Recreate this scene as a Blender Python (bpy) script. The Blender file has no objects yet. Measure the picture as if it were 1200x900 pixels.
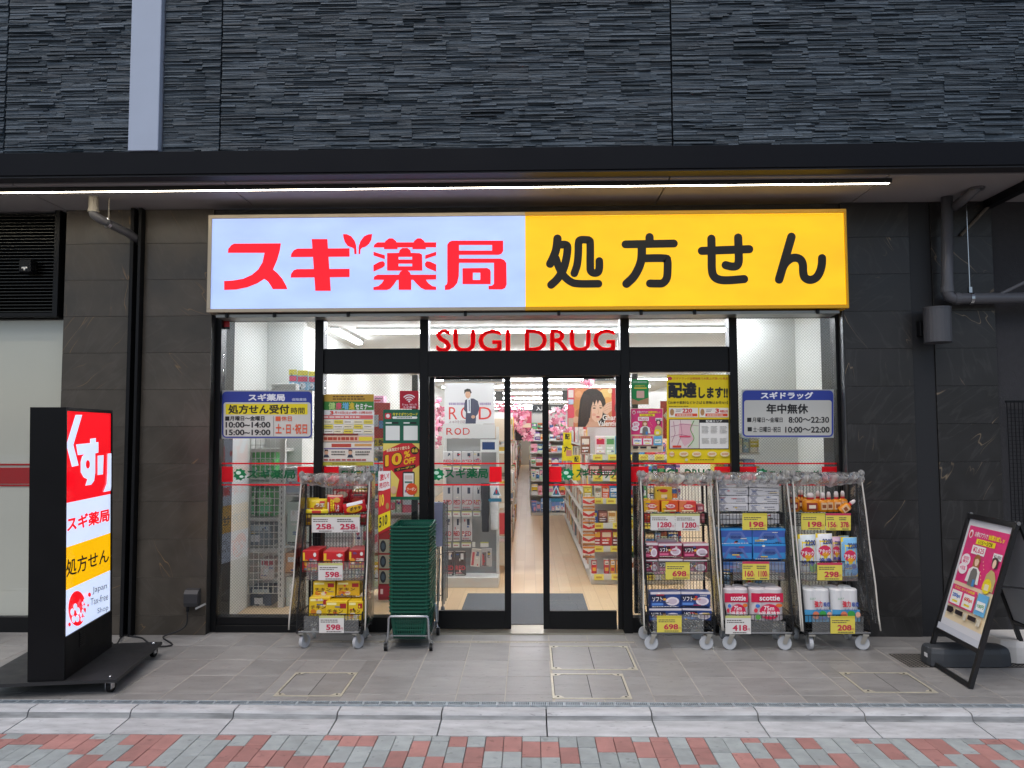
import bpy, math, random
from mathutils import Vector, Matrix
random.seed(7)
R = math.radians
scene = bpy.context.scene
COL = scene.collection

# ------------------------------------------------------------------ camera, world, sun, exposure
F_PX, CAM_H, CAM_D, PITCH, YAW, ROLL = 900.0, 1.62, 6.19, 3.5, 1.27, -0.2
_p, _y, _r = R(PITCH), R(YAW), R(ROLL)
FWD = Vector((-math.sin(_y)*math.cos(_p), math.cos(_y)*math.cos(_p), math.sin(_p)))
_rt = Vector((math.cos(_y), math.sin(_y), 0)); _up = _rt.cross(FWD)
RT = _rt*math.cos(_r) + _up*math.sin(_r); UP = -_rt*math.sin(_r) + _up*math.cos(_r)
EYE = Vector((0, -CAM_D, CAM_H))
cam = bpy.data.cameras.new('camera'); cam_o = bpy.data.objects.new('camera', cam); COL.objects.link(cam_o)
cam.sensor_width = 36; cam.lens = F_PX/1200*36; cam.clip_start = 0.05; cam.clip_end = 600
M3 = Matrix((RT, UP, -FWD)).transposed()
cam_o.matrix_world = Matrix.Translation(EYE) @ M3.to_4x4()
scene.camera = cam_o

SUN_EL, SUN_ROT = 62, 200
w = bpy.data.worlds.new('World'); scene.world = w; w.use_nodes = True
nt = w.node_tree; bgn = nt.nodes['Background']; sky = nt.nodes.new('ShaderNodeTexSky')
sky.sky_type = 'NISHITA'; sky.sun_disc = False; sky.sun_elevation = R(SUN_EL); sky.sun_rotation = R(SUN_ROT)
sky.air_density = 1.0; sky.dust_density = 2.5; sky.ozone_density = 1.0
nt.links.new(sky.outputs[0], bgn.inputs[0]); bgn.inputs[1].default_value = 0.10
sl = bpy.data.lights.new('sun', 'SUN'); sl.energy = 1.2; sl.angle = R(60); sl.color = (1, 0.97, 0.93)
so = bpy.data.objects.new('sun', sl); COL.objects.link(so)
_sd = Vector((math.sin(R(SUN_ROT))*math.cos(R(SUN_EL)), math.cos(R(SUN_ROT))*math.cos(R(SUN_EL)), math.sin(R(SUN_EL))))
so.rotation_euler = _sd.to_track_quat('Z', 'Y').to_euler(); so.location = (0, -4, 12)
vs = scene.view_settings; vs.view_transform = 'Standard'; vs.look = 'None'; vs.exposure = 0.45; vs.gamma = 1
try: vs.use_curve_mapping = False
except Exception: pass
cy = scene.cycles; cy.max_bounces = 10; cy.transparent_max_bounces = 24; cy.diffuse_bounces = 4; cy.glossy_bounces = 4
cy.sample_clamp_indirect = 4.0; cy.caustics_reflective = False; cy.caustics_refractive = False

# ------------------------------------------------------------------ helpers: places
def ray(px, py): return RT*((px-600)/F_PX) + UP*((450-py)/F_PX) + FWD
def at(px, py, Y=0.0):                      # the point of the vertical plane y = Y seen at a photo position
    d = ray(px, py); return EYE + d*((Y-EYE.y)/d.y)
def gr(px, py, z=0.0):                      # the point of the level plane z
    d = ray(px, py); return EYE + d*((z-EYE.z)/d.z)
def onpl(px, py, P, N):
    d = ray(px, py); return EYE + d*((P-EYE).dot(N)/d.dot(N))

# ------------------------------------------------------------------ helpers: materials
def lin(h):
    if isinstance(h, str):
        c = [int(h[i:i+2], 16)/255 for i in (0, 2, 4)]
        return tuple(x/12.92 if x <= 0.04045 else ((x+0.055)/1.055)**2.4 for x in c)
    return tuple(h)
MATS = {}
def nd(t, ty, **k):
    n = t.nodes.new(ty)
    for a, v in k.items(): setattr(n, a, v)
    return n
def mat(name, col, rough=0.5, metal=0.0, var=0.0, vs_=8.0, bump=0.0, bs=60.0, emit=None, es=1.0, spec=0.5, rnd=0.0, stretch=(1,1,1), coat=0.0, spots=0.0):
    if name in MATS: return MATS[name]
    m = bpy.data.materials.new(name); m.use_nodes = True; t = m.node_tree; b = t.nodes['Principled BSDF']
    c = lin(col)
    b.inputs['Base Color'].default_value = (*c, 1); b.inputs['Roughness'].default_value = rough
    b.inputs['Metallic'].default_value = metal; b.inputs['Specular IOR Level'].default_value = spec
    if coat: b.inputs['Coat Weight'].default_value = coat; b.inputs['Coat Roughness'].default_value = 0.08
    if var or bump or rnd:
        tc = nd(t, 'ShaderNodeTexCoord'); mp = nd(t, 'ShaderNodeMapping'); mp.inputs['Scale'].default_value = stretch
        t.links.new(tc.outputs['Object'], mp.inputs[0])
        oi = nd(t, 'ShaderNodeObjectInfo')
        ad = nd(t, 'ShaderNodeVectorMath', operation='ADD'); sc = nd(t, 'ShaderNodeVectorMath', operation='SCALE'); sc.inputs[0].default_value = (31, 17, 23)
        t.links.new(oi.outputs['Random'], sc.inputs['Scale']); t.links.new(mp.outputs[0], ad.inputs[0]); t.links.new(sc.outputs[0], ad.inputs[1])
        if var or rnd:
            n = nd(t, 'ShaderNodeTexNoise'); n.inputs['Scale'].default_value = vs_; n.inputs['Detail'].default_value = 6
            t.links.new(ad.outputs[0], n.inputs['Vector'])
            mr = nd(t, 'ShaderNodeMapRange'); mr.inputs[1].default_value = 0.25; mr.inputs[2].default_value = 0.75; mr.inputs[3].default_value = 1-var; mr.inputs[4].default_value = 1+var
            t.links.new(n.outputs['Fac'], mr.inputs[0])
            mr2 = nd(t, 'ShaderNodeMapRange'); mr2.inputs[3].default_value = 1-rnd; mr2.inputs[4].default_value = 1+rnd
            t.links.new(oi.outputs['Random'], mr2.inputs[0])
            mu = nd(t, 'ShaderNodeMath', operation='MULTIPLY'); t.links.new(mr.outputs[0], mu.inputs[0]); t.links.new(mr2.outputs[0], mu.inputs[1])
            vm = nd(t, 'ShaderNodeVectorMath', operation='SCALE'); vm.inputs[0].default_value = c
            if spots:
                n3 = nd(t, 'ShaderNodeTexNoise'); n3.inputs['Scale'].default_value = 22; n3.inputs['Detail'].default_value = 2; t.links.new(ad.outputs[0], n3.inputs['Vector'])
                m3 = nd(t, 'ShaderNodeMapRange'); m3.inputs[1].default_value = 0.64; m3.inputs[2].default_value = 0.72; m3.inputs[3].default_value = 1; m3.inputs[4].default_value = 1-spots; t.links.new(n3.outputs['Fac'], m3.inputs[0])
                mu2 = nd(t, 'ShaderNodeMath', operation='MULTIPLY'); t.links.new(mu.outputs[0], mu2.inputs[0]); t.links.new(m3.outputs[0], mu2.inputs[1]); mu = mu2
            t.links.new(mu.outputs[0], vm.inputs['Scale']); t.links.new(vm.outputs[0], b.inputs['Base Color'])
            ra = nd(t, 'ShaderNodeMapRange'); ra.inputs[1].default_value = 0.25; ra.inputs[2].default_value = 0.75; ra.inputs[3].default_value = max(0.02, rough-0.08); ra.inputs[4].default_value = min(1, rough+0.08)
            t.links.new(n.outputs['Fac'], ra.inputs[0]); t.links.new(ra.outputs[0], b.inputs['Roughness'])
        if bump:
            n2 = nd(t, 'ShaderNodeTexNoise'); n2.inputs['Scale'].default_value = bs; n2.inputs['Detail'].default_value = 5
            t.links.new(ad.outputs[0], n2.inputs['Vector'])
            bp = nd(t, 'ShaderNodeBump'); bp.inputs['Strength'].default_value = bump; bp.inputs['Distance'].default_value = 0.004
            t.links.new(n2.outputs['Fac'], bp.inputs['Height']); t.links.new(bp.outputs[0], b.inputs['Normal'])
    if emit:
        b.inputs['Emission Color'].default_value = (*lin(emit), 1); b.inputs['Emission Strength'].default_value = es
    MATS[name] = m; return m
def ink(h, rough=0.45): return mat('print_'+h, h, rough)        # flat print in one colour
def lit(name, h, s, tube=0.0):                                  # a face lit from behind
    m = mat(name, h, 0.07, emit=h, es=s)
    if tube:
        t = m.node_tree; b = t.nodes['Principled BSDF']; tc = nd(t, 'ShaderNodeTexCoord'); mp = nd(t, 'ShaderNodeMapping'); mp.inputs['Scale'].default_value = (1.2, 1, 2.6)
        n = nd(t, 'ShaderNodeTexNoise'); n.inputs['Scale'].default_value = 2.2; n.inputs['Detail'].default_value = 2
        mr = nd(t, 'ShaderNodeMapRange'); mr.inputs[1].default_value = 0.3; mr.inputs[2].default_value = 0.7; mr.inputs[3].default_value = s*(1-tube); mr.inputs[4].default_value = s*(1+tube)
        t.links.new(tc.outputs['Object'], mp.inputs[0]); t.links.new(mp.outputs[0], n.inputs['Vector']); t.links.new(n.outputs['Fac'], mr.inputs[0]); t.links.new(mr.outputs[0], b.inputs['Emission Strength'])
    return m
def glass_mat(name, wire=False, refl=1.0, haze=0.0):
    m = bpy.data.materials.new(name); m.use_nodes = True; t = m.node_tree
    for n in list(t.nodes): t.nodes.remove(n)
    out = nd(t, 'ShaderNodeOutputMaterial'); tr = nd(t, 'ShaderNodeBsdfTransparent'); gl = nd(t, 'ShaderNodeBsdfGlossy'); gl.inputs['Roughness'].default_value = 0.015
    tr.inputs[0].default_value = (0.975, 0.985, 0.98, 1); gl.inputs[0].default_value = (1, 1, 1, 1)
    lw = nd(t, 'ShaderNodeLayerWeight'); lw.inputs[0].default_value = 0.5
    pw = nd(t, 'ShaderNodeMath', operation='POWER'); pw.inputs[1].default_value = 5
    ma = nd(t, 'ShaderNodeMath', operation='MULTIPLY_ADD'); ma.inputs[1].default_value = 0.9; ma.inputs[2].default_value = 0.045*refl
    mx = nd(t, 'ShaderNodeMixShader')
    t.links.new(lw.outputs['Facing'], pw.inputs[0]); t.links.new(pw.outputs[0], ma.inputs[0]); t.links.new(ma.outputs[0], mx.inputs[0])
    t.links.new(tr.outputs[0], mx.inputs[1]); t.links.new(gl.outputs[0], mx.inputs[2]); last = mx.outputs[0]
    if wire:
        tc = nd(t, 'ShaderNodeTexCoord'); sp = nd(t, 'ShaderNodeSeparateXYZ'); t.links.new(tc.outputs['Object'], sp.inputs[0])
        hs = []
        for op in ('ADD', 'SUBTRACT'):
            a = nd(t, 'ShaderNodeMath', operation=op); t.links.new(sp.outputs[0], a.inputs[0]); t.links.new(sp.outputs[2], a.inputs[1])
            d = nd(t, 'ShaderNodeMath', operation='MULTIPLY'); d.inputs[1].default_value = 1/0.0245; t.links.new(a.outputs[0], d.inputs[0])
            fr = nd(t, 'ShaderNodeMath', operation='FRACT'); t.links.new(d.outputs[0], fr.inputs[0])
            lt = nd(t, 'ShaderNodeMath', operation='LESS_THAN'); lt.inputs[1].default_value = 0.085; t.links.new(fr.outputs[0], lt.inputs[0]); hs.append(lt)
        mxm = nd(t, 'ShaderNodeMath', operation='MAXIMUM'); t.links.new(hs[0].outputs[0], mxm.inputs[0]); t.links.new(hs[1].outputs[0], mxm.inputs[1])
        sc = nd(t, 'ShaderNodeMath', operation='MULTIPLY'); sc.inputs[1].default_value = 0.28; t.links.new(mxm.outputs[0], sc.inputs[0])
        df = nd(t, 'ShaderNodeBsdfDiffuse'); df.inputs[0].default_value = (0.16, 0.17, 0.17, 1)
        m2 = nd(t, 'ShaderNodeMixShader'); t.links.new(sc.outputs[0], m2.inputs[0]); t.links.new(last, m2.inputs[1]); t.links.new(df.outputs[0], m2.inputs[2]); last = m2.outputs[0]
    if haze:
        df = nd(t, 'ShaderNodeBsdfDiffuse'); df.inputs[0].default_value = (0.75, 0.75, 0.72, 1)
        m2 = nd(t, 'ShaderNodeMixShader'); m2.inputs[0].default_value = haze; t.links.new(last, m2.inputs[1]); t.links.new(df.outputs[0], m2.inputs[2]); last = m2.outputs[0]
    t.links.new(last, out.inputs[0]); MATS[name] = m; return m
def vinyl_mat(nm='clear_vinyl', lo=0.05, hi=0.5):
    m = bpy.data.materials.new(nm); m.use_nodes = True; t = m.node_tree
    for n in list(t.nodes): t.nodes.remove(n)
    out = nd(t, 'ShaderNodeOutputMaterial'); tr = nd(t, 'ShaderNodeBsdfTransparent'); gl = nd(t, 'ShaderNodeBsdfGlossy'); gl.inputs['Roughness'].default_value = 0.12
    tr.inputs[0].default_value = (0.90, 0.90, 0.89, 1)
    df = nd(t, 'ShaderNodeBsdfTranslucent'); df.inputs[0].default_value = (0.8, 0.8, 0.78, 1); d2 = nd(t, 'ShaderNodeBsdfDiffuse'); d2.inputs[0].default_value = (0.72, 0.72, 0.70, 1)
    tc = nd(t, 'ShaderNodeTexCoord'); mp = nd(t, 'ShaderNodeMapping'); mp.inputs['Scale'].default_value = (14, 14, 5); n = nd(t, 'ShaderNodeTexNoise'); n.inputs['Scale'].default_value = 1.6; n.inputs['Detail'].default_value = 5; n.inputs['Distortion'].default_value = 1.2
    t.links.new(tc.outputs['Object'], mp.inputs[0]); t.links.new(mp.outputs[0], n.inputs['Vector'])
    bp = nd(t, 'ShaderNodeBump'); bp.inputs['Strength'].default_value = 0.9; bp.inputs['Distance'].default_value = 0.02; t.links.new(n.outputs['Fac'], bp.inputs['Height'])
    t.links.new(bp.outputs[0], gl.inputs['Normal'])
    mr = nd(t, 'ShaderNodeMapRange'); mr.inputs[1].default_value = 0.45; mr.inputs[2].default_value = 0.72; mr.inputs[3].default_value = lo; mr.inputs[4].default_value = hi; t.links.new(n.outputs['Fac'], mr.inputs[0])
    a = nd(t, 'ShaderNodeMixShader'); a.inputs[0].default_value = 0.5; t.links.new(df.outputs[0], a.inputs[1]); t.links.new(d2.outputs[0], a.inputs[2])
    b = nd(t, 'ShaderNodeMixShader'); t.links.new(mr.outputs[0], b.inputs[0]); t.links.new(tr.outputs[0], b.inputs[1]); t.links.new(a.outputs[0], b.inputs[2])
    lw = nd(t, 'ShaderNodeLayerWeight'); lw.inputs[0].default_value = 0.25; t.links.new(bp.outputs[0], lw.inputs['Normal'])
    c = nd(t, 'ShaderNodeMixShader'); t.links.new(lw.outputs['Fresnel'], c.inputs[0]); t.links.new(b.outputs[0], c.inputs[1]); t.links.new(gl.outputs[0], c.inputs[2])
    t.links.new(c.outputs[0], out.inputs[0]); MATS[nm] = m; return m
def marble_mat(name, base, vein, amount):
    m = mat(name, base, 0.36, var=0.28, vs_=4.5, rnd=0.12); t = m.node_tree; b = t.nodes['Principled BSDF']
    tc = nd(t, 'ShaderNodeTexCoord'); oi = nd(t, 'ShaderNodeObjectInfo'); sc = nd(t, 'ShaderNodeVectorMath', operation='SCALE'); sc.inputs[0].default_value = (37, 5, 53)
    t.links.new(oi.outputs['Random'], sc.inputs['Scale']); ad = nd(t, 'ShaderNodeVectorMath', operation='ADD'); t.links.new(tc.outputs['Object'], ad.inputs[0]); t.links.new(sc.outputs[0], ad.inputs[1])
    vr = nd(t, 'ShaderNodeVectorRotate', rotation_type='Y_AXIS'); an = nd(t, 'ShaderNodeMath', operation='MULTIPLY_ADD'); an.inputs[1].default_value = 2.2; an.inputs[2].default_value = 0.2
    t.links.new(oi.outputs['Random'], an.inputs[0]); t.links.new(an.outputs[0], vr.inputs['Angle']); t.links.new(ad.outputs[0], vr.inputs['Vector'])
    rot = nd(t, 'ShaderNodeMapping'); rot.inputs['Scale'].default_value = (0.9, 2.0, 4.6); t.links.new(vr.outputs[0], rot.inputs[0])
    def vein_mask(scale, width, dist):
        n = nd(t, 'ShaderNodeTexNoise'); n.inputs['Scale'].default_value = scale; n.inputs['Detail'].default_value = 3; n.inputs['Distortion'].default_value = dist; t.links.new(rot.outputs[0], n.inputs['Vector'])
        s = nd(t, 'ShaderNodeMath', operation='SUBTRACT'); s.inputs[1].default_value = 0.5; t.links.new(n.outputs['Fac'], s.inputs[0])
        a = nd(t, 'ShaderNodeMath', operation='ABSOLUTE'); t.links.new(s.outputs[0], a.inputs[0])
        mr = nd(t, 'ShaderNodeMapRange'); mr.inputs[1].default_value = 0; mr.inputs[2].default_value = width; mr.inputs[3].default_value = 1; mr.inputs[4].default_value = 0; t.links.new(a.outputs[0], mr.inputs[0]); return mr
    v1 = vein_mask(0.9, 0.0045, 0.3); v2 = vein_mask(1.7, 0.03, 0.5)
    g = nd(t, 'ShaderNodeTexNoise'); g.inputs['Scale'].default_value = 2.6; t.links.new(ad.outputs[0], g.inputs['Vector'])
    gm = nd(t, 'ShaderNodeMapRange'); gm.inputs[1].default_value = 0.55; gm.inputs[2].default_value = 0.66; gm.inputs[3].default_value = 0; gm.inputs[4].default_value = amount; t.links.new(g.outputs['Fac'], gm.inputs[0])
    m1 = nd(t, 'ShaderNodeMath', operation='MULTIPLY'); t.links.new(v1.outputs[0], m1.inputs[0]); t.links.new(gm.outputs[0], m1.inputs[1])
    m2 = nd(t, 'ShaderNodeMath', operation='MULTIPLY'); t.links.new(v2.outputs[0], m2.inputs[0]); m2.inputs[1].default_value = 0.06*amount
    old = b.inputs['Base Color'].links[0].from_socket
    x1 = nd(t, 'ShaderNodeMix', data_type='RGBA'); t.links.new(m1.outputs[0], x1.inputs[0]); t.links.new(old, x1.inputs[6]); x1.inputs[7].default_value = (*lin(vein), 1)
    x2 = nd(t, 'ShaderNodeMix', data_type='RGBA'); t.links.new(m2.outputs[0], x2.inputs[0]); t.links.new(x1.outputs[2], x2.inputs[6]); x2.inputs[7].default_value = (0.35, 0.34, 0.33, 1)
    t.links.new(x2.outputs[2], b.inputs['Base Color']); return m

# ------------------------------------------------------------------ helpers: meshes
_TC = {}
def text_geo(body, bold=0.0, res=3):
    k = (body, bold, res)
    if k in _TC: return _TC[k]
    c = bpy.data.curves.new('t', 'FONT'); c.body = body; c.resolution_u = res
    o = bpy.data.objects.new('t', c); me = o.to_mesh()
    vv = [(v.co.x, v.co.y) for v in me.vertices]; ff = [tuple(p.vertices) for p in me.polygons]
    o.to_mesh_clear(); bpy.data.objects.remove(o); bpy.data.curves.remove(c)
    xs = [a for a, _ in vv] or [0, 1]; ys = [b for _, b in vv] or [0, 1]
    d = bold*0.8; x0, x1, y0, y1 = min(xs)-d, max(xs)+d, min(ys)-d, max(ys)+d
    V = []; Fc = []
    for q, (ox, oy) in enumerate(((0, 0), (d, 0), (-d, 0), (0, d), (0, -d), (d*.7, d*.7), (-d*.7, -d*.7), (d*.7, -d*.7), (-d*.7, d*.7)) if bold else ((0, 0),)):
        b = len(V); V += [((a+ox-x0)/max(1e-6, x1-x0), (e+oy-y0)/max(1e-6, y1-y0), q*0.07) for a, e in vv]; Fc += [tuple(t+b for t in f) for f in ff]
    _TC[k] = (V, Fc); return _TC[k]
def tagit(o, label=None, cat=None, group=None, kind=None):
    if label: o['label'] = label
    if cat: o['category'] = cat
    if group: o['group'] = group
    if kind: o['kind'] = kind
    return o
def thing(name, loc, label, cat, group=None, rz=0.0):
    o = bpy.data.objects.new(name, None); COL.objects.link(o); o.location = loc; o.rotation_euler = (0, 0, rz); o.empty_display_size = 0.1
    return tagit(o, label, cat, group)
def struct(name, loc=(0, 0, 0)):
    o = bpy.data.objects.new(name, None); COL.objects.link(o); o.location = loc; o['kind'] = 'structure'; return o
class MB:
    def __init__(s): s.v = []; s.f = []; s.mi = []; s.mats = []
    def _m(s, m):
        if m not in s.mats: s.mats.append(m)
        return s.mats.index(m)
    def add(s, vv, ff, m):
        b = len(s.v); k = s._m(m); s.v += [tuple(x) for x in vv]
        for f in ff: s.f.append(tuple(i+b for i in f)); s.mi.append(k)
        return s
    def box(s, x0, x1, y0, y1, z0, z1, m, c=0.0):
        if c <= 0:
            vv = [(x0,y0,z0),(x1,y0,z0),(x1,y1,z0),(x0,y1,z0),(x0,y0,z1),(x1,y0,z1),(x1,y1,z1),(x0,y1,z1)]
            return s.add(vv, [(0,3,2,1),(4,5,6,7),(0,1,5,4),(1,2,6,5),(2,3,7,6),(3,0,4,7)], m)
        vv = []; idx = {}
        X, Y, Z = (x0, x1), (y0, y1), (z0, z1); S = (1, -1)
        for i in (0, 1):
            for j in (0, 1):
                for k in (0, 1):
                    for ax in range(3):
                        p = [X[i]+S[i]*c, Y[j]+S[j]*c, Z[k]+S[k]*c]
                        p[ax] = (X[i], Y[j], Z[k])[ax]; idx[(i,j,k,ax)] = len(vv); vv.append(tuple(p))
        ff = []
        for i in (0, 1):
            q = [idx[(i,0,0,0)], idx[(i,1,0,0)], idx[(i,1,1,0)], idx[(i,0,1,0)]]; ff.append(tuple(q if i else q[::-1]))
            q = [idx[(0,i,0,1)], idx[(0,i,1,1)], idx[(1,i,1,1)], idx[(1,i,0,1)]]; ff.append(tuple(q if i else q[::-1]))
            q = [idx[(0,0,i,2)], idx[(1,0,i,2)], idx[(1,1,i,2)], idx[(0,1,i,2)]]; ff.append(tuple(q if i else q[::-1]))
        for a in (0, 1):
            for b in (0, 1):
                ff.append((idx[(a,b,0,0)], idx[(a,b,1,0)], idx[(a,b,1,1)], idx[(a,b,0,1)]))
                ff.append((idx[(a,0,b,0)], idx[(a,1,b,0)], idx[(a,1,b,2)], idx[(a,0,b,2)]))
                ff.append((idx[(0,a,b,1)], idx[(1,a,b,1)], idx[(1,a,b,2)], idx[(0,a,b,2)]))
                for k in (0, 1): ff.append((idx[(a,b,k,0)], idx[(a,b,k,1)], idx[(a,b,k,2)]))
        return s.add(vv, ff, m)
    def bar(s, p, q, wd, th, m, side=None):          # rectangular bar from p to q; side = direction of its width
        p, q = Vector(p), Vector(q); d = (q-p).normalized()
        sd = Vector(side) if side else (Vector((0,0,1)) if abs(d.z) < 0.9 else Vector((1,0,0)))
        sd = (sd - d*sd.dot(d)).normalized(); n = d.cross(sd)
        vv = [e + sd*(a*wd/2) + n*(b*th/2) for e in (p, q) for a, b in ((-1,-1),(1,-1),(1,1),(-1,1))]
        return s.add(vv, [(0,3,2,1),(4,5,6,7),(0,1,5,4),(1,2,6,5),(2,3,7,6),(3,0,4,7)], m)
    def tube(s, path, r, m, n=8, caps=True):
        P = [Vector(p) for p in path]; rs = r if isinstance(r, (list, tuple)) else [r]*len(P)
        vv = []; ff = []; ref = None
        for i, p in enumerate(P):
            d = (P[min(i+1, len(P)-1)] - P[max(i-1, 0)]).normalized()
            if ref is None: ref = Vector((0,0,1)) if abs(d.z) < 0.9 else Vector((1,0,0))
            a = (ref - d*ref.dot(d)).normalized(); b = d.cross(a); ref = a
            for k in range(n):
                an = 2*math.pi*k/n + math.pi/n; vv.append(p + a*(math.cos(an)*rs[i]) + b*(math.sin(an)*rs[i]))
        for i in range(len(P)-1):
            for k in range(n): ff.append((i*n+k, i*n+(k+1) % n, (i+1)*n+(k+1) % n, (i+1)*n+k))
        if caps: ff.append(tuple(range(n))[::-1]); ff.append(tuple((len(P)-1)*n+k for k in range(n)))
        return s.add(vv, ff, m)
    def lathe(s, prof, m, n=16, c=(0, 0, 0), sy=1.0):
        vv = []; ff = []
        for r, z in prof:
            for k in range(n):
                a = 2*math.pi*k/n; vv.append((c[0]+r*math.cos(a), c[1]+r*math.sin(a)*sy, c[2]+z))
        for i in range(len(prof)-1):
            for k in range(n): ff.append((i*n+k, i*n+(k+1) % n, (i+1)*n+(k+1) % n, (i+1)*n+k))
        ff.append(tuple(range(n))[::-1]); ff.append(tuple((len(prof)-1)*n+k for k in range(n)))
        return s.add(vv, ff, m)
    def prism(s, prof, x0, x1, m):                    # profile of (y, z) points swept along x
        n = len(prof); vv = [(x0, y, z) for y, z in prof] + [(x1, y, z) for y, z in prof]
        ff = [tuple(range(n)), tuple(range(2*n-1, n-1, -1))] + [(i, i+n, (i+1) % n+n, (i+1) % n) for i in range(n)]
        return s.add(vv, ff, m)
    def build(s, name, parent=None, label=None, cat=None, group=None, kind=None, smooth=False, local=False, loc=None):
        me = bpy.data.meshes.new(name)
        if parent is not None: off = Vector((0,0,0)) if local else origin(parent)
        elif loc is not None: off = Vector(loc)
        else:
            xs = [v[0] for v in s.v]; ys = [v[1] for v in s.v]; zs = [v[2] for v in s.v]
            off = Vector(((min(xs)+max(xs))/2, (min(ys)+max(ys))/2, min(zs)))
        me.from_pydata([(v[0]-off.x, v[1]-off.y, v[2]-off.z) for v in s.v], [], s.f)
        for m in s.mats: me.materials.append(m)
        me.polygons.foreach_set('material_index', s.mi)
        if smooth: me.polygons.foreach_set('use_smooth', [True]*len(s.f))
        me.update()
        o = bpy.data.objects.new(name, me); COL.objects.link(o)
        if parent is not None: o.parent = parent
        else: o.location = off
        return tagit(o, label, cat, group, kind)
def origin(o):                                        # world place of an object's origin, through its parent
    v = Vector(o.location); p = o.parent
    while p is not None: v += Vector(p.location); p = p.parent
    return v
class Sheet(MB):                                      # flat print on a plane, every colour a film above the last
    def __init__(s, mp, n, step=0.0003):
        super().__init__(); s.mp = mp; s.n = Vector(n).normalized(); s.lay = 0; s.step = step
    def P(s, u, v): return Vector(s.mp(u, v)) + s.n*(s.lay*s.step)
    def poly(s, pts, m):
        s.lay += 1; s.add([s.P(u, v) for u, v in pts], [tuple(range(len(pts)))], m); return s
    def rect(s, u0, v0, u1, v1, m): return s.poly([(u0,v1),(u1,v1),(u1,v0),(u0,v0)], m)
    def rrect(s, u0, v0, u1, v1, r, m, n=4):
        pts = []
        for cu, cv, a0 in ((u1-r, v1-r, 0), (u0+r, v1-r, 90), (u0+r, v0+r, 180), (u1-r, v0+r, 270)):
            for k in range(n+1):
                a = R(a0+90*k/n); pts.append((cu+r*math.cos(a), cv+r*math.sin(a)))
        return s.poly(pts, m)
    def ell(s, cu, cv, ru, rv, m, n=20): return s.poly([(cu+ru*math.cos(2*math.pi*k/n), cv+rv*math.sin(2*math.pi*k/n)) for k in range(n)], m)
    def txt(s, body, u0, v0, u1, v1, m, bold=0.0):
        s.lay += 1; vv, ff = text_geo(body, bold)
        s.add([s.P(u0+(u1-u0)*a, v1+(v0-v1)*b)+s.n*(c*s.step) for a, b, c in vv], ff, m); return s
    def qtxt(s, body, TL, TR, BR, BL, m, bold=0.0):
        s.lay += 1; vv, ff = text_geo(body, bold)
        def q(a, b):
            t0 = (BL[0]+(BR[0]-BL[0])*a, BL[1]+(BR[1]-BL[1])*a); t1 = (TL[0]+(TR[0]-TL[0])*a, TL[1]+(TR[1]-TL[1])*a)
            return (t0[0]+(t1[0]-t0[0])*b, t0[1]+(t1[1]-t0[1])*b)
        s.add([s.P(*q(a, b))+s.n*(c*s.step) for a, b, c in vv], ff, m); return s
    def dashes(s, u0, v0, u1, v1, rows, m, fill=0.55, seed=1, lo=0.03, hi=0.12):   # print too small to read
        rr = random.Random(seed); s.lay += 1; h = (v1-v0)/rows; W = u1-u0; vv = []; ff = []
        for i in range(rows):
            u = u0; end = u1 - rr.random()*0.25*W
            while u < end:
                l = W*rr.uniform(lo, hi); e = min(u+l, end); a = v0+h*(i+0.5-fill/2); b = v0+h*(i+0.5+fill/2); k = len(vv)
                vv += [s.P(u, b), s.P(e, b), s.P(e, a), s.P(u, a)]; ff.append((k, k+1, k+2, k+3)); u = e + W*rr.uniform(0.012, 0.03)
        s.add(vv, ff, m); return s
    def stroke(s, pts, wd, m, curve=True):
        P = [Vector((a, b, 0)) for a, b in pts]
        if curve and len(P) > 2:
            Q = []
            for i in range(len(P)-1):
                a, b, c, d = P[max(i-1, 0)], P[i], P[i+1], P[min(i+2, len(P)-1)]
                for k in range(5):
                    t = k/5; Q.append(0.5*((2*b)+(c-a)*t+(2*a-5*b+4*c-d)*t*t+(3*b-a-3*c+d)*t**3))
            Q.append(P[-1]); P = Q
        L = []; Rr = []; h = wd/2
        for i, p in enumerate(P):
            d0 = (p-P[i-1]).normalized() if i else (P[1]-p).normalized()
            d1 = (P[i+1]-p).normalized() if i < len(P)-1 else d0
            t = (d0+d1); t = t.normalized() if t.length > 1e-6 else d0
            n = Vector((-t.y, t.x, 0)); k = h/max(0.45, n.dot(Vector((-d0.y, d0.x, 0)))); L.append(p+n*k); Rr.append(p-n*k)
        s.lay += 1; n = len(P); vv = [s.P(q.x, q.y) for q in L] + [s.P(q.x, q.y) for q in Rr]
        ff = [(i, i+1, n+i+1, n+i) for i in range(n-1)]
        for e, i in ((0, 0), (1, n-1)):
            c = P[i]; a = L[i]-c; an0 = math.atan2(a.y, a.x); sg = 1 if e == 0 else -1; ids = []
            for k in range(1, 8):
                an = an0 + sg*math.pi*k/8; ids.append(len(vv)); vv.append(s.P(c.x+h*math.cos(an), c.y+h*math.sin(an)))
            ff.append(tuple([i]+ids+[n+i]))
        s.add(vv, ff, m); return s
    def slab(s, u0, v0, u1, v1, th, m):               # the sheet's own body, behind the print
        a, b, c, d = (Vector(s.mp(*q)) for q in ((u0,v1),(u1,v1),(u1,v0),(u0,v0)))
        k = s.n*th; vv = [a, b, c, d, a-k, b-k, c-k, d-k]
        s.add(vv, [(0,1,2,3),(7,6,5,4),(0,4,5,1),(1,5,6,2),(2,6,7,3),(3,7,4,0)], m); return s
def face(Y): return Sheet(lambda u, v: at(u, v, Y), (0, -1, 0))
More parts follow.
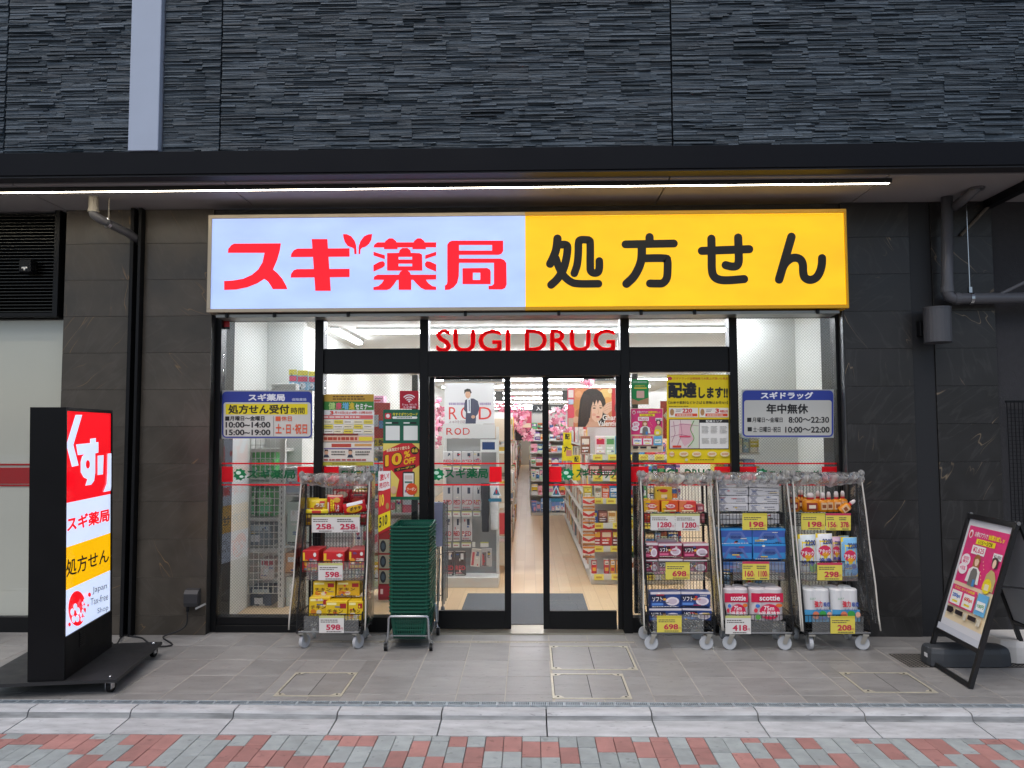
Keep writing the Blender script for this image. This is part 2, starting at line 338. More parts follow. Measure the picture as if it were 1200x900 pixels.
def quad(TL, TR, BR, BL, n, step=0.0006):
    TL, TR, BR, BL = map(Vector, (TL, TR, BR, BL))
    return Sheet(lambda u, v: (TL*(1-u)+TR*u)*(1-v)+(BL*(1-u)+BR*u)*v, n, step)
def copy_obj(o, parent=None, loc=None):
    c = o.copy(); COL.objects.link(c)
    if parent is not None: c.parent = parent
    if loc is not None: c.location = loc
    return c

# ------------------------------------------------------------------ shared materials
BLACK = mat('black_aluminium', '0d0e10', 0.4, metal=0.0, var=0.12, vs_=4, spec=0.25)
BLACK2 = mat('black_steel', '0c0d10', 0.45, var=0.15, vs_=6, spec=0.25)
CHROME = mat('bright_steel', 'b9bcc0', 0.22, metal=1.0)
GALV = mat('galvanised_steel', '8b9298', 0.42, metal=0.85, var=0.2, vs_=20)
WHITE = mat('white_paint', 'd8d6d0', 0.5, var=0.03, vs_=3)
WALLW = mat('white_wallpaper', 'dedfda', 0.7, var=0.02, vs_=3, bump=0.1, bs=120)
REDP = mat('red_film', 'd6101e', 0.35)
def film(name, h, k=0.5):
    m = mat(name, h, 0.35); t = m.node_tree; b = t.nodes['Principled BSDF']; out = t.nodes['Material Output']
    tr = nd(t, 'ShaderNodeBsdfTranslucent'); tr.inputs[0].default_value = (*lin(h), 1); mx = nd(t, 'ShaderNodeMixShader'); mx.inputs[0].default_value = k
    t.links.new(b.outputs[0], mx.inputs[1]); t.links.new(tr.outputs[0], mx.inputs[2]); t.links.new(mx.outputs[0], out.inputs[0]); return m
REDV = film('red_window_film', 'dc1020'); GREENV = film('green_window_film', '0c7a4a'); CRIM = film('crimson_window_film', 'ff2038', 0.85)
GLASS = glass_mat('clear_glass'); WGLASS = glass_mat('wired_glass', wire=True)
VINYL = vinyl_mat()
I = ink
# ================================================================== SETTING
# ground under everything
MB().box(-60, 60, -60, 60, -0.6, -0.30, mat('packed_ground', '6d6a66', 0.9, var=0.2, vs_=1)).build('ground', kind='structure')
# road of interlocking paving bricks
road = struct('road', (0, -1.9, -0.052))
MB().box(-9, 9, -12, -1.866, -0.30, -0.072, mat('sand_joint', '6f6a66', 0.95, var=0.2, vs_=30)).build('road_bed', road)
BR_R = mat('red_paving_brick', 'a0736d', 0.85, var=0.16, vs_=14, bump=0.35, bs=160, rnd=0.16, spots=0.25)
BR_G = mat('grey_paving_brick', '949a9a', 0.85, var=0.16, vs_=14, bump=0.35, bs=160, rnd=0.12, spots=0.25)
def brick_mesh(name, m, L=0.196, Wd=0.098):
    b = MB().box(-Wd/2+0.0012, Wd/2-0.0012, -L/2+0.0012, L/2-0.0012, -0.03, 0, m, c=0.0022)
    me = bpy.data.meshes.new(name); me.from_pydata(b.v, [], b.f); me.materials.append(m); me.update(); return me
bm_r, bm_g = brick_mesh('brick', BR_R), brick_mesh('brick', BR_G)
hm_r, hm_g = brick_mesh('brick', BR_R, L=0.065), brick_mesh('brick', BR_G, L=0.065)
mm_r, mm_g = brick_mesh('brick', BR_R, L=0.14), brick_mesh('brick', BR_G, L=0.14)
rest = MB(); rb = random.Random(11)
ROAD_Y, ROAD_Z = -1.868, -0.052
nbr = 0
for c in range(-44, 45):
    x = 0.003 + c*0.0988
    k = (c % 3); y = ROAD_Y; red = rb.random() < 0.5
    first = True; row = 0
    while y > -4.2:
        if first: L = (0.065, 0.196, 0.14)[k] if c % 2 == 0 else (0.14, 0.065, 0.196)[k]
        else: L = 0.196
        isr = rb.random() < (0.62 if not red else 0.36); red = isr
        cy_ = y - L/2 - 0.001
        if y > -2.62 and abs(x) < 3.2 and nbr < 300:
            me = {(True, 0.196): bm_r, (False, 0.196): bm_g, (True, 0.065): hm_r, (False, 0.065): hm_g, (True, 0.14): mm_r, (False, 0.14): mm_g}[(isr, L)]
            o = bpy.data.objects.new('brick', me); COL.objects.link(o); o.parent = road
            o.location = (x, cy_+1.9, rb.uniform(-0.0015, 0.0015)); o.rotation_euler = (rb.uniform(-.006, .006), rb.uniform(-.008, .008), 0); nbr += 1
        else:
            rest.box(x-0.048, x+0.048, y-L+0.001, y-0.001, ROAD_Z-0.03, ROAD_Z+rb.uniform(-.0015, .0015), BR_R if isr else BR_G, c=0.0035)
        y -= L + 0.002; first = False
rest.build('farther_bricks', road, kind='stuff')

# kerb: cast blocks with a rounded upstand and a flat apron
kerb = struct('kerb', (0, -1.7, 0))
KM = mat('cast_kerb_concrete', 'adaeb0', 0.8, var=0.24, vs_=6, bump=0.3, bs=90, rnd=0.07, stretch=(1, 3, 3), spots=0.3)
KSHADE = mat('shade_toned_kerb_face', '868889', 0.9, var=0.5, vs_=5, bump=0.3, bs=60, stretch=(1, 1, 6))  # step's shade put into the upstand's darker colour, blotched with noise
xs = [0.091 + (i-9)*0.607 for i in range(0, 19)]
def kz(x):                                            # kerb lowered in front of the door
    d = abs(x+0.35); return 0.001 - 0.008*(1 if d < 0.75 else max(0, 1-(d-0.75)/0.7))
for i in range(len(xs)-1):
    xa, xb = xs[i]+0.004, xs[i+1]-0.004
    b = MB(); 
    def prof(h): return [(-1.544, -0.25), (-1.544, h-0.003), (-1.549, h), (-1.622, h-0.001), (-1.636, h-0.005), (-1.645, h-0.015), (-1.652, -0.036), (-1.660, -0.042), (-1.862, -0.052), (-1.864, -0.25)]
    pa, pb = prof(kz(xa)), prof(kz(xb)); n = len(pa)
    vv = [(xa, y, z) for y, z in pa] + [(xb, y, z) for y, z in pb]
    b.add(vv, [tuple(range(n)), tuple(range(2*n-1, n-1, -1))] + [(k, k+n, (k+1) % n+n, (k+1) % n) for k in range(n) if k not in (5, 6)], KM)
    b.add(vv, [(k, k+n, (k+1) % n+n, (k+1) % n) for k in (5, 6)], KSHADE).build('kerb_stone', kerb)
# pavement in front of the shop: grey tiles, each laid with a joint
pav = struct('pavement', (0, -0.75, 0))
TL_M = mat('grey_floor_tile', '888684', 0.42, var=0.2, vs_=5, bump=0.12, bs=40, rnd=0.11, stretch=(1, 3, 1), spots=0.3)
GROUT = mat('pale_grout', 'aaa399', 0.9, var=0.1)
MB().box(-6, 6, -1.476, 0.30, -0.28, -0.0016, GROUT).build('grout_bed', pav)
rows = [0.29, 0.045, -0.307, -0.655, -1.005, -1.355, -1.475]
colx = [-0.155 + (i-17)*0.301 for i in range(0, 35)]
hatches = [(643, 757, 646, 785, 735, 757), (645, 790, 647, 819, 730, 789), (345, 787, 322, 816, 417, 789), (980, 788, 1016, 812, 1060, 788)]
hr = []
for (ax, ay, bx, by, cx, cyy) in hatches:
    p, q, r_ = gr(ax, ay), gr(bx, by), gr(cx, cyy)
    xa = (p.x+q.x)/2; hr.append((xa, xa+(r_.x-p.x), q.y, (p.y+r_.y)/2))
hr = [(a_, b_, max(c_, -1.465), d_) for a_, b_, c_, d_ in hr]
hr = [(hr[0][0], hr[0][1], hr[0][2], hr[0][3]), (hr[1][0], hr[1][1], hr[1][2], hr[1][3]), (hr[2][0], hr[2][1], max(hr[2][2], -1.465), hr[2][3]), (hr[3][0], hr[3][1], hr[3][2], hr[3][3])]
ga = gr(1040, 766); gb = gr(1075, 787)
drain = (ga.x, ga.x+1.35, -0.78, -0.46)
cuts = hr + [drain]
def subtract(rc, hs):
    out = [rc]
    for (hx0, hx1, hy0, hy1) in hs:
        nx = []
        for (a, b, c, d) in out:
            if hx1 <= a or hx0 >= b or hy1 <= c or hy0 >= d: nx.append((a, b, c, d)); continue
            if hx0 > a: nx.append((a, hx0, c, d))
            if hx1 < b: nx.append((hx1, b, c, d))
            m0, m1 = max(a, hx0), min(b, hx1)
            if hy0 > c: nx.append((m0, m1, c, hy0))
            if hy1 < d: nx.append((m0, m1, hy1, d))
        out = nx
    return [r_ for r_ in out if r_[1]-r_[0] > 0.012 and r_[3]-r_[2] > 0.012]
dslot = (-1.75, 0.80, -0.201, -0.144)                 # slim drain before the doors
for i in range(len(rows)-1):
    for j in range(len(colx)-1):
        for (a, b, c, d) in subtract((colx[j]+0.0026, colx[j+1]-0.0026, rows[i+1]+0.002, rows[i]-0.002), cuts + [dslot]):
            MB().box(a, b, c, d, -0.02, random.uniform(-0.0006, 0.0006), TL_M, c=0.0012).build('tile', pav)
# narrow drain gratings along the kerb and before the doors
GR_M = mat('drain_grating_steel', 'a4adb3', 0.5, metal=0.25, var=0.2, vs_=25)
DK = mat('dark_drain', '16181a', 0.9); DKG = mat('drain_trough', '4a5056', 0.8)
GR_T = mat('tan_grating_steel', '8a8678', 0.5, metal=0.3, var=0.2, vs_=25)
def grating(x0, x1, y0, y1, z, name='drain_grating', label=None, parent=None, gm=None):
    GR_M = gm or MATS['drain_grating_steel']; b = MB(); b.box(x0, x1, y0, y0+0.005, z-0.02, z, GR_M).box(x0, x1, y1-0.005, y1, z-0.02, z, GR_M)
    b.box(x0, x0+0.008, y0+0.005, y1-0.005, z-0.02, z, GR_M).box(x1-0.006, x1, y0+0.005, y1-0.005, z-0.02, z, GR_M)
    n = max(3, int((x1-x0)/0.011))
    for k in range(1, n):
        x = x0+0.006+(x1-x0-0.012)*k/n; b.box(x-0.0016, x+0.0016, y0+0.005, y1-0.005, z-0.02, z-0.001, GR_M)
    b.box(x0, x1, y0+0.02, y0+0.023, z-0.012, z-0.0025, GR_M)
    b.box(x0, x1, y0, y1, z-0.06, z-0.021, DKG)
    return b.build(name, parent)
dr = struct('drain_channel', (0, -1.526, 0))
x = -4.2
while x < 4.2:
    e = x+0.1; grating(x+0.001, e-0.001, -1.541, -1.479, 0.0, parent=dr); x = e
dr2 = struct('door_drain', (0, -0.17, 0))
x = -1.75
while x < 0.79:
    grating(x+0.001, x+0.149, -0.198, -0.147, 0.0, parent=dr2, gm=GR_T); x += 0.15
# framed hatches in the pavement, each with a tile in its lid
HF = mat('hatch_frame_steel', 'c2bcaa', 0.4, metal=0.3, var=0.15, vs_=30)
hl = ['tiled floor hatch nearer the doors, of two in front of the opening', 'tiled floor hatch by the kerb, of two in front of the opening', 'tiled floor hatch in front of the snack cart and green baskets', 'tiled floor hatch beside the black grating near the poster stand']
for (xa, xb, ya, yb), L in zip(hr, hl):
    t = thing('floor_hatch', ((xa+xb)/2, (ya+yb)/2, 0), L, 'hatch')
    MB().box(xa+.001, xb-.001, ya+.001, yb-.001, -.03, -.0012, DK).build('dark_joint', t); b = MB(); fw = 0.016
    b.box(xa+.002, xb-.002, ya+.002, ya+fw, -0.02, 0.002, HF).box(xa+.002, xb-.002, yb-fw, yb-.002, -0.02, 0.002, HF).box(xa+.002, xa+fw, ya+fw, yb-fw, -0.02, 0.002, HF).box(xb-fw, xb-.002, ya+fw, yb-fw, -0.02, 0.002, HF)
    b.build('frame', t)
    xm = xa+(xb-xa)*0.5
    for (p, q) in ((xa+fw+.004, xm-.002), (xm+.002, xb-fw-.004)): MB().box(p, q, ya+fw+.004, yb-fw-.004, -0.02, 0.0, TL_M, c=0.001).build('tile', t)
    b = MB()
    for cx_, sx in ((xa+fw, 1), (xb-fw, -1)):
        for cy2, sy in ((ya+fw, 1), (yb-fw, -1)):
            b.add([(cx_, cy2, 0.003), (cx_+sx*0.06, cy2, 0.003), (cx_+sx*0.035, cy2+sy*0.035, 0.003), (cx_, cy2+sy*0.035, 0.003)], [(0, 1, 2, 3)], HF)
            b.lathe([(0.008, 0.0032), (0.008, 0.0045)], DK, 8, (cx_+sx*0.02, cy2+sy*0.016, 0))
    b.build('corner_plate', t)
t = thing('floor_grate', (drain[0]+0.6, -0.62, 0), 'black perforated floor grating under the poster stand', 'grate')
b = MB().box(drain[0]+.003, drain[1]-.003, drain[2]+.003, drain[3]-.003, -0.04, -0.018, DK)
BKG = mat('black_grate_iron', '2a2b2d', 0.5, metal=0.4, var=0.2, vs_=20)
n = 46
for k in range(n+1): xx = drain[0]+.004+(drain[1]-drain[0]-.016)*k/n; b.box(xx, xx+0.008, drain[2]+.004, drain[3]-.004, -0.017, 0.001, BKG)
for k in range(12): yy = drain[2]+.004+(drain[3]-drain[2]-.016)*k/11; b.box(drain[0]+.003, drain[1]-.003, yy, yy+0.008, -0.0165, 0.0018, BKG)
b.build('grille', t)

# ------------------------------------------------------------------ upper facade: split-face slate above the canopy
FY = -0.80
SL = [mat('slate_%d' % i, c, 0.55, var=0.3, vs_=45, bump=1.0, bs=90, stretch=(1, 1, 3)) for i, c in enumerate(('394650', '344049', '414e59', '2f3a44', '4a5864'))]
Z0, Z1 = 3.652, 5.05
def xat(px, py, Y): return at(px, py, Y).x
joints = [-6.2, xat(4, 90, FY), xat(152, 90, FY), xat(189, 90, FY), xat(257, 90, FY), xat(788, 90, FY), 6.2]
up = thing('slate_facade', (0, FY, Z0), 'dark split-face slate wall across the upper storey', 'wall')
for i in range(len(joints)-1):
    xa, xb = joints[i]+0.006, joints[i+1]-0.006
    if i == 2:
        MB().box(xa, xb, FY-0.012, FY+0.3, Z0, 6.5, mat('pale_pilaster_panel', 'a8b4c8', 0.55, var=0.04, vs_=5), c=0.004).build('pilaster', up, label='pale grey vertical strip set in the slate'); continue
    MB().box(xa, xb, FY+0.06, FY+0.4, Z0, 6.5, SL[3]).build('wall_core', up)
    b = MB(); rr = random.Random(100+i); z = Z0+0.002
    while z < Z1:
        # ledger courses: bundles of thin strips that share their ends
        bundle = rr.choice((0.04, 0.06, 0.10, 0.15)); x = xa
        zz1 = min(z+bundle, Z1)
        while x < xb:
            L = rr.uniform(0.25, 0.62); xe = min(x+L, xb)
            if xb-xe < 0.1: xe = xb
            z2 = z
            while z2 < zz1-0.004:
                h = min(rr.uniform(0.006, 0.015), zz1-z2); x2 = x
                if zz1-z2-h < 0.005: h = zz1-z2
                while x2 < xe:
                    l2 = rr.uniform(0.06, 0.34); e2 = min(x2+l2, xe)
                    if xe-e2 < 0.04: e2 = xe
                    d = FY + 0.045 - abs(rr.gauss(0.0, 0.0075)) - 0.006
                    t1, t2 = rr.uniform(-.004, .004), rr.uniform(-.004, .004)
                    m = rr.choice(SL); g = 0.0006
                    vv = [(x2+g, d+t1, z2+g), (e2-g, d+t2, z2+g), (e2-g, d+t2*0.5+rr.uniform(-.003, .004), z2+h-g), (x2+g, d+t1*0.5+rr.uniform(-.003, .004), z2+h-g)]
                    vv += [(x2+g, FY+0.062, z2+g), (e2-g, FY+0.062, z2+g), (e2-g, FY+0.062, z2+h-g), (x2+g, FY+0.062, z2+h-g)]
                    b.add(vv, [(0,1,2,3), (0,4,5,1), (3,2,6,7), (0,3,7,4), (1,5,6,2)], m); x2 = e2
                z2 += h
            x = xe
        z = zz1
    b.build('slate_strips', up, kind='stuff')
# canopy: dark fascia beam, soffit panels with joints, gutter lip
can = thing('canopy', (0, -0.4, 3.45), 'black fascia and grey soffit projecting over the shop front', 'canopy')
FASC = mat('navy_black_fascia', '0b0e15', 0.6, var=0.1, vs_=2, spec=0.15)
MB().box(-6.2, 6.2, -0.805, -0.76, 3.481, 3.647, FASC, c=0.002).build('fascia', can)
b = MB().box(-6.2, 6.2, -0.79, -0.675, 3.468, 3.4795, mat('gutter_lip', '2a2b30', 0.55, metal=0.0)).build('lip', can)
MB().box(-6.2, 6.2, -0.755, -0.10, 3.52, 3.648, BLACK2).build('canopy_core', can)
SOF = mat('grey_soffit_panel', '9a989a', 0.5, var=0.05, vs_=2)
sj = [-6.2, at(77, 245).x, at(300, 245).x, at(768, 243).x, at(998, 240).x, 6.2]
ysl = [at(30, 223).x, ]
for i in range(len(sj)-1):
    # soffit joints run slightly off square towards the kerb, as the panels are set out from the door
    MB().box(sj[i]+0.005, sj[i+1]-0.005, -0.655, 0.34, 3.462, 3.50, SOF, c=0.002).build('soffit_panel', can)
MB().box(-6.2, 6.2, 0.30, 33.2, 2.86, 6.5, mat('building_core', '3a3c40', 0.8)).build('upper_storey', can)
# continuous linear lamp under the soffit
lx0, lx1 = -5.5, gr(1046, 210, 3.45).x
lt = thing('linear_canopy_lamp', (0, -0.57, 3.44), 'long thin white light line under the canopy soffit', 'lamp')
MB().box(lx0, lx1, -0.60, -0.545, 3.437, 3.461, mat('lamp_housing', '1b1a19', 0.5)).build('housing', lt)
MB().box(lx0, lx1, -0.60, -0.5885, 3.429, 3.4368, MATS['lamp_housing']).build('added_shield', lt)  # added fin on the street side, blocks lamp light from the gutter lip
MB().box(lx0, lx1-0.01, -0.586, -0.558, 3.430, 3.4365, mat('lamp_diffuser_lit', 'fff6e6', 0.4, emit='fff0d6', es=15.0)).build('diffuser', lt)

# ------------------------------------------------------------------ ground floor walls
MRB = marble_mat('brown_black_marble', '474139', 'b08a58', 0.55)
MRB2 = marble_mat('charcoal_marble', '272626', 'b09a7c', 0.65)
def tile_pier(name, px0, px1, Y, label, m, extra=None, th=0.35):
    xa, xb = at(px0, 500, Y).x, at(px1, 500, Y).x
    t = thing(name, ((xa+xb)/2, Y, 0), label, 'wall')
    MB().box(xa+.001, xb-.001, Y+0.012, Y+th, 0, 3.46, mat('pier_backing', '1c1b1a', 0.8)).build('backing', t)
    zz = [0.0, 0.155] + [0.155+0.302*k for k in range(1, 11)] + [3.459]
    zz = [z for z in zz if z <= 3.459]
    for k in range(len(zz)-1):
        if zz[k+1]-zz[k] < 0.02: continue
        MB().box(xa+0.0015, xb-0.0015, Y, Y+0.011, zz[k]+0.0008, zz[k+1]-0.0008, m, c=0.0008).build('tile', t)
    return t, xa, xb
pl1, _, pa1 = tile_pier('marble_pier', 70, 150.5, 0, 'brown marble tiled pier beside the louvred window bay', MRB)
pl2, pa2, pa3 = tile_pier('marble_pier', 164, 245.5, 0, 'brown marble tiled pier between the black channel and the shop glass', MRB, th=0.5)
pr1, pb1, pb2 = tile_pier('marble_pier', 992.5, 1073, 0, 'charcoal marble tiled pier right of the shop glass', MRB2, th=0.5)
pr2, pb3, pb4 = tile_pier('marble_pier', 1099, 1172, 0, 'charcoal marble tiled wall behind the poster stand and grey pipes', MRB2)
t = thing('black_channel', ((pa1+pa2)/2, 0, 0), 'tall black steel channel between the two brown marble piers', 'channel')
wch = pa2-pa1
MB().box(pa1+.002, pa1+wch*0.33, -0.06, 0.2, 0.0, 3.459, BLACK2, c=0.002).build('channel_flange', t)
MB().box(pa2-wch*0.28, pa2-.002, -0.06, 0.2, 0.0, 3.459, BLACK2, c=0.002).build('channel_flange', t)
MB().box(pa1+wch*0.33, pa2-wch*0.28, 0.03, 0.2, 0.0, 3.459, mat('channel_web', '2a2a2a', 0.4)).build('channel_web', t)
MB().box(pb2+.002, pb3-.002, 0.01, 0.3, 0, 3.46, mat('dark_recess_panel', '1d1e21', 0.5)).build('recess_panel', None, 'flat dark strip between the charcoal marble walls on the right', 'panel')
# stucco side wall at the far right edge
MB().box(pb4+.004, pb4+2.2, 0.03, 0.3, 0, 3.46, mat('dark_stucco', '39393c', 0.95, var=0.15, vs_=30, bump=0.9, bs=90)).build('stucco_wall', None, 'rough dark stucco wall at the right edge', 'wall')
MB().box(pb4-0.06, pb4+0.003, -0.655, 0.0, 3.40, 3.461, BLACK2).build('soffit_beam', None, 'slim black beam along the soffit above the stucco wall', 'beam')
b = MB(); mx0 = at(1181, 500, -.03).x; mz = at(1190, 472, -.03).z
for k in range(26): xx = mx0+.03*k; b.box(xx-.0018, xx+.0018, -.032, -.028, .3, mz, BLACK2)
for k in range(int((mz-.3)/.03)): b.box(mx0, mx0+.75, -.036, -.0325, .3+.03*k, .3036+.03*k, BLACK2)
b.box(mx0-.012, mx0+.76, -.037, -.027, mz, mz+.018, BLACK2)
b.build('mesh_panel', None, 'black wire mesh panel in front of the stucco wall at right edge', 'mesh')
# left bay: louvre above a white film window
lb = thing('louvre_panel', (at(30, 300).x, 0.05, 2.6), 'black horizontal louvre grille above the white window', 'louvre')
lxa, lxb = -5.2, at(70, 300).x
lz0, lz1 = at(30, 372, 0.03).z, 3.459
MB().box(lxa, lxb-.002, 0.09, 0.2, lz0, lz1, BLACK2).build('backing', lb)
MB().box(lxb-0.045, lxb-.002, -0.01, 0.088, lz0, lz1, BLACK, c=0.002).build('frame', lb)
MB().box(lxa, lxb-0.046, -0.005, 0.088, lz0, lz0+0.035, BLACK, c=0.002).build('frame', lb)
LV = mat('louvre_blade_black', '4a4a48', 0.3, metal=0.85)
nb = 30
for k in range(nb):
    z = lz0+0.045+(lz1-lz0-0.06)*k/nb; h = (lz1-lz0-0.06)/nb
    MB().add([(lxa, 0.015, z), (lxb-.047, 0.015, z), (lxb-.047, 0.085, z+h*0.95), (lxa, 0.085, z+h*0.95), (lxa, 0.015, z+0.004), (lxb-.047, 0.015, z+0.004), (lxb-.047, 0.085, z+h*0.95+0.004), (lxa, 0.085, z+h*0.95+0.004)],
             [(0,1,2,3), (4,5,6,7), (0,1,5,4), (1,2,6,5), (3,2,6,7), (0,3,7,4)], LV).build('slat', lb)
p = at(33, 313, -0.03)
t = thing('sensor_box', (p.x, -0.01, p.z-0.05), 'small black sensor box fixed to the louvre grille', 'sensor')
MB().box(p.x-.05, p.x+.05, -0.075, 0.012, p.z-.05, p.z+.055, BLACK2, c=0.006).build('housing', t)
MB().box(p.x-.022, p.x+.024, -0.079, -0.0755, p.z-.022, p.z-.008, I('e8e8e4')).box(p.x-.006, p.x+.008, -0.079, -0.0755, p.z-.034, p.z-.0222, I('e8e8e4')).build('label_plate', t)
wn = thing('film_window', (at(30, 550).x, 0.1, 0), 'tall window with pale film and red stripes behind the light box', 'window')
wz0, wz1 = at(30, 722, 0.1).z, at(30, 375, 0.1).z
FILM = mat('pale_window_film', 'cfcdc2', 0.5, var=0.03, vs_=1.5)
MB().box(lxa, lxb+0.02, 0.12, 0.13, wz0, wz1, FILM).build('film', wn)
MB().box(lxa, lxb+0.02, 0.10, 0.106, wz0, wz1, GLASS).build('pane', wn)
b = face(0.0995)
MB().box(lxa, lxb+0.02, 0.112, 0.118, at(20, 567, .1).z, at(20, 548, .1).z, REDV).build('red_stripe', wn)
for yy in (544.5, 569): MB().box(lxa, lxb+0.02, 0.112, 0.118, at(20, yy+1, .1).z, at(20, yy-1, .1).z, REDV).build('red_stripe', wn)
MB().box(lxa, lxb+0.02, 0.07, 0.20, 0.0, wz0, BLACK, c=0.003).build('sill', wn)
MB().box(lxa, lxb+0.02, 0.07, 0.20, wz1, lz0, BLACK, c=0.002).build('head', wn)

# ------------------------------------------------------------------ shop front
GY = 0.14
def gx(px): return at(px, 560, GY).x
def gz(py): return at(600, py, GY).z
sf = thing('glazed_entrance', (0, GY, 0), 'black framed glass shop front under the lit sign', 'shopfront')
ZT = 2.60
PX = dict(l0=246, l1=259, m1a=369.5, m1b=379.5, m2a=492.5, m2b=502.5, m3a=728, m3b=738.5, m4a=855.5, m4b=865, r0=981, r1=992)
x = {k: gx(v) for k, v in PX.items()}
def member(name, xa, xb, za, zb, y0=GY-0.05, y1=GY+0.06, m=BLACK): return MB().box(xa, xb, y0, y1, za, zb, m, c=0.002).build(name, sf)
STEEL = mat('satin_steel_jamb', '66686a', 0.35, metal=0.7)
member('jamb', x['l0']-0.015, x['l0']+0.03, 0, ZT, 0.02, GY+0.05, STEEL); member('jamb', x['l0']+0.032, x['l1'], 0, ZT)
member('jamb', x['r0'], x['r1']-0.05, 0, ZT); member('jamb', x['r1']-0.048, x['r1']+0.004, 0, ZT, 0.01, GY+0.05, STEEL)
for a, b_ in (('m1a','m1b'), ('m2a','m2b'), ('m3a','m3b'), ('m4a','m4b')): member('mullion', x[a], x[b_], 0, ZT, GY-0.06)
member('head_rail', x['l0'], x['r1'], gz(374.5), ZT+0.25, GY-0.045, GY+0.055)
def hrail(xa, xb, za, zb, y0=GY-0.04, y1=GY+0.07): member('rail', xa+.001, xb-.001, za, zb, y0, y1)
for a, b_ in (('l1','m1a'), ('m4b','r0')): hrail(x[a], x[b_], 0, 0.055, GY-.055); hrail(x[a], x[b_], 0.056, 0.118)
for a, b_ in (('m1b','m2a'), ('m3b','m4a')): hrail(x[a], x[b_], gz(437), gz(408)); hrail(x[a], x[b_], 0, 0.118)
hrail(x['m2b'], x['m3a'], gz(441), gz(412), GY-0.075, GY+0.13)
member('door_post', gx(480), gx(487), 0.12, gz(437.5), GY+0.10, GY+0.16); member('door_post', gx(744), gx(751), 0.12, gz(437.5), GY+0.10, GY+0.16)
# threshold
MB().box(x['m2b'], x['m3a'], 0.03, 0.30, 0.0, 0.012, mat('steel_threshold', 'a49f92', 0.4, metal=0.8, var=0.1, vs_=12)).build('threshold', sf)
def pane(xa, xb, za, zb, m, label=None):
    o = MB().box(xa+.003, xb-.003, GY-0.003, GY+0.003, za, zb, m).build('pane', sf, label=label); return o
ztop = gz(375)
P1 = pane(x['l1'], x['m1a'], 0.118, ztop, WGLASS); P5 = pane(x['m4b'], x['r0'], 0.118, ztop, WGLASS)
P2 = pane(x['m1b'], x['m2a'], 0.118, gz(437.5), WGLASS); P4 = pane(x['m3b'], x['m4a'], 0.118, gz(437.5), WGLASS)
for a, b_ in (('m1b','m2a'), ('m3b','m4a')): pane(x[a], x[b_], gz(407.5), ztop, WGLASS)
PT = pane(x['m2b'], x['m3a'], gz(411.5), ztop, WGLASS)
# band of red film and green lettering stuck on the glass
def band(parent, px0, px1, blocks, lines=True, Y=GY-0.0045, text=None, tm=GREENV, logo=None):
    s = face(Y)
    if lines:
        s.rect(px0, 542.3, px1, 544.0, REDV); s.rect(px0, 567.3, px1, 569.0, REDV)
    for a, b_ in blocks: s.rect(a, 546.8, b_, 564.8, REDV)
    o = s.build('red_film_band', parent)
    if text:
        s = face(Y-0.0012); ws_ = text[0].split(' ')
        if len(ws_) > 1:
            tot = len(text[0]); u = text[1]; W_ = text[3]-text[1]
            for k, wd in enumerate(ws_):
                s.txt(wd, u, text[2], u+W_*len(wd)/tot, text[4], tm, 0.035); u += W_*(len(wd)+1)/tot
                if k < len(ws_)-1: s.build('green_word', parent); s = face(Y-0.0012)
        else: s.txt(text[0], text[1], text[2], text[3], text[4], tm, 0.035)
        if logo:
            s.poly([(logo+8*math.cos(a)*(0.75 if k % 2 else 1), 556+7.5*math.sin(a)*(0.8 if k % 2 else 1)) for k, a in enumerate([2*math.pi*i/18 for i in range(18)])], tm)
            s.ell(logo-1.5, 554, 3, 2.2, ink('d9efe4'), 10); s.ell(logo+2, 558.5, 2.6, 1.5, ink('d9efe4'), 8)
        s.build('green_word', parent)
band(P1, 260, 369.3, ((260, 273), (348.5, 369)), text=('スギ薬局', 289, 550.5, 346, 561), logo=281)
band(P2, 379.8, 492.3, ((379.8, 397), ), text=('SUGI PHARMACY', 400, 551.5, 482, 559.5))
band(P4, 738.8, 855.3, ((739, 760), (837, 855.3)), text=('SUGI DRUG', 763, 549.5, 834, 561))
band(P5, 865.3, 980.8, ((866, 886.5), (963, 984-3.4)), text=('スギドラッグ', 901, 551, 960, 560), logo=893)
s = face(GY-0.0045); s.txt('SUGI', 511, 386, 598, 412.5, CRIM, 0.022); s.build('crimson_word', PT)
s = face(GY-0.0045); s.txt('DRUG', 615, 385.5, 721, 412, CRIM, 0.022); s.build('crimson_word', PT)
s = face(GY-0.0045); s.rect(258.5, 374.8, 269, 383, I('b00f1c')).rect(258.5, 383, 269, 386, I('1a1a1a')); s.build('security_sticker', P1)
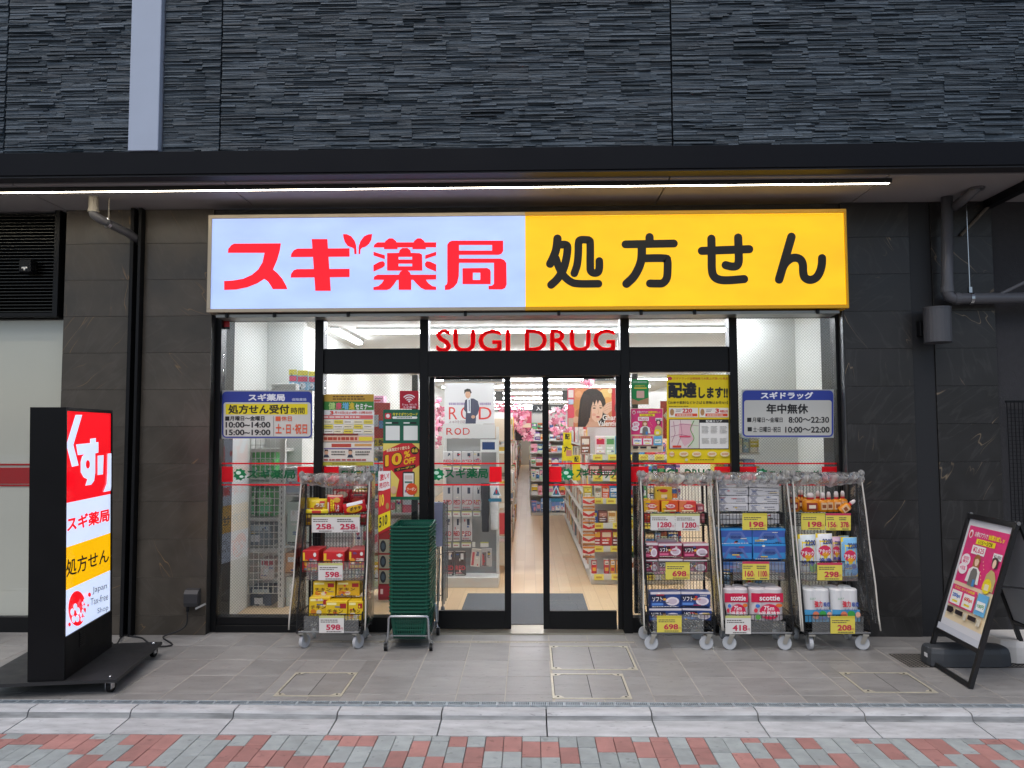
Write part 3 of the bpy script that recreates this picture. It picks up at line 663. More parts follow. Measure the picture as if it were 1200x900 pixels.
# sliding doors, slightly apart
def door(pxa, pxb, lab, text, tu, blk, logo):
    xa, xb = gx(pxa), gx(pxb); Yd = GY+0.02
    d = thing('sliding_door', ((xa+xb)/2, Yd, 0.02), lab, 'door'); zt = gz(441.5)
    st = 0.052; z0 = 0.018; rb_ = gz(716)
    for n_, a, b_, c, e in (('stile', xa, xa+st*(1 if 'right' in lab else 0.75), z0, zt), ('stile', xb-st*(1 if 'left' in lab else 0.75), xb, z0, zt)):
        MB().box(a, b_, Yd-0.02, Yd+0.02, c, e, BLACK, c=0.002).build(n_, d)
    MB().box(xa+st, xb-st, Yd-0.02, Yd+0.02, z0, rb_, BLACK, c=0.002).build('bottom_rail', d)
    MB().box(xa+st, xb-st, Yd-0.02, Yd+0.02, zt-0.02, zt, BLACK, c=0.002).build('top_rail', d)
    g = MB().box(xa+st*.7, xb-st*.7, Yd-0.003, Yd+0.003, rb_, zt-0.02, GLASS).build('pane', d)
    band(g, pxa+5, pxb-5, (blk,), Y=Yd-0.0045, text=(text, tu[0], 548.5, tu[1], 560.5), logo=logo)
    s = face(Yd-0.0045); cx = (blk[0]+blk[1])/2+1
    TEAL = I('2f6f86'); s.poly([(cx-6, 581.5), (cx+6, 581.5), (cx, 568.5)], I('cfd8da')); s.poly([(cx-4, 580), (cx+4, 580), (cx, 571)], TEAL); s.rect(cx-.9, 574, cx+.9, 578.5, I('c22230'))
    left = 'left' in lab
    s.poly([(cx-10, 586), (cx-6.5, 583), (cx-6.5, 584), (cx+6, 584), (cx+6, 588), (cx-6.5, 588), (cx-6.5, 589)] if left else [(cx+10, 586), (cx+6.5, 583), (cx+6.5, 584), (cx-6, 584), (cx-6, 588), (cx+6.5, 588), (cx+6.5, 589)], TEAL)
    s.build('warning_sticker', g)
    return d
door(503, 598.5, 'left leaf of the black framed sliding glass doors', 'スギ薬局', (521, 572), (573.5, 588), 513)
door(636, 728.5, 'right leaf of the black framed sliding glass doors', 'スギドラッグ', (675, 723), (643.5, 658), 665)

MB().box(x['l0']-.02, x['r1']+.01, 0.02, 0.30, ZT+0.252, 3.459, mat('lintel_board', '2b2a29', 0.7)).build('lintel_wall', None, 'dark wall band behind the top edge of the lit sign', 'wall')
# ------------------------------------------------------------------ lit fascia sign
SY = -0.21
sg = thing('shop_sign', (0, -0.1, 2.6), 'long lit fascia sign, pale blue half with red characters, yellow half with black', 'sign')
TLp, TRp, BLp, BRp = at(243, 252, SY), at(993, 244.5, SY), at(243, 366, SY), at(994, 361, SY)
sx0, sx1 = (TLp.x+BLp.x)/2, (TRp.x+BRp.x)/2; sz0, sz1 = (BLp.z+BRp.z)/2, (TLp.z+TRp.z)/2
xm = at(615.5, 305, SY).x
FRAME = mat('sign_frame_aluminium', 'b3a894', 0.4, metal=0.3, var=0.04)
FRY = mat('sign_frame_yellow', 'e0a800', 0.4)
S_W = lit('sign_face_white', 'a8c0f6', 0.54, 0.13); S_Y = lit('sign_face_yellow', 'f2bc00', 0.50, 0.12); S_R = lit('sign_red_lit', 'f00018', 0.50); S_K = mat('sign_black_film', '14110c', 0.5)
fb = 0.028
for (a, b_, m) in ((sx0, xm, FRAME), (xm, sx1, FRY)):
    MB().box(a, b_, SY, -0.015, sz1-fb, sz1, m, c=0.002).build('frame_rail', sg); MB().box(a, b_, SY, -0.015, sz0, sz0+fb, m, c=0.002).build('frame_rail', sg)
MB().box(sx0, sx0+fb, SY, -0.015, sz0+fb, sz1-fb, FRAME, c=0.002).build('frame_stile', sg); MB().box(sx1-fb*0.6, sx1, SY, -0.015, sz0+fb, sz1-fb, FRY, c=0.002).build('frame_stile', sg)
MB().box(sx0+fb, xm, SY+0.012, -0.02, sz0+fb, sz1-fb, S_W).build('lit_panel', sg, label='pale blue lit half of the sign')
MB().box(xm+0.0005, sx1-fb*0.6, SY+0.012, -0.02, sz0+fb, sz1-fb, S_Y).build('lit_panel', sg, label='yellow lit half of the sign')
def glyph(polys, cx, cy_, m, holes=()):
    s = face(SY+0.0105)
    for p in polys: s.poly([(cx+a/6, cy_+b/6) for a, b in p], m)
    for (a, b, c, d) in holes: s.rect(cx+a/6, cy_+b/6, cx+c/6, cy_+d/6, S_W)
    return s.build('character', sg)
glyph([[(162,338),(165,310),(185,285),(205,273),(535,271),(528,320),(510,385),(480,455),(510,480),(545,520),(570,565),(581,593),(478,593),(465,570),(445,540),(418,521),(370,552),(300,580),(220,596),(136,599),(136,536),(200,532),(270,520),(330,493),(375,455),(405,405),(420,338)]], 240, 240, S_R)
glyph([[(605,368),(608,345),(625,320),(650,308),(1018,306),(1018,365)], [(603,512),(607,485),(625,460),(650,452),(1018,450),(1018,508)], [(752,241),(862,241),(886,605),(777,605)],
       [(972,206),(1000,207),(1030,222),(1055,255),(1065,290),(1068,347),(1052,347),(1050,312),(1040,303),(1005,290),(985,262),(975,230)],
       [(1177,206),(1172,245),(1155,275),(1130,295),(1105,303),(1095,315),(1093,347),(1081,347),(1083,290),(1095,255),(1120,222),(1150,208)]], 240, 240, S_R)
glyph([[(106,300),(112,280),(135,264),(547,264),(547,299)], [(180,312),(180,285),(190,255),(215,236),(240,236),(265,255),(275,285),(276,312)], [(380,312),(381,285),(392,255),(415,236),(440,236),(463,255),(474,285),(475,312)],
       [(106,330),(186,355),(186,383),(106,356)], [(547,330),(470,355),(470,381),(547,356)], [(106,425),(150,400),(175,397),(186,410),(186,428),(170,442),(106,470)], [(547,420),(505,400),(480,397),(468,412),(470,432),(485,445),(547,470)],
       [(202,463),(202,340),(285,338),(290,318),(310,304),(345,304),(365,320),(370,338),(430,340),(448,350),(450,463)],
       [(106,527),(112,505),(135,492),(285,492),(295,470),(310,462),(345,462),(362,475),(368,492),(547,492),(547,525),(475,527),(490,550),(520,572),(547,577),(547,598),(470,598),(440,585),(410,555),(385,528),(372,528),(372,598),(283,598),(283,528),(270,530),(250,560),(225,590),(200,599),(106,599),(106,580),(140,572),(165,552),(180,528)]],
      420, 240, S_R, ((283,367,378,385), (283,415,378,433)))
glyph([[(625,280),(640,260),(660,252),(1018,252),(1018,325),(1005,345),(985,352),(708,352),(708,378),(1000,378),(1025,388),(1040,410),(1042,560),(1032,585),(1010,595),(915,595),(915,570),(940,568),(953,555),(953,408),(708,408),(706,500),(695,550),(670,580),(640,597),(608,599),(608,568),(622,558),(625,540)],
       [(732,558),(732,446),(905,444),(925,455),(930,470),(930,558)]], 420, 240, S_R, ((708,283,940,322), (805,478,857,528)))
def brush(strokes, cx, cy_, m):
    s = face(SY+0.0105)
    for wd, pts, cv in strokes: s.stroke([(cx+a/6, cy_+b/6) for a, b in pts], wd/6, m, cv)
    return s.build('character', sg)
brush([(58, [(200,117),(190,195),(168,255),(148,295)], 1), (56, [(225,160),(262,163),(270,190),(262,255),(240,335),(200,400),(155,443)], 1), (54, [(188,255),(210,320),(245,380),(295,422),(350,435),(488,435)], 1),
       (54, [(318,362),(338,300),(346,220),(348,150),(360,128),(400,126),(424,132),(430,160),(430,300),(434,345),(460,360),(485,352),(494,320),(494,275)], 1)], 620, 260, S_K)
brush([(58, [(847,107),(848,150)], 0), (56, [(678,158),(1018,152)], 0), (60, [(793,172),(790,260),(768,330),(732,390),(685,435)], 1), (56, [(812,256),(950,256),(972,272),(974,330),(968,395),(940,430),(900,434),(850,433)], 1)], 620, 260, S_K)
brush([(58, [(135,204),(468,192)], 0), (58, [(202,118),(204,240),(206,340),(222,385),(262,407),(330,410),(432,402)], 1), (58, [(390,110),(393,200),(394,275),(380,308),(345,314),(302,304)], 1)], 800, 260, S_K)
brush([(60, [(765,105),(678,405)], 0), (58, [(686,375),(712,305),(750,265),(790,252),(828,265),(845,300),(847,350),(858,390),(895,408),(938,392),(965,350),(978,300),(980,255)], 1)], 800, 260, S_K)
# steel ledge under the sign with little brackets
b = MB().box(sx0+0.06, sx1-0.06, -0.17, 0.02, sz0-0.035, sz0-0.012, mat('ledge_steel', '8a8a86', 0.35, metal=0.7)); b.build('ledge', sg)
for px in (264, 320, 407, 545, 655, 752, 815, 960):
    xx = at(px, 366, SY).x; MB().box(xx-.012, xx+.012, -0.19, -0.171, sz0-0.04, sz0-0.002, BLACK2, c=0.003).build('bracket', sg)
# ================================================================== SHOP INTERIOR
CZ = 2.72
WOOD = mat('pale_wood_floor', 'd0ae82', 0.36)
_t = WOOD.node_tree; _tc = nd(_t, 'ShaderNodeTexCoord'); _mp = nd(_t, 'ShaderNodeMapping'); _mp.inputs['Rotation'].default_value = (0, 0, R(90)); _bk = nd(_t, 'ShaderNodeTexBrick'); _bk.offset = 0.37
_bk.inputs['Color1'].default_value = (*lin('cfae84'), 1); _bk.inputs['Color2'].default_value = (*lin('d9bc94'), 1); _bk.inputs['Mortar'].default_value = (*lin('c2a278'), 1)
_bk.inputs['Scale'].default_value = 1.0; _bk.inputs['Brick Width'].default_value = 0.9; _bk.inputs['Row Height'].default_value = 0.12; _bk.inputs['Mortar Size'].default_value = 0.003
_t.links.new(_tc.outputs['Object'], _mp.inputs[0]); _t.links.new(_mp.outputs[0], _bk.inputs['Vector']); _t.links.new(_bk.outputs['Color'], _t.nodes['Principled BSDF'].inputs['Base Color'])
MB().box(-3.6, 4.2, 0.30, 33, -0.05, 0.006, WOOD).build('shop_floor', kind='structure')
MB().box(-3.6, 4.2, 0.205, 33, CZ, CZ+0.1, mat('white_ceiling_board', 'd6d6d2', 0.8, var=0.02)).build('shop_ceiling', kind='structure')
lw_x = x['l0']+0.035; rw_x = x['r1']-0.02
MB().box(lw_x-0.1, lw_x, 0.21, 1.38, 0.006, CZ-.002, WALLW).build('shop_wall_left', kind='structure')
MB().box(lw_x-0.1, lw_x+0.36, 1.382, 1.5, 0.006, CZ-.002, WALLW).build('shop_wall_left_return', kind='structure')
MB().box(lw_x+0.20, lw_x+0.30, 1.502, 33, 0.006, CZ-.002, WALLW).build('shop_wall_left_deep', kind='structure')
MB().box(rw_x, rw_x+0.1, 0.21, 1.20, 0.006, CZ-.002, WALLW).build('shop_wall_right', kind='structure')
MB().box(rw_x-0.62, rw_x+0.1, 1.202, 1.32, 0.006, CZ-.002, WALLW).build('shop_wall_right_return', kind='structure')
MB().box(rw_x+0.9, rw_x+1.0, 1.322, 33, 0.006, CZ-.002, WALLW).build('shop_wall_right_deep', kind='structure')
MB().box(-3.6, 4.2, 32.9, 33.0, 0.006, CZ-.002, WALLW).build('shop_wall_back', kind='structure')
# carpet mat inside the doors
ma, mb_ = gr(548, 697), gr(683, 697)
MB().box(ma.x, mb_.x, 0.32, ma.y, 0.0065, 0.016, mat('grey_entrance_carpet', '55575a', 0.95, var=0.2, vs_=90, bump=0.6, bs=200), c=0.003).build('door_mat', None, 'dark grey carpet mat just inside the sliding doors', 'mat')
# lamps in rows across the ceiling
TUBE = mat('tube_light', 'ffffff', 0.4, emit='f4f7ff', es=34.0)
HOUS = mat('light_housing', 'c8c8c4', 0.5)
rowsY = [0.95, 1.90, 4.3, 6.9, 9.75, 12.2, 15.3, 18.6, 22.0, 26.0, 30.0]
ordn = ['first', 'second', 'third', 'fourth', 'fifth', 'sixth', 'seventh', 'eighth', 'ninth', 'tenth', 'eleventh']
for i, yy in enumerate(rowsY):
    t = thing('ceiling_light', (0.1, yy, CZ-0.06), '%s row of white tube light across the shop ceiling, counted from the doors' % ordn[i], 'ceiling light', 'tube lights across the shop ceiling')
    xa, xb = (gr(421, 386, CZ).x, gr(905, 381, CZ).x) if i == 1 else (-2.3, 2.2) if i == 0 else (-2.1, 2.9)
    MB().box(xa, xb, yy-0.05, yy+0.05, CZ-0.03, CZ-0.001, HOUS).build('housing', t)
    MB().box(xa+.01, xb-.01, yy-0.035, yy+0.035, CZ-0.06, CZ-0.031, TUBE, c=0.008).build('tube', t)
pA = gr(392, 382, CZ)
t = thing('ceiling_light', (pA.x, 2.4, CZ-0.06), 'tube light running back into the shop above the left windows', 'ceiling light', 'tube lights across the shop ceiling')
MB().box(pA.x-0.05, pA.x+0.05, pA.y, pA.y+1.2, CZ-0.03, CZ-.001, HOUS).build('housing', t); MB().box(pA.x-0.035, pA.x+0.035, pA.y+.01, pA.y+1.19, CZ-0.06, CZ-0.031, TUBE, c=0.008).build('tube', t)
t = thing('ceiling_light', (1.75, 5.5, CZ-0.06), 'tube light running back into the shop on the right side', 'ceiling light', 'tube lights across the shop ceiling')
MB().box(1.70, 1.80, 4.6, 6.6, CZ-0.03, CZ-.001, HOUS).build('housing', t); MB().box(1.715, 1.785, 4.61, 6.59, CZ-0.06, CZ-0.031, TUBE, c=0.008).build('tube', t)
# orange alarm lamp on the right wall
p = at(956, 380, 1.19)
t = thing('alarm_lamp', (p.x, 1.2, p.z-0.07), 'orange alarm lamp high on the white wall', 'alarm')
MB().box(p.x-.06, p.x+.06, 1.17, 1.2, p.z-.20, p.z+.09, I('d4d4ce'), c=0.004).build('back_plate', t); MB().box(p.x-.035, p.x+.03, 1.10, 1.169, p.z-.075, p.z+.075, mat('orange_plastic', 'e2562a', 0.3), c=0.01).build('lens', t)
for (px, py, w_, h_, L) in ((952, 517, .05, .09, 'small white switch plate low on the wall beside the hours board'), (969, 520, .05, .12, 'white wall telephone unit beside the switch plate')):
    p = at(px, py, 1.19); t = thing('wall_switch', (p.x, 1.19, p.z), L, 'switch')
    MB().box(p.x-w_/2, p.x+w_/2, 1.17, 1.2, p.z-h_, p.z+h_, I('c2c4c2'), c=0.004).build('plate', t); MB().box(p.x-.012, p.x+.012, 1.16, 1.169, p.z-.02, p.z+.05, I('3b3d40')).build('rocker', t)

# -------- goods
PAL = ['d83a3a', 'e9c338', '4a8fcf', 'f0ede6', 'e88ab0', '5aa768', '8a4b2f', 'f2f2f2', 'e07a2e', '6b4c8f', 'c9d6e2', 'b8332f', 'f4dfae', '2f5f9e', 'f7b7c9', 'efefef', 'cfe3c2']
def goods(b, xa, xb, ya, yb, z0, zmax, rr, pal=PAL, wmin=0.05, wmax=0.12, gap=0.004, fillh=(0.6, 0.98)):
    xx = xa
    while xx < xb-0.02:
        w_ = rr.uniform(wmin, wmax); e = min(xx+w_, xb); h = (zmax-z0)*rr.uniform(*fillh); c1, c2 = rr.choice(pal), rr.choice(pal)
        b.box(xx+gap, e-gap, ya, yb, z0, z0+h, ink(c1), c=0.003)
        wd_ = e-xx-2*gap
        def q4(u0, v0, u1, v1, cc, lift): b.add([(xx+gap+wd_*u0, ya-lift, z0+h*v0), (xx+gap+wd_*u1, ya-lift, z0+h*v0), (xx+gap+wd_*u1, ya-lift, z0+h*v1), (xx+gap+wd_*u0, ya-lift, z0+h*v1)], [(0, 1, 2, 3)], ink(cc))
        k = rr.random(); q4(.04, .15+.3*k, .96, .5+.35*k, c2, .0012)
        if rr.random() < .5: q4(.04, .86, .96, .97, rr.choice(pal), .0012)
        cx_, cz_, rx_, rz_ = rr.uniform(.3, .7), rr.uniform(.3, .7), rr.uniform(.15, .32), rr.uniform(.1, .25)
        if rr.random() < .6: b.add([(xx+gap+wd_*(cx_+rx_*math.cos(a_*.785)), ya-.0022, z0+h*(cz_+rz_*math.sin(a_*.785))) for a_ in range(8)], [tuple(range(8))], ink(rr.choice(pal)))
        for q_ in range(rr.randint(1, 3)): v_ = rr.uniform(.12, .85); u_ = rr.uniform(.08, .3); q4(u_, v_, rr.uniform(.6, .92), v_+rr.uniform(.03, .09), rr.choice(('2a2a2a', 'ffffff', 'c01525', '2a3f8a', 'f4f0e4')), .0032)
        xx = e
def side_goods(b, xf, ya, yb, z0, zmax, rr, sgn, pal=PAL, depth=0.18):   # goods on a shelf whose front faces +-x
    yy = ya
    while yy < yb-0.02:
        w_ = rr.uniform(0.06, 0.14); e = min(yy+w_, yb); h = (zmax-z0)*rr.uniform(0.55, 0.97); o = rr.uniform(0, 0.03); a_, b_ = (xf+o, xf+depth) if sgn < 0 else (xf-depth, xf-o)
        b.box(min(a_, b_), max(a_, b_), yy+.004, e-.004, z0, z0+h, ink(rr.choice(pal)), c=0.003)
        xs_ = (xf+o-.0015) if sgn < 0 else (xf-o+.0015)
        b.add([(xs_, yy+.01, z0+h*.2), (xs_, e-.01, z0+h*.2), (xs_, e-.01, z0+h*.6), (xs_, yy+.01, z0+h*.6)], [(0, 1, 2, 3)], ink(rr.choice(pal)))
        yy = e
SHW = mat('white_shelf_steel', 'd2d1cc', 0.45)
def gondola(name, label, xa, xb, ya, yb, ztop_, shelves, side=None):
    t = thing(name, ((xa+xb)/2, ya, 0.006), label, 'shelf unit')
    MB().box(xa, xb, ya+0.02, yb, 0.006, 0.10, SHW, c=0.004).build('base', t)
    MB().box(xa+.02, xb-.02, ya+0.34, ya+0.36, 0.10, ztop_, SHW).build('back_panel', t)
    for xx in (xa+.012, xb-.012): MB().box(xx-.012, xx+.012, ya+0.30, ya+0.339, 0.10, ztop_, SHW).build('upright', t)
    for z in shelves:
        s_ = MB().box(xa+.005, xb-.005, ya, ya+0.33, z-0.018, z, SHW).build('shelf', t)
    return t
# right aisle unit: end shelves facing the doors
ga_, gY = at(693, 686, 2.0).x, 2.0
sh_py = (673, 640, 613, 584, 557.5, 533)
shz = [at(700, p_, gY).z for p_ in sh_py]
gd = gondola('gondola_end_shelf', 'white end shelf unit of sweets right of the aisle', ga_, 1.62, gY, 8.0, 2.05, shz)
for i, z in enumerate(shz):       # yellow price strips
    b = MB(); rr = random.Random(40+i); b.box(ga_+.005, 1.615, gY-.006, gY-.0005, z-0.055, z-0.001, I('d9d8d2'))
    xx = ga_+0.03
    while xx < 1.5:
        b.box(xx, xx+0.10, gY-.009, gY-.0065, z-0.058, z+0.004, I('f0e05a')); b.box(xx+.02, xx+.08, gY-.0105, gY-.0095, z-0.04, z-0.02, I('c9a02a')); xx += rr.uniform(0.13, 0.24)
    b.build('price_strip', gd)
GG = 'goods on the end shelf right of the aisle'
def pk(name, label, cat, group, px0, py0, px1, py1, Y, depth, base, prints=(), tilt=0.0, ch=0.004):
    Y = cart_y(Y, py1) if 'cart_y' in globals() else Y
    s = face(Y); a = at(px0, py1, Y); c = at(px1, py0, Y)
    s.box(a.x, c.x, Y, Y+depth, a.z, c.z, base if not isinstance(base, str) else mat('carton_'+base, base, 0.38), c=ch)
    W_, H_ = px1-px0, py1-py0
    s.step = 0.0005
    for pr in prints:
        k = pr[0]; u0, v0, u1, v1 = px0+W_*pr[1], py0+H_*pr[2], px0+W_*pr[3], py0+H_*pr[4]; m = ink(pr[5])
        if k == 'r': s.rect(u0, v0, u1, v1, m)
        elif k == 'e': s.ell((u0+u1)/2, (v0+v1)/2, (u1-u0)/2, (v1-v0)/2, m, 14)
        elif k == 't': s.txt(pr[6], u0, v0, u1, v1, m, 0.03)
        elif k == 'd': s.dashes(u0, v0, u1, v1, pr[6], m, seed=int(px0*7+py0))
        elif k == 'p': s.poly([(px0+W_*q[0], py0+H_*q[1]) for q in pr[6]], m)
    rq = random.Random(int(px0*31+py0*17)); small = min(W_, H_) < 7
    if prints and not small:
        for _ in range(rq.randint(3, 5)):
            u = rq.uniform(.04, .7); v = rq.uniform(.06, .86); c_ = rq.choice(('f2ece0', '2c2622', 'c8202c', 'e6c23a', '3a5a9a', 'd8d4cc'))
            if rq.random() < .3: s.ell(px0+W_*(u+.08), py0+H_*(v+.04), W_*.05, H_*.06, ink(c_), 10)
            else: s.dashes(px0+W_*u, py0+H_*v, px0+W_*min(.97, u+rq.uniform(.15, .35)), py0+H_*min(.97, v+rq.uniform(.06, .14)), rq.randint(1, 2), ink(c_), .55, rq.randint(0, 999), .08, .3)
        s.dashes(px0+W_*.05, py0+H_*.93, px0+W_*.95, py0+H_*.985, 1, ink(rq.choice(('f2ece0', '2c2622'))), .7, rq.randint(0, 999), .02, .08)
    o = s.build(name, None, label, cat, group)
    if Y < 0: o.rotation_euler = (0, rq.uniform(-.012, .012), rq.uniform(-.05, .05))
    if tilt: o.rotation_euler = (0, tilt, 0)
    return o
def on_shelf(i, pxs, h, cols, label, name='carton', cat='box', kind='box'):
    z = shz[i]
    for (a, b_), c in zip(pxs, cols):
        top = sh_py[i]-h
        if kind == 'can':
            p = at((a+b_)/2, sh_py[i], gY+0.06); r_ = abs(at(b_, 600, gY).x-at(a, 600, gY).x)/2
            H_ = at(700, top, gY).z-z
            o = MB().lathe([(r_, 0), (r_, H_*0.93)], ink(c[0]), 14, (p.x, gY+0.06, z+.001)).lathe([(r_*1.04, H_*0.93), (r_*1.04, H_)], ink('d8d8d8'), 14, (p.x, gY+0.06, z+.001)).build(name, None, c[2], cat, GG)
            s = MB().box(p.x-r_*.7, p.x+r_*.7, gY+0.06-r_*1.06, gY+0.06-r_*0.6, z+H_*.62, z+H_*.86, ink('f3efe6')).box(p.x-r_*.5, p.x+r_*.5, gY+0.06-r_*1.08, gY+0.06-r_*0.62, z+H_*.7, z+H_*.76, ink('2b1c18')).box(p.x-r_*.6, p.x+r_*.6, gY+0.06-r_*1.07, gY+0.06-r_*0.6, z+H_*.2, z+H_*.42, ink(c[1])).build('label_print', o)
        else:
            pk(name, c[2], cat, GG, a, top, b_, sh_py[i]-0.3, gY+0.02, 0.12, c[0], [('r', .1, .15, .9, .45, c[1]), ('d', .12, .55, .88, .9, 'ffffff' if c[0] != 'f3efe6' else '555555', 2)])
on_shelf(0, [(693, 699.5), (707.5, 714), (714.8, 721), (721.8, 727.5)], 17, [('c8202a', 'e9b12e', 'red snack can alone at the left of the lowest sweet shelf'), ('c8202a', 'e9b12e', 'red snack can next to the yellow cans on the lowest shelf'), ('eaa61c', 'c8202a', 'yellow snack can beside the red can on the lowest shelf'), ('eaa61c', '8a4b2f', 'yellow snack can nearest the door edge on the lowest shelf')], '', 'snack_can', 'can', 'can')
on_shelf(1, [(696.5, 704), (704.5, 717), (717.5, 728)], 19, [('b51f28', 'e9b12e', 'dark red sweet bag at left of the second shelf'), ('c8352d', 'f3dfc0', 'red biscuit bag in the middle of the second shelf'), ('7e2320', 'e9d23c', 'brown red sweet pack at right of the second shelf')], '')
on_shelf(2, [(690, 700.5), (701.5, 712), (712.5, 722), (722.5, 728)], 14, [('2f4f9e', 'e9c338', 'blue sweet carton on the third shelf'), ('7a3f30', 'c98d7c', 'brown chocolate carton on the third shelf'), ('e6d3a6', 'c99040', 'cream biscuit carton on the third shelf'), ('f0b92a', 'a8321f', 'yellow carton at the right of the third shelf')], '')
on_shelf(3, [(684, 694), (697, 705), (705.6, 714), (714.5, 724), (724.5, 728)], 14, [('b6a23a', 'e9d23c', 'olive sweet packet left on the fourth shelf'), ('d9d0b8', '8a7a5a', 'beige carton on the fourth shelf'), ('e8612a', 'f0d5b8', 'orange carton on the fourth shelf'), ('2c7fb4', 'eaf2f6', 'blue carton on the fourth shelf'), ('a8242c', 'e8d0c0', 'dark red carton at the edge of the fourth shelf')], '')
on_shelf(4, [(690, 703), (704, 722), (722.5, 728)], 13, [('8c2430', 'd8c0b0', 'wine red chocolate carton on the fifth shelf'), ('7a1f2c', 'b88a7a', 'long maroon chocolate carton on the fifth shelf'), ('a8442c', 'e8d0c0', 'russet carton at right of the fifth shelf')], '')
on_shelf(5, [(681, 691.5), (698, 709.5), (710, 720.5), (721, 728)], 22, [('8a5a44', 'e8ddd0', 'brown pack on the top sweet shelf'), ('e8d4d6', 'c8244c', 'pale pink pack on the top sweet shelf'), ('cfe0c8', '5a9a5a', 'pale green pack on the top sweet shelf'), ('5aa8c8', 'e8f0f4', 'blue pack at right of the top sweet shelf')], '')
b = MB(); rr = random.Random(77)
for i, z in enumerate(shz):
    zn = shz[i+1]-0.05 if i < 5 else z+0.22
    goods(b, at(731, 600, gY).x, 1.60, gY+0.02, gY+0.2, z+.001, zn, rr, fillh=(0.55, 0.9))
b.build('packed_goods', None, 'mixed cartons filling the end shelves behind the right window', 'goods', kind='stuff')
# hanging strip of five snack packs at the corner of the end shelf
for k in range(5):
    v0 = 582+k*14.6
    pk('hanging_snack_pack', '%s of five red and white snack packs on the hanging strip' % ('topmost', 'second from top', 'middle', 'fourth from top', 'lowest')[k], 'snack pack', 'snack packs on the hanging strip', 683, v0, 697, v0+13.5, gY-0.06, 0.03, 'e9e2d4', [('r', 0, .0, 1, .18, 'e08a2a'), ('p', 0, 0, 1, 1, 'd22a26', [(0, .22), (.5, .5), (1, .22), (1, .55), (.5, .68), (0, .55)]), ('r', 0, .78, 1, 1, 'b8763a')], ch=0.006)
# goods along the side of that unit, receding down the aisle
b = MB(); rr = random.Random(5); BP = ['e9e4da', 'd8d2c6', 'b5a58f', 'c8b7a0', 'e6c9c9', 'dfe6e2', '8d7d6c', 'd0a58a', 'f0ede6', 'c23a3a', 'e0b94a', '7a8a9a', 'efe9e0', '6e8f6a']
for z, zn in ((0.12, 0.36), (0.40, 0.62), (0.66, 0.88), (0.92, 1.16), (1.20, 1.42), (1.46, 1.72)):
    side_goods(b, ga_-0.0, gY+0.36, 8.0, z, zn, rr, -1, BP)
b.build('packed_goods', None, 'pale packets hanging along the aisle side of the sweets unit', 'goods', kind='stuff')
b = MB()
for z in (0.11, 0.39, 0.65, 0.91, 1.19, 1.45): b.box(ga_-0.03, ga_+0.3, gY+0.37, 7.99, z-.012, z, SHW)
b.build('side_shelf', gd)
MB().box(ga_+0.25, ga_+0.3, gY+0.37, 7.99, 0.1, 1.9, SHW).build('side_back', gd)
# far end shelf along the aisle and more goods
fx0, fx1, fY = at(622, 600, 8.6).x, at(661, 600, 8.6).x+0.4, 8.6
fz = [at(640, p_, fY).z for p_ in (601, 580, 563, 546, 530, 516, 503)]
fd = gondola('far_end_shelf', 'farther white shelf end standing in the aisle view', fx0, fx1, fY, 20, 1.95, fz[1:])
b = MB(); rr = random.Random(9)
for i, z in enumerate(fz):
    zn = (fz[i+1]-0.03) if i < 6 else z+0.2
    goods(b, fx0+.01, fx1-.01, fY+0.02, fY+0.22, z+.001, zn, rr, ['8fb0e0', '6f92d8', 'f2f2f2', 'e6a8bc'] if i == 0 else PAL, 0.07, 0.14)
b.build('packed_goods', None, 'mixed goods on the farther shelf end in the aisle', 'goods', kind='stuff')
b = MB(); rr = random.Random(15)
for z, zn in ((0.1, 0.4), (0.45, 0.75), (0.8, 1.1), (1.15, 1.45), (1.5, 1.8)): side_goods(b, fx0-0.02, fY+0.4, 28, z, zn, rr, -1, PAL+BP)
b.build('packed_goods', None, 'rows of goods receding along the far right of the aisle', 'goods', kind='stuff')
b = MB(); rr = random.Random(16)
lxf = at(601, 560, 9.0).x
for z, zn in ((0.1, 0.4), (0.45, 0.75), (0.8, 1.1), (1.15, 1.45), (1.5, 1.85)):
    side_goods(b, lxf-0.05, 9.0, 30, z, zn, rr, 1, PAL+BP); side_goods(b, -0.23, 2.6, 8.8, z, zn, rr, 1, BP)
b.build('packed_goods', None, 'rows of goods receding along the left of the aisle', 'goods', kind='stuff')
b = MB(); rr = random.Random(17)
for z, zn in ((0.2, 0.6), (0.65, 1.0), (1.05, 1.35), (1.4, 1.7)): goods(b, lxf-1.2, lxf-0.05, 8.95, 9.15, z, zn, rr, BP, 0.08, 0.16)
b.build('packed_goods', None, 'brown and pale goods on the shelf end at the left of the aisle', 'goods', kind='stuff')
MB().box(-2.2, 3.0, 30.5, 30.9, 0.01, 2.0, mat('far_counter', '9a948a', 0.7)).build('far_counter', None, 'pale counter at the back of the shop', 'counter')
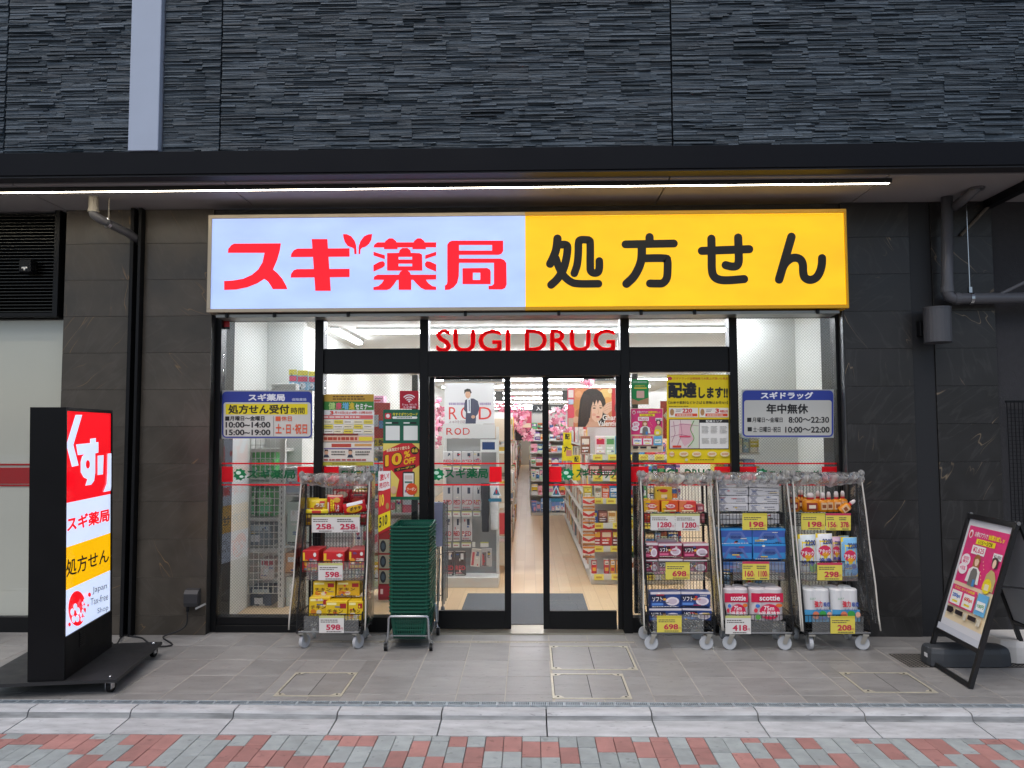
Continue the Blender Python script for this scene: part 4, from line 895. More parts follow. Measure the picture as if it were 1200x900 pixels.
# -------- left of the door: clothing display rack
rY = 1.86
ra, rb2 = at(517, 620, rY).x, at(584, 620, rY).x
rk = thing('display_rack', ((ra+rb2)/2, rY, 0.006), 'white display rack of packaged sportswear left of the aisle', 'display rack')
GRB = mat('grey_rack_panel', '8f8f8e', 0.5)
MB().box(ra, rb2, rY-0.02, rY+0.35, 0.006, at(550, 676.5, rY).z, SHW, c=0.004).build('base', rk)
MB().box(ra+.02, rb2-.02, rY+0.25, rY+0.28, 0.1, at(550, 514, rY).z, GRB).build('back_panel', rk)
for xx in (ra, rb2-.03): MB().box(xx, xx+.03, rY+0.2, rY+0.25, 0.1, at(550, 500, rY).z, SHW, c=0.003).build('post', rk)
s = face(rY+0.02); s.slab(521, 449, 579.5, 496.5, 0.008, I('e6e6e6'))
s.txt('R', 526, 477, 536, 491.5, I('d8342e'), 0.0).ell(545, 484, 5, 7, I('d8342e')).ell(545, 484, 3, 5.5, I('e6e6e6')).txt('D', 561, 477, 576, 491.5, I('d8342e'), 0.0)
s.dashes(526, 471.5, 546, 475, 1, I('9a8ab0'), 0.8, 3).dashes(562, 471.5, 576, 475, 1, I('9a8ab0'), 0.8, 4).txt('24時間', 526, 492.5, 545, 496, I('a08a8a'))
s.poly([(545.5, 496.4), (546, 483), (543.5, 480), (545, 469), (549, 467), (555, 467), (560, 470), (562, 478), (560, 485), (558, 487.5), (557.5, 496.4)], I('39405a')).poly([(547.5, 468), (551.5, 466.5), (551.5, 484), (547.8, 484)], I('e8ecf2')).poly([(549.2, 468.5), (550.4, 468.5), (550.4, 482), (549.4, 482)], I('4a4f68')).ell(548.4, 462.2, 3.2, 4.6, I('d7a789')).poly([(544, 462), (544.2, 457), (547.5, 455.4), (551, 456), (552.8, 460), (551.6, 461.5), (550.5, 459), (546, 459)], I('1c1a1c')).ell(554.5, 488.5, 2.4, 2, I('d7a789'))
s.build('printed_panel', rk, label='white poster panel with a suited figure and red letters')
s = face(rY-0.03); s.slab(519, 497, 580, 513.5, 0.012, I('d9d9d7')); s.txt('R', 523, 501.5, 531, 509.5, I('c8342e')).ell(536.5, 505.6, 4, 4, I('c8342e')).ell(536.5, 505.4, 2.6, 2.6, I('d9d9d7')).txt('D', 542.5, 501.5, 550.5, 509.5, I('c8342e')); s.build('header_board', rk)
s = face(rY-0.04); s.slab(563, 515, 583, 530, 0.02, I('dcdcda')).rect(565, 518, 580, 527, mat('screen_lit', '0c1a33', 0.2, emit='16305c', es=0.8)).build('small_screen', rk)
PKW = mat('foil_bag_white', 'c9c7c6', 0.3)
def garment(px0, py0, px1, py1, dark, L, Y=rY+0.06):
    pk('garment_pack', L, 'garment pack', 'garment packs on the white display rack', px0, py0, px1, py1, Y, 0.03, '4a484a' if dark else 'cdcaca',
       [('r', .05, .02, .95, .05, 'e4e2e2'), ('r', .52, .12, .78, .36, '3a4256' if not dark else 'e6e6e6'), ('t', .06, .60, .94, .78, 'c24a52', 'RED'), ('d', .1, .84, .9, .94, 'c88a8e', 1)], ch=0.006)
cols4 = [(519, 530), (531, 540), (541, 554), (554.5, 564)]
for r_, (v0, v1, cc) in enumerate(((529, 545, cols4), (567.5, 598, cols4), (604.5, 634.5, [(519, 529.5), (531, 539.5), (541, 553)]))):
    for k, (a, b_) in enumerate(cc):
        garment(a, v0, b_, v1, False, '%s pale garment pack from the left in the %s row of the display rack' % (ordn[k], ('top', 'middle', 'third')[r_]))
    s = face(rY+0.03)
    for (a, b_) in cc: s.rect(a, v1+1.2, b_-1, v1+7, I('e8e6e0')).rect(a, v1+1.2, b_-1, v1+2.4, I('d4d47a')).dashes(a+1, v1+3, b_-2, v1+6, 1, I('c0606a'), 0.5, 7+k)
    if r_ == 2: s.rect(563, 635, 572.5, 641, I('e8e6e0')).rect(563, 635, 572.5, 636.5, I('d4d47a')).rect(553.5, 635, 557, 641, I('e8e6e0'))
    s.build('price_row', rk)
garment(519, 645, 532, 674.5, True, 'dark garment pack at the left of the lowest row of the rack')
garment(533, 645, 546, 674.5, True, 'dark garment pack second in the lowest row of the rack')
pk('garment_pack', 'cream glove pack in the lowest row of the rack', 'garment pack', 'garment packs on the white display rack', 551, 643, 562, 664, rY+0.05, .03, 'ded6cc', [('r', .1, .2, .35, .95, 'c0565a'), ('r', .5, .15, .8, .4, '6f7585')], tilt=0.1)
pk('garment_pack', 'grey glove pack beside the cream one on the rack', 'garment pack', 'garment packs on the white display rack', 564, 643, 576, 664, rY+0.04, .03, 'b8b4b2', [('r', .1, .2, .5, .95, '6f6668'), ('r', .1, .3, .28, .9, 'b0464c'), ('r', .62, .15, .85, .5, '3f4a5c')])
def sleeve(px0, py0, px1, py1, c, L):
    a, c_ = at(px0, py1, rY-.02), at(px1, py0, rY-.02); h = c_.z-a.z; wd = c_.x-a.x; cx = (a.x+c_.x)/2
    prof = [(wd*.34, 0), (wd*.36, h*.05), (wd*.36, h*.25), (wd*.42, h*.4), (wd*.40, h*.6), (wd*.5, h*.8), (wd*.48, h*.97), (wd*.40, h)]
    MB().lathe(prof, mat('cloth_'+c, c, 0.9, var=0.15, vs_=20, bump=0.4, bs=30), 14, (cx, rY-.02, a.z), 0.7).build('hanging_sleeve', None, L, 'sleeve', smooth=True)
sleeve(563, 566, 574.5, 623, '2c2e33', 'dark compression sleeve hanging at the right of the rack'); sleeve(573.5, 567, 585, 621, 'e4e4e2', 'white compression sleeve hanging beside the dark one')
# -------- chrome trolley just inside the left door leaf
tx0, tx1, tY = at(508.5, 650, .55).x, at(519, 650, .55).x, 0.55
t = thing('shopping_trolley', ((tx0+tx1)/2, tY, 0.006), 'chrome wire shopping trolley parked behind the left door leaf', 'trolley')
b = MB()
for xx in (tx0, tx1): b.tube([(xx, tY, 0.10), (xx, tY, 1.0)], 0.008, CHROME, 6)
for k in range(4): xx = tx0+(tx1-tx0)*(k+.5)/4; b.tube([(xx, tY, 0.15), (xx, tY+.02, 0.95)], 0.003, CHROME, 4)
for z in (0.2, 0.55, 0.8, 1.0): b.tube([(tx0, tY, z), (tx1, tY, z)], 0.006, CHROME, 6)
for k in range(3):
    b.tube([(tx0, tY+.12*(k+1), .1), (tx0, tY+.12*(k+1), .98)], 0.006, CHROME, 6); b.tube([(tx1, tY+.12*(k+1), .1), (tx1, tY+.12*(k+1), .98)], 0.006, CHROME, 6)
b.build('wire_frame', t)
for xx in (tx0, tx1): MB().tube([(xx-.012, tY, .056), (xx+.012, tY, .056)], 0.05, mat('grey_rubber', '54555a', 0.7), 12).build('wheel', t)
MB().box(tx0+.004, tx1-.004, tY-.012, tY-.004, 0.62, 1.0, mat('lilac_card', 'b9bbdc', 0.5), c=0.002).build('card_panel', t)
# -------- left windows: wire-sided shelving with green cartons
wY = 0.95
wl0, wl1 = at(281, 600, wY).x, at(327, 600, wY).x
ws = thing('wire_shelving', ((wl0+wl1)/2, wY, 0.006), 'white wire-panelled shelving behind the left window', 'shelf unit')
b = MB(); WIRE = mat('white_wire', 'd9d9d4', 0.4)
wz1 = at(300, 512, wY).z
for k in range(9): xx = wl0+(wl1-wl0)*k/8; b.box(xx-.003, xx+.003, wY, wY+.006, 0.13, wz1, WIRE)
z = 0.13
while z < wz1: b.box(wl0, wl1, wY-.006, wY-.0005, z, z+.006, WIRE); z += 0.062
b.build('wire_panel', ws)
MB().box(wl0-.16, wl0-.02, wY+.02, wY+.5, 0.006, wz1+.05, SHW).build('side_panel', ws)
b = MB().box(wl1+.004, wl1+.05, wY-.01, wY+.04, 0.006, wz1+.02, SHW)
for k in range(24): b.box(wl1+.022, wl1+.03, wY-.012, wY-.0095, 0.1+k*.05, 0.125+k*.05, I('55585a'))
b.build('slotted_post', ws)
for py in (715, 643, 607, 565, 526): zz_ = at(300, py, wY).z; MB().box(wl0-.02, wl1, wY+.02, wY+.5, zz_-.03, zz_, SHW).build('shelf', ws)
GCN = 'green cartons in the wire shelving'
for (a, u, c, d, col, L) in ((289, 530, 304, 559, '3fae4c', 'upper left green carton behind the wire panel'), (305, 530, 321, 559, '46b455', 'upper right green carton behind the wire panel'), (283, 571, 300, 605, '1f8a3a', 'dark green pack low left behind the wire panel'), (301, 573, 320, 605, '35a548', 'green pack low right behind the wire panel')):
    pk('green_carton', L, 'carton', GCN, a, u, c, d, wY+.06, .25, col, [('r', .1, .3, .9, .5, '9fd8a4'), ('r', .15, .62, .85, .9, '5fbf8a')])
for (a, u, c, d, col, L) in ((285, 614, 318, 640, '7a858f', 'grey nappy pack on a lower shelf behind the wire panel'), (305, 655, 322, 678, 'd4c9c6', 'pale jar with red cap behind the wire panel'), (293, 688, 318, 713, '4c5566', 'slate blue pack on the lowest shelf behind the wire panel')):
    pk('boxed_pack', L, 'pack', None, a, u, c, d, wY+.06, .2, col, [('r', .1, .1, .9, .3, 'b9c4cc' if col != 'd4c9c6' else 'b03a44'), ('r', .2, .5, .6, .8, 'e4e6ea')])
# cabinet right of the post
c0, c1 = at(333, 600, wY).x, at(369, 600, wY).x
cb = thing('glass_cabinet', ((c0+c1)/2, wY, .006), 'pale cabinet of boxed goods behind the left cart', 'cabinet')
MB().box(c0, c1+.3, wY+.25, wY+.3, 0.006, at(340, 548, wY).z, SHW).build('back_panel', cb)
for py in (718, 640, 580, 548): zz_ = at(340, py, wY).z; MB().box(c0, c1+.3, wY+.02, wY+.249, zz_-.02, zz_, SHW).build('shelf', cb)
for (a, u, c, d, col, L) in ((335, 551, 352, 579, 'aab8c4', 'blue grey pack in the pale cabinet'), (336, 588, 366, 638, 'b9c8bd', 'pale green pack in the pale cabinet'), (334, 648, 356, 672, 'c9986a', 'tan pack in the pale cabinet'), (335, 676, 362, 716, 'c8cfc4', 'large pale pack at the bottom of the cabinet')):
    pk('boxed_pack', L, 'pack', None, a, u, c, d, wY+.04, .2, col, [('r', .15, .2, .85, .45, 'e4e8e6')])
# refill pouches on top of the shelf, seen above the hours board
for k, (a, c) in enumerate(((338.5, 348), (348.5, 361), (361.5, 369.5))):
    pk('refill_pouch', '%s blue and pink refill pouch on top of the shelf behind the left glass' % ('left', 'middle', 'right')[k], 'pouch', 'refill pouches on the shelf top', a, 433+k, c, 458, wY+.1, .05, '8fbfe0', [('r', 0, 0, 1, .25, 'e4d84a'), ('r', .05, .3, .95, .55, 'd6446c'), ('e', .2, .6, .8, .9, 'e8f0f8')], ch=.008)
pk('topboard', 'white box on top of the shelf behind the hours board', 'box', None, 318, 449.5, 347, 458, wY+.0, .3, 'e6e6e2')
# goods behind the poster windows
b = MB(); rr = random.Random(31)
for (z, zn) in ((0.15, .45), (.5, .8), (.85, 1.1), (1.15, 1.4), (1.45, 1.72)):
    goods(b, gx(384), gx(486), 1.15, 1.35, z, zn, rr, ['d9e2ea', 'cfd4d6', 'e8e4dc', '9fb4c8', 'e0c84a', 'd86a7a', 'c8d8c0', 'f2f2f2'])
    b.box(gx(384), gx(486), 1.14, 1.5, z-.02, z-.001, SHW)
goods(b, gx(386), gx(421), 1.2, 1.35, 1.78, 1.99, rr, ['e8cf4a', 'e8a8c8', 'd9c02f', 'f0d8e4'], .08, .14)
b.box(gx(384), gx(486), 1.5, 1.52, .1, 1.8, SHW)
b.build('packed_goods', None, 'mixed goods on shelves behind the left poster window', 'goods', kind='stuff')
b = MB(); rr = random.Random(32)
for (z, zn) in ((.1, .4), (.5, .8), (.85, 1.1), (1.15, 1.38), (1.42, 1.62)): goods(b, 1.66, 2.06, 0.75, .95, z, zn, rr, ['5a86b8', 'c9d6c0', 'd8c84a', '9fc0d8', 'e6e6e0']); b.box(1.66, 2.06, .74, 1.1, z-.02, z-.001, SHW)
b.build('packed_goods', None, 'blue and yellow packs on the shelf behind the right hours board', 'goods', kind='stuff')
# board and sign standing inside
s = face(1.0); s.slab(438, 472, 457, 515, .01, I('c81c22')).rect(438, 486, 443.5, 500, I('dfe6ea')).rect(444, 493, 449, 502, I('4a90c4')).rect(438, 513.5, 450, 523, I('e8c91f')).txt('り受', 438.5, 515, 449, 522, I('1a1a1a'), .03)
s.build('red_board', None, 'red board with a yellow foot standing behind the left poster window', 'board')
s = face(1.0); s.slab(774, 470, 790, 514, .01, I('c81c22')).poly([(777, 487), (783, 480), (783, 494)], I('f0f0f0')); s.build('red_board', None, 'red board with a white arrow behind the yellow delivery poster', 'board')
# large cosmetic poster over the end shelf
s = face(gY-0.06); s.slab(665, 455, 727.5, 500.5, .01, I('d8475e'))
s.poly([(673, 455.2), (717, 455.2), (717, 500.3), (673, 500.3)], I('d98a5a'))
for (a, b_, r_, c) in ((709, 463, 7.5, 'f0c77a'), (712, 470, 5, 'e8a860'), (678, 462, 4, 'e2a070'), (677, 474, 5.5, 'c98a4a'), (679, 484, 5, 'b87848'), (675, 492, 4, 'e0b090'), (713, 494, 4, 'c86a4a'), (715, 458, 3, 'f6dfae')): s.ell(a, b_, r_, r_, I(c), 14)
s.poly([(677, 500.2), (678, 484), (680, 468), (684, 459), (690, 455.6), (699, 455.8), (705, 460), (709, 468), (711, 480), (710, 492), (706, 500.2)], I('2b2023'))
s.poly([(686, 500.2), (691, 492), (700, 494), (706, 500.2)], I('dba88c')).poly([(690, 494), (692, 472), (697, 467), (704, 470), (707, 479), (705.5, 489), (701, 494.5), (696, 494)], I('edc2a6')).poly([(690, 494), (692, 474), (693.5, 474), (693.5, 490), (697, 494.3)], I('d49d80')).ell(696, 486, 2.4, 1.8, I('e8a894'), 10)
s.poly([(689, 490), (688, 472), (692, 464), (698, 461.5), (704, 465), (708, 478), (708.5, 486), (706, 474), (702.5, 468), (700.5, 474), (699, 468.5), (696.5, 475), (695, 470), (692.8, 478), (691.5, 490)], I('33262a'))
for q in range(6): s.stroke([(681+q*1.6, 498), (681.5+q*1.3, 480), (685+q*1.1, 462+q*.3)], .35, I('4c3a3c'))
s.ell(696.3, 478.3, 1.9, .75, I('2e1c1a'), 10).ell(703.7, 478, 1.6, .7, I('2e1c1a'), 10).stroke([(694, 476), (696.5, 475.2), (698.5, 476)], .4, I('4a3028')).stroke([(702, 475.8), (704, 475.2), (706, 476.2)], .4, I('4a3028')).stroke([(700.6, 479), (701.4, 484), (700, 484.6)], .4, I('cf9478')).ell(700.6, 488.6, 2.3, 1.0, I('bf3f48'), 10).ell(700.6, 488.2, 1.9, .35, I('8e2a34'), 8)
s.poly([(706, 478), (710, 473), (716.8, 470), (716.8, 481), (711, 486), (707, 484)], I('e6b89c'))
for q in range(3): s.stroke([(708, 476.5+q*2.6), (713, 473.5+q*2.8), (716.5, 472.5+q*3)], .35, I('c48e72'))
s.rect(717.2, 455.2, 727, 500.3, I('c0202c')).ell(723, 478, 3, 6, I('5a1a20')).ell(724, 466, 2, 3, I('e8a04a'))
s.rect(666, 457, 672, 466, I('e8d8d4')).rect(666, 468, 672, 474, I('b8c4d8')).rect(666, 490, 672, 500, I('c8b09a'))
s.txt('Ghana', 706, 486, 726, 492.5, I('f4efe8'), .03).txt('Valentine', 700, 493, 727, 499.5, I('f4efe8'), .03)
s.build('hanging_poster', None, 'large red poster of a dark-haired face over the sweets shelf', 'poster')
# yellow banners on the shelf corner
for (a, u, c, d, L, tx) in ((660, 507, 669.5, 522, 'upper yellow banner on the shelf corner right of the aisle', '配'), (658.5, 521.5, 671, 540, 'middle yellow banner with a picture on the shelf corner', 'た'), (671, 533.5, 680, 563, 'lower yellow banner hanging by the sweets shelf', '配')):
    s = face(gY-0.10); s.slab(a, u, c, d, .004, I('f0d800')).txt(tx, a+2, u+1.5, c-2, u+8, I('1c1a10'), .04)
    if 'middle' in L: s.rect(a+5, u+6, c-1, u+13, I('d88a7a'))
    s.build('yellow_banner', None, L, 'banner')
# hanging aisle signs
def asign(px0, py0, px1, py1, Y, tx, L):
    s = face(Y); s.slab(px0, py0, px1, py1, .03, I('24272a'))
    if tx: s.txt(tx, px0+(px1-px0)*.12, py0+(py1-py0)*.25, px1-(px1-px0)*.12, py1-(py1-py0)*.25, I('e8e8e8'), .02)
    t = s.build('aisle_sign', None, L, 'sign'); a = at(px0+2, py0, Y); c = at(px1-2, py0, Y)
    MB().tube([(a.x, Y+.015, a.z), (a.x, Y+.015, CZ)], .003, CHROME, 4).tube([(c.x, Y+.015, a.z), (c.x, Y+.015, CZ)], .003, CHROME, 4).build('hanger', t)
asign(519, 440.5, 589, 447, 2.6, '医薬品　スーツ', 'black ceiling sign showing behind the top of the left door leaf')
asign(684, 440.5, 726, 446, 2.6, '菓子・食品', 'black ceiling sign showing behind the top of the right door leaf')
asign(623.5, 474, 662, 483.5, 11, '入浴　衛生', 'dark hanging aisle sign in the middle of the shop'); asign(623.5, 487, 645, 494, 14, 'スキンケア', 'smaller dark hanging sign lower down the aisle')
asign(580, 458.5, 589.5, 470, 4, '', 'dark hanging sign glimpsed right of the suited poster'); asign(659, 457.5, 666, 469, 4, '', 'small dark hanging sign left of the face poster')
s = face(6.0); s.slab(610, 482, 623, 502, .01, I('c2455e')).rect(612, 484, 621, 488, I('e8a0b0')).ell(616, 491, 2, 2.5, I('e8c0a8')).rect(611, 496, 622, 501, I('efe0c4')); s.build('hanging_poster', None, 'small pink poster hanging over the aisle', 'poster')
s = face(6.5); s.slab(604, 502, 622, 516, .01, I('2c2e33')).rect(612, 508, 620, 516, I('1a1b1d')); s.build('till_screen', None, 'dark till screen under the small pink poster', 'screen')
# blossom garlands
PK = [mat('pink_petal_%d' % i, c, 0.6) for i, c in enumerate(('e58aa4', 'f0b4c4', 'd86f90', 'f6d3dc'))]
def garland(pts, Y, n, spread, size, L):
    rr = random.Random(len(L)*3+n); P = [at(a, b_, Y) for a, b_ in pts]
    t = thing('blossom_garland', (P[-1].x, Y, min(p.z for p in P)), L, 'garland')
    MB().tube(P, 0.006, mat('twig', '5a4034', 0.8), 5).build('twig', t)
    b = MB()
    for _ in range(n):
        k = rr.random()*(len(P)-1); i = int(k); c = P[i].lerp(P[min(i+1, len(P)-1)], k-i) + Vector((rr.gauss(0, spread), rr.gauss(0, spread), rr.gauss(0, spread)))
        nrm = Vector((rr.uniform(-.7, .7), -1, rr.uniform(-.7, .7))).normalized(); ax = nrm.cross(Vector((0, 0, 1))).normalized(); ay = nrm.cross(ax); r_ = size*rr.uniform(.7, 1.2)
        m = rr.choice(PK)
        for q in range(5):
            a0 = 2*math.pi*q/5; d0 = ax*math.cos(a0)+ay*math.sin(a0); d1 = ax*math.cos(a0+.55)+ay*math.sin(a0+.55); d2 = ax*math.cos(a0-.55)+ay*math.sin(a0-.55)
            b.add([c, c+d2*r_*.7-nrm*.004, c+d0*r_-nrm*.008, c+d1*r_*.7-nrm*.004], [(0, 1, 2, 3)], m)
    b.build('blossoms', t, kind='stuff'); return t
garland([(508, 468), (516, 485), (514, 505), (507, 520)], 2.3, 60, .045, .034, 'pink blossom garland hanging at the left of the suited poster')
garland([(598, 470), (604, 480), (609, 490), (603, 508)], 5.5, 60, .07, .04, 'pink blossom garland beside the gap between the doors')
garland([(583, 478), (588, 492), (585, 510)], 3.2, 40, .055, .036, 'pink blossom garland right of the suited poster')
garland([(640, 483), (652, 482), (663, 478)], 7.5, 36, .03, .035, 'pink blossom garland strung level across the aisle')
garland([(652, 492), (657, 505), (662, 500)], 5.0, 34, .07, .042, 'pink blossom garland hanging left of the face poster')
garland([(690, 450), (692, 453)], 2.2, 16, .03, .04, 'small pink blossom sprig above the face poster')
garland([(615, 504), (622, 510)], 6.2, 24, .05, .05, 'small pink blossom sprig on the till screen')
# ================================================================== POSTERS ON THE GLASS
PY_ = GY-0.012
def poster(name, label, draw, box, cat='poster', th=0.002, base='f0f0ec', Y=PY_):
    s = face(Y); s.slab(*box, th, I(base)); draw(s); return s.build(name, None, label, cat)
BL_, KK, RD, OR = I('2b3f9a'), I('1d1d1f'), I('d6402e'), I('e2603a')
def hours_left(s):
    s.rrect(260.3, 458.8, 365.7, 513.2, 5, BL_).rrect(262, 471.5, 364, 511.6, 3, I('d5d5cd'))
    s.txt('スギ薬局', 291, 461.5, 334, 470, I('f2f4fa'), .05).txt('保険薬局', 342, 466.5, 359, 470, I('c9d2ec'), .02)
    s.rect(264.5, 473.3, 360.5, 485.8, I('f2df1e')).txt('処方せん受付', 267.5, 474.2, 339, 485, KK, .045).txt('時間', 341, 477.5, 357, 485, KK, .02)
    s.rect(264, 488, 269, 493, KK).txt('月曜日～金曜日', 269.5, 487.5, 310, 493, KK, .035).txt('10:00~14:00', 264.5, 494.3, 317, 501.2, KK, .035).txt('15:00~19:00', 264.5, 503.3, 317, 510, KK, .035)
    s.rect(320.3, 487.5, 321, 511, I('9a9a98')).rect(323, 488, 329, 493.2, OR).txt('休日', 330, 487.6, 342, 493.4, OR, .02).txt('土･日･祝日', 323, 496.5, 360, 508.5, OR, .03)
poster('hours_board', 'blue bordered opening hours board with a yellow line on the left glass', hours_left, (259.5, 457.5, 366, 514), 'board', base='a9adad')
def hours_right(s):
    s.rrect(870, 457.5, 976.5, 512, 5, BL_).rrect(872, 469, 974.5, 510.3, 3, I('c3c4be'))
    s.txt('スギドラッグ', 891.5, 459.3, 953, 467.5, I('f2f4fa'), .05).txt('年中無休', 898, 473, 947, 485, KK, .045)
    s.rect(875.5, 489.5, 880.5, 494.5, KK).txt('月曜日～金曜日', 881.5, 489, 917, 495, KK, .02).txt('8:00～22:30', 924, 488.5, 971.5, 495.5, KK, .03)
    s.rect(876, 500.5, 881, 505.5, KK).txt('土･日曜日･祝日', 882.5, 500, 914.5, 506.5, KK, .02).txt('10:00～22:00', 920, 500, 972, 507, KK, .03)
poster('hours_board', 'blue bordered opening hours board on the right glass beside the marble pier', hours_right, (869, 456.5, 977, 513), 'board', base='a9adad')
def seminar(s):
    s.rect(378, 462, 438, 470.5, I('c9a03a')).dashes(390, 463.5, 428, 469, 2, I('4a2a14'), .5, 3).rect(378, 470.5, 438, 480.5, I('3f8a3c'))
    s.txt('健', 385, 471.5, 393, 480, I('bfe08a'), .03).txt('康', 393.5, 471.5, 400.5, 480, I('e8587a'), .03).txt('増', 401, 471.5, 408.5, 480, I('7ac0e8'), .03).txt('進', 409, 471.5, 415.5, 480, I('f0d040'), .03).txt('セミナー', 416.5, 473, 436, 480, I('f4f4f0'), .05)
    s.txt('3', 386.5, 481.5, 391, 485.8, RD, .05).txt('月15日(土)14時~15時30分', 392, 481.8, 436, 485.6, RD, .02)
    s.rect(379, 486.5, 437, 491, I('d86a6a')).dashes(380, 487.3, 430, 490.2, 1, I('f0e0d8'), .6, 5)
    for r_ in range(3):
        for c in range(5):
            u = 380+c*11.6; v = 492+r_*5.6
            s.rect(u, v, u+10.6, v+4.8, I(('efe8c8', 'e8d85a', 'f0ede0')[(r_+c) % 3])).dashes(u+.8, v+1, u+10, v+4, 1, I('6a5a4a'), .35, r_*7+c)
    s.rect(378, 508, 420, 510, I('7a2a2a')).rect(378, 510.5, 438, 517.5, I('e0b8a0')).dashes(380, 511.5, 424, 516.5, 1, I('b0402a'), .7, 9, .06, .14).rect(421, 512, 436.5, 516.5, I('e8d83a'))
    s.rect(378, 518.5, 438, 541, I('e4ddd0')).rect(389, 520, 412, 524, I('c04a3a')).rect(416, 520, 436, 523, I('d8a060'))
    for u in (383, 411):
        s.rect(u-3, 525, u+25, 526.5, I('7a6a9a')).ell(u, 530, 2.2, 2.8, I('d8a888')).poly([(u-3.6, 536), (u-2, 532.6), (u+2, 532.6), (u+3.6, 536)], I('39404f')).poly([(u-2.4, 529), (u-1.6, 526.9), (u+1.6, 526.9), (u+2.4, 529), (u, 528)], I('1e1a18')).dashes(u+6, 528, u+24, 534, 2, I('5a544c'), .5, int(u))
    s.dashes(380, 537, 436, 540.5, 1, I('b04a4a'), .5, 12).rect(378, 541.5, 438, 545.5, I('b9b03a')).dashes(390, 542.5, 420, 544.5, 1, I('6a5a1a'), .6, 13)
poster('seminar_poster', 'busy green and yellow health seminar poster on the left inner window', seminar, (378, 462, 438.3, 545.8))
def wifi(s):
    for r_ in (8.5, 6, 3.5):
        pts = [(480-0.5+r_*math.cos(R(a)), 471.3-r_*math.sin(R(a))) for a in range(45, 136, 15)]; s.stroke(pts, 1.3, I('f6eef0'), True)
    s.ell(479.5, 470.3, 1.3, 1.3, I('f6eef0'), 8).txt('Free Wi-Fi', 471.5, 473, 488.5, 475.4, I('f0dadd'), 0).txt('スギ薬局', 472, 476, 487, 478.4, I('f0dadd'), .02)
poster('wifi_sticker', 'small red wireless sticker above the green app poster', wifi, (468.5, 458, 490.5, 479), 'sticker', base='b8102c')
def app(s):
    s.rrect(451, 484, 458.5, 491, 1.2, I('c8283a')).ell(454.6, 487.4, 2.4, 2.4, I('f0e4e4'), 10).txt('今すぐダウンロード', 460, 483.5, 489.5, 487.5, I('f0e23a'), .03).rrect(460, 488, 489, 490.8, 1.2, I('eef2ee')).dashes(465, 488.7, 484, 490.2, 1, I('2a5a44'), .7, 3)
    for u in (452, 473): s.rect(u, 494.8, u+7, 496.4, I('dfe8e2')).rect(u+8, 494.5, u+15, 496.6, I('1a2420')).rect(u, 499, u+16.5, 516, I('e6ebe6'))
    s.rect(449, 519.5, 492, 582, I('c8242a'))
    s.poly([(449, 519.5), (470, 519.5), (449, 529)], I('e8d46a')).poly([(492, 519.5), (483, 519.5), (492, 527)], I('e8d46a')).poly([(449, 582), (449, 556), (459, 551), (468, 562), (464, 582)], I('ecd870')).poly([(492, 582), (492, 545), (484, 550), (478, 582)], I('e8cf62'))
    s.qtxt('会員限定すぐ使える', (453, 526), (480, 522), (480, 526), (453, 530), I('f4e8c0'), .03).ell(486, 528, 4.8, 4.5, I('2a1c14')).txt('全品', 482.5, 525.5, 489.5, 530, I('f0d040'), .04)
    s.qtxt('10', (450.5, 533), (472, 528.5), (472, 545), (450.5, 548), I('3a1a10'), .07).qtxt('10', (451.5, 533.5), (471, 529.5), (471, 544), (451.5, 547), I('f0b81e'), .05).qtxt('%', (473.5, 529), (481, 527.5), (481, 535), (473.5, 537), I('f0b81e'), .05).qtxt('OFF', (473, 538), (487, 535), (487, 542), (473, 545), I('f0b81e'), .06)
    s.poly([(462, 549), (487, 544), (487, 548), (462, 553)], I('2a1c14')).qtxt('クーポン', (465, 549.2), (485, 545.2), (485, 547.6), (465, 551.8), I('f0d040'), .02)
    s.rrect(472, 552.5, 486, 581.8, 2, I('2a2a2c')).rect(473.2, 554.5, 484.8, 581.8, I('e9e6e0')).rect(474.5, 557, 483.5, 562, I('d8c8c0')).rect(474.5, 564, 483.5, 566, I('4a7a6a')).rect(474.5, 574, 483, 577, I('9a7aa8')).ell(482.5, 573, 6.8, 7, I('e0501e')).txt('クーポン', 477, 571, 488, 575, I('fff0d8'), .03).ell(461.5, 574, 3.6, 4.6, I('e8c09a')).rect(449, 582, 492, 585.5, I('1c6a4a'))
poster('app_poster', 'dark green and red coupon poster above the basket stack', app, (449, 480, 492.3, 585.6), base='136148')
def greenst(s):
    s.txt('調剤薬局対応', 741.5, 446.3, 758.5, 449, I('c8e8cc'), .01).txt('SNS友だち', 744, 451, 756, 453.2, I('e0d048'), .02).rect(743, 454, 758, 455.6, I('e0d048')).rrect(746, 458, 755, 466.5, 1, I('e2b8a8')).poly([(740.3, 467), (748, 470), (760, 466), (760, 473.8), (740.3, 473.8)], I('b58a66'))
poster('green_sticker', 'small bright green sticker above the pink poster on the right inner window', greenst, (740.2, 444.3, 760.2, 474), 'sticker', base='1f8f4a')
def campaign(s, fx=lambda u, v: (u, v)):
    pass
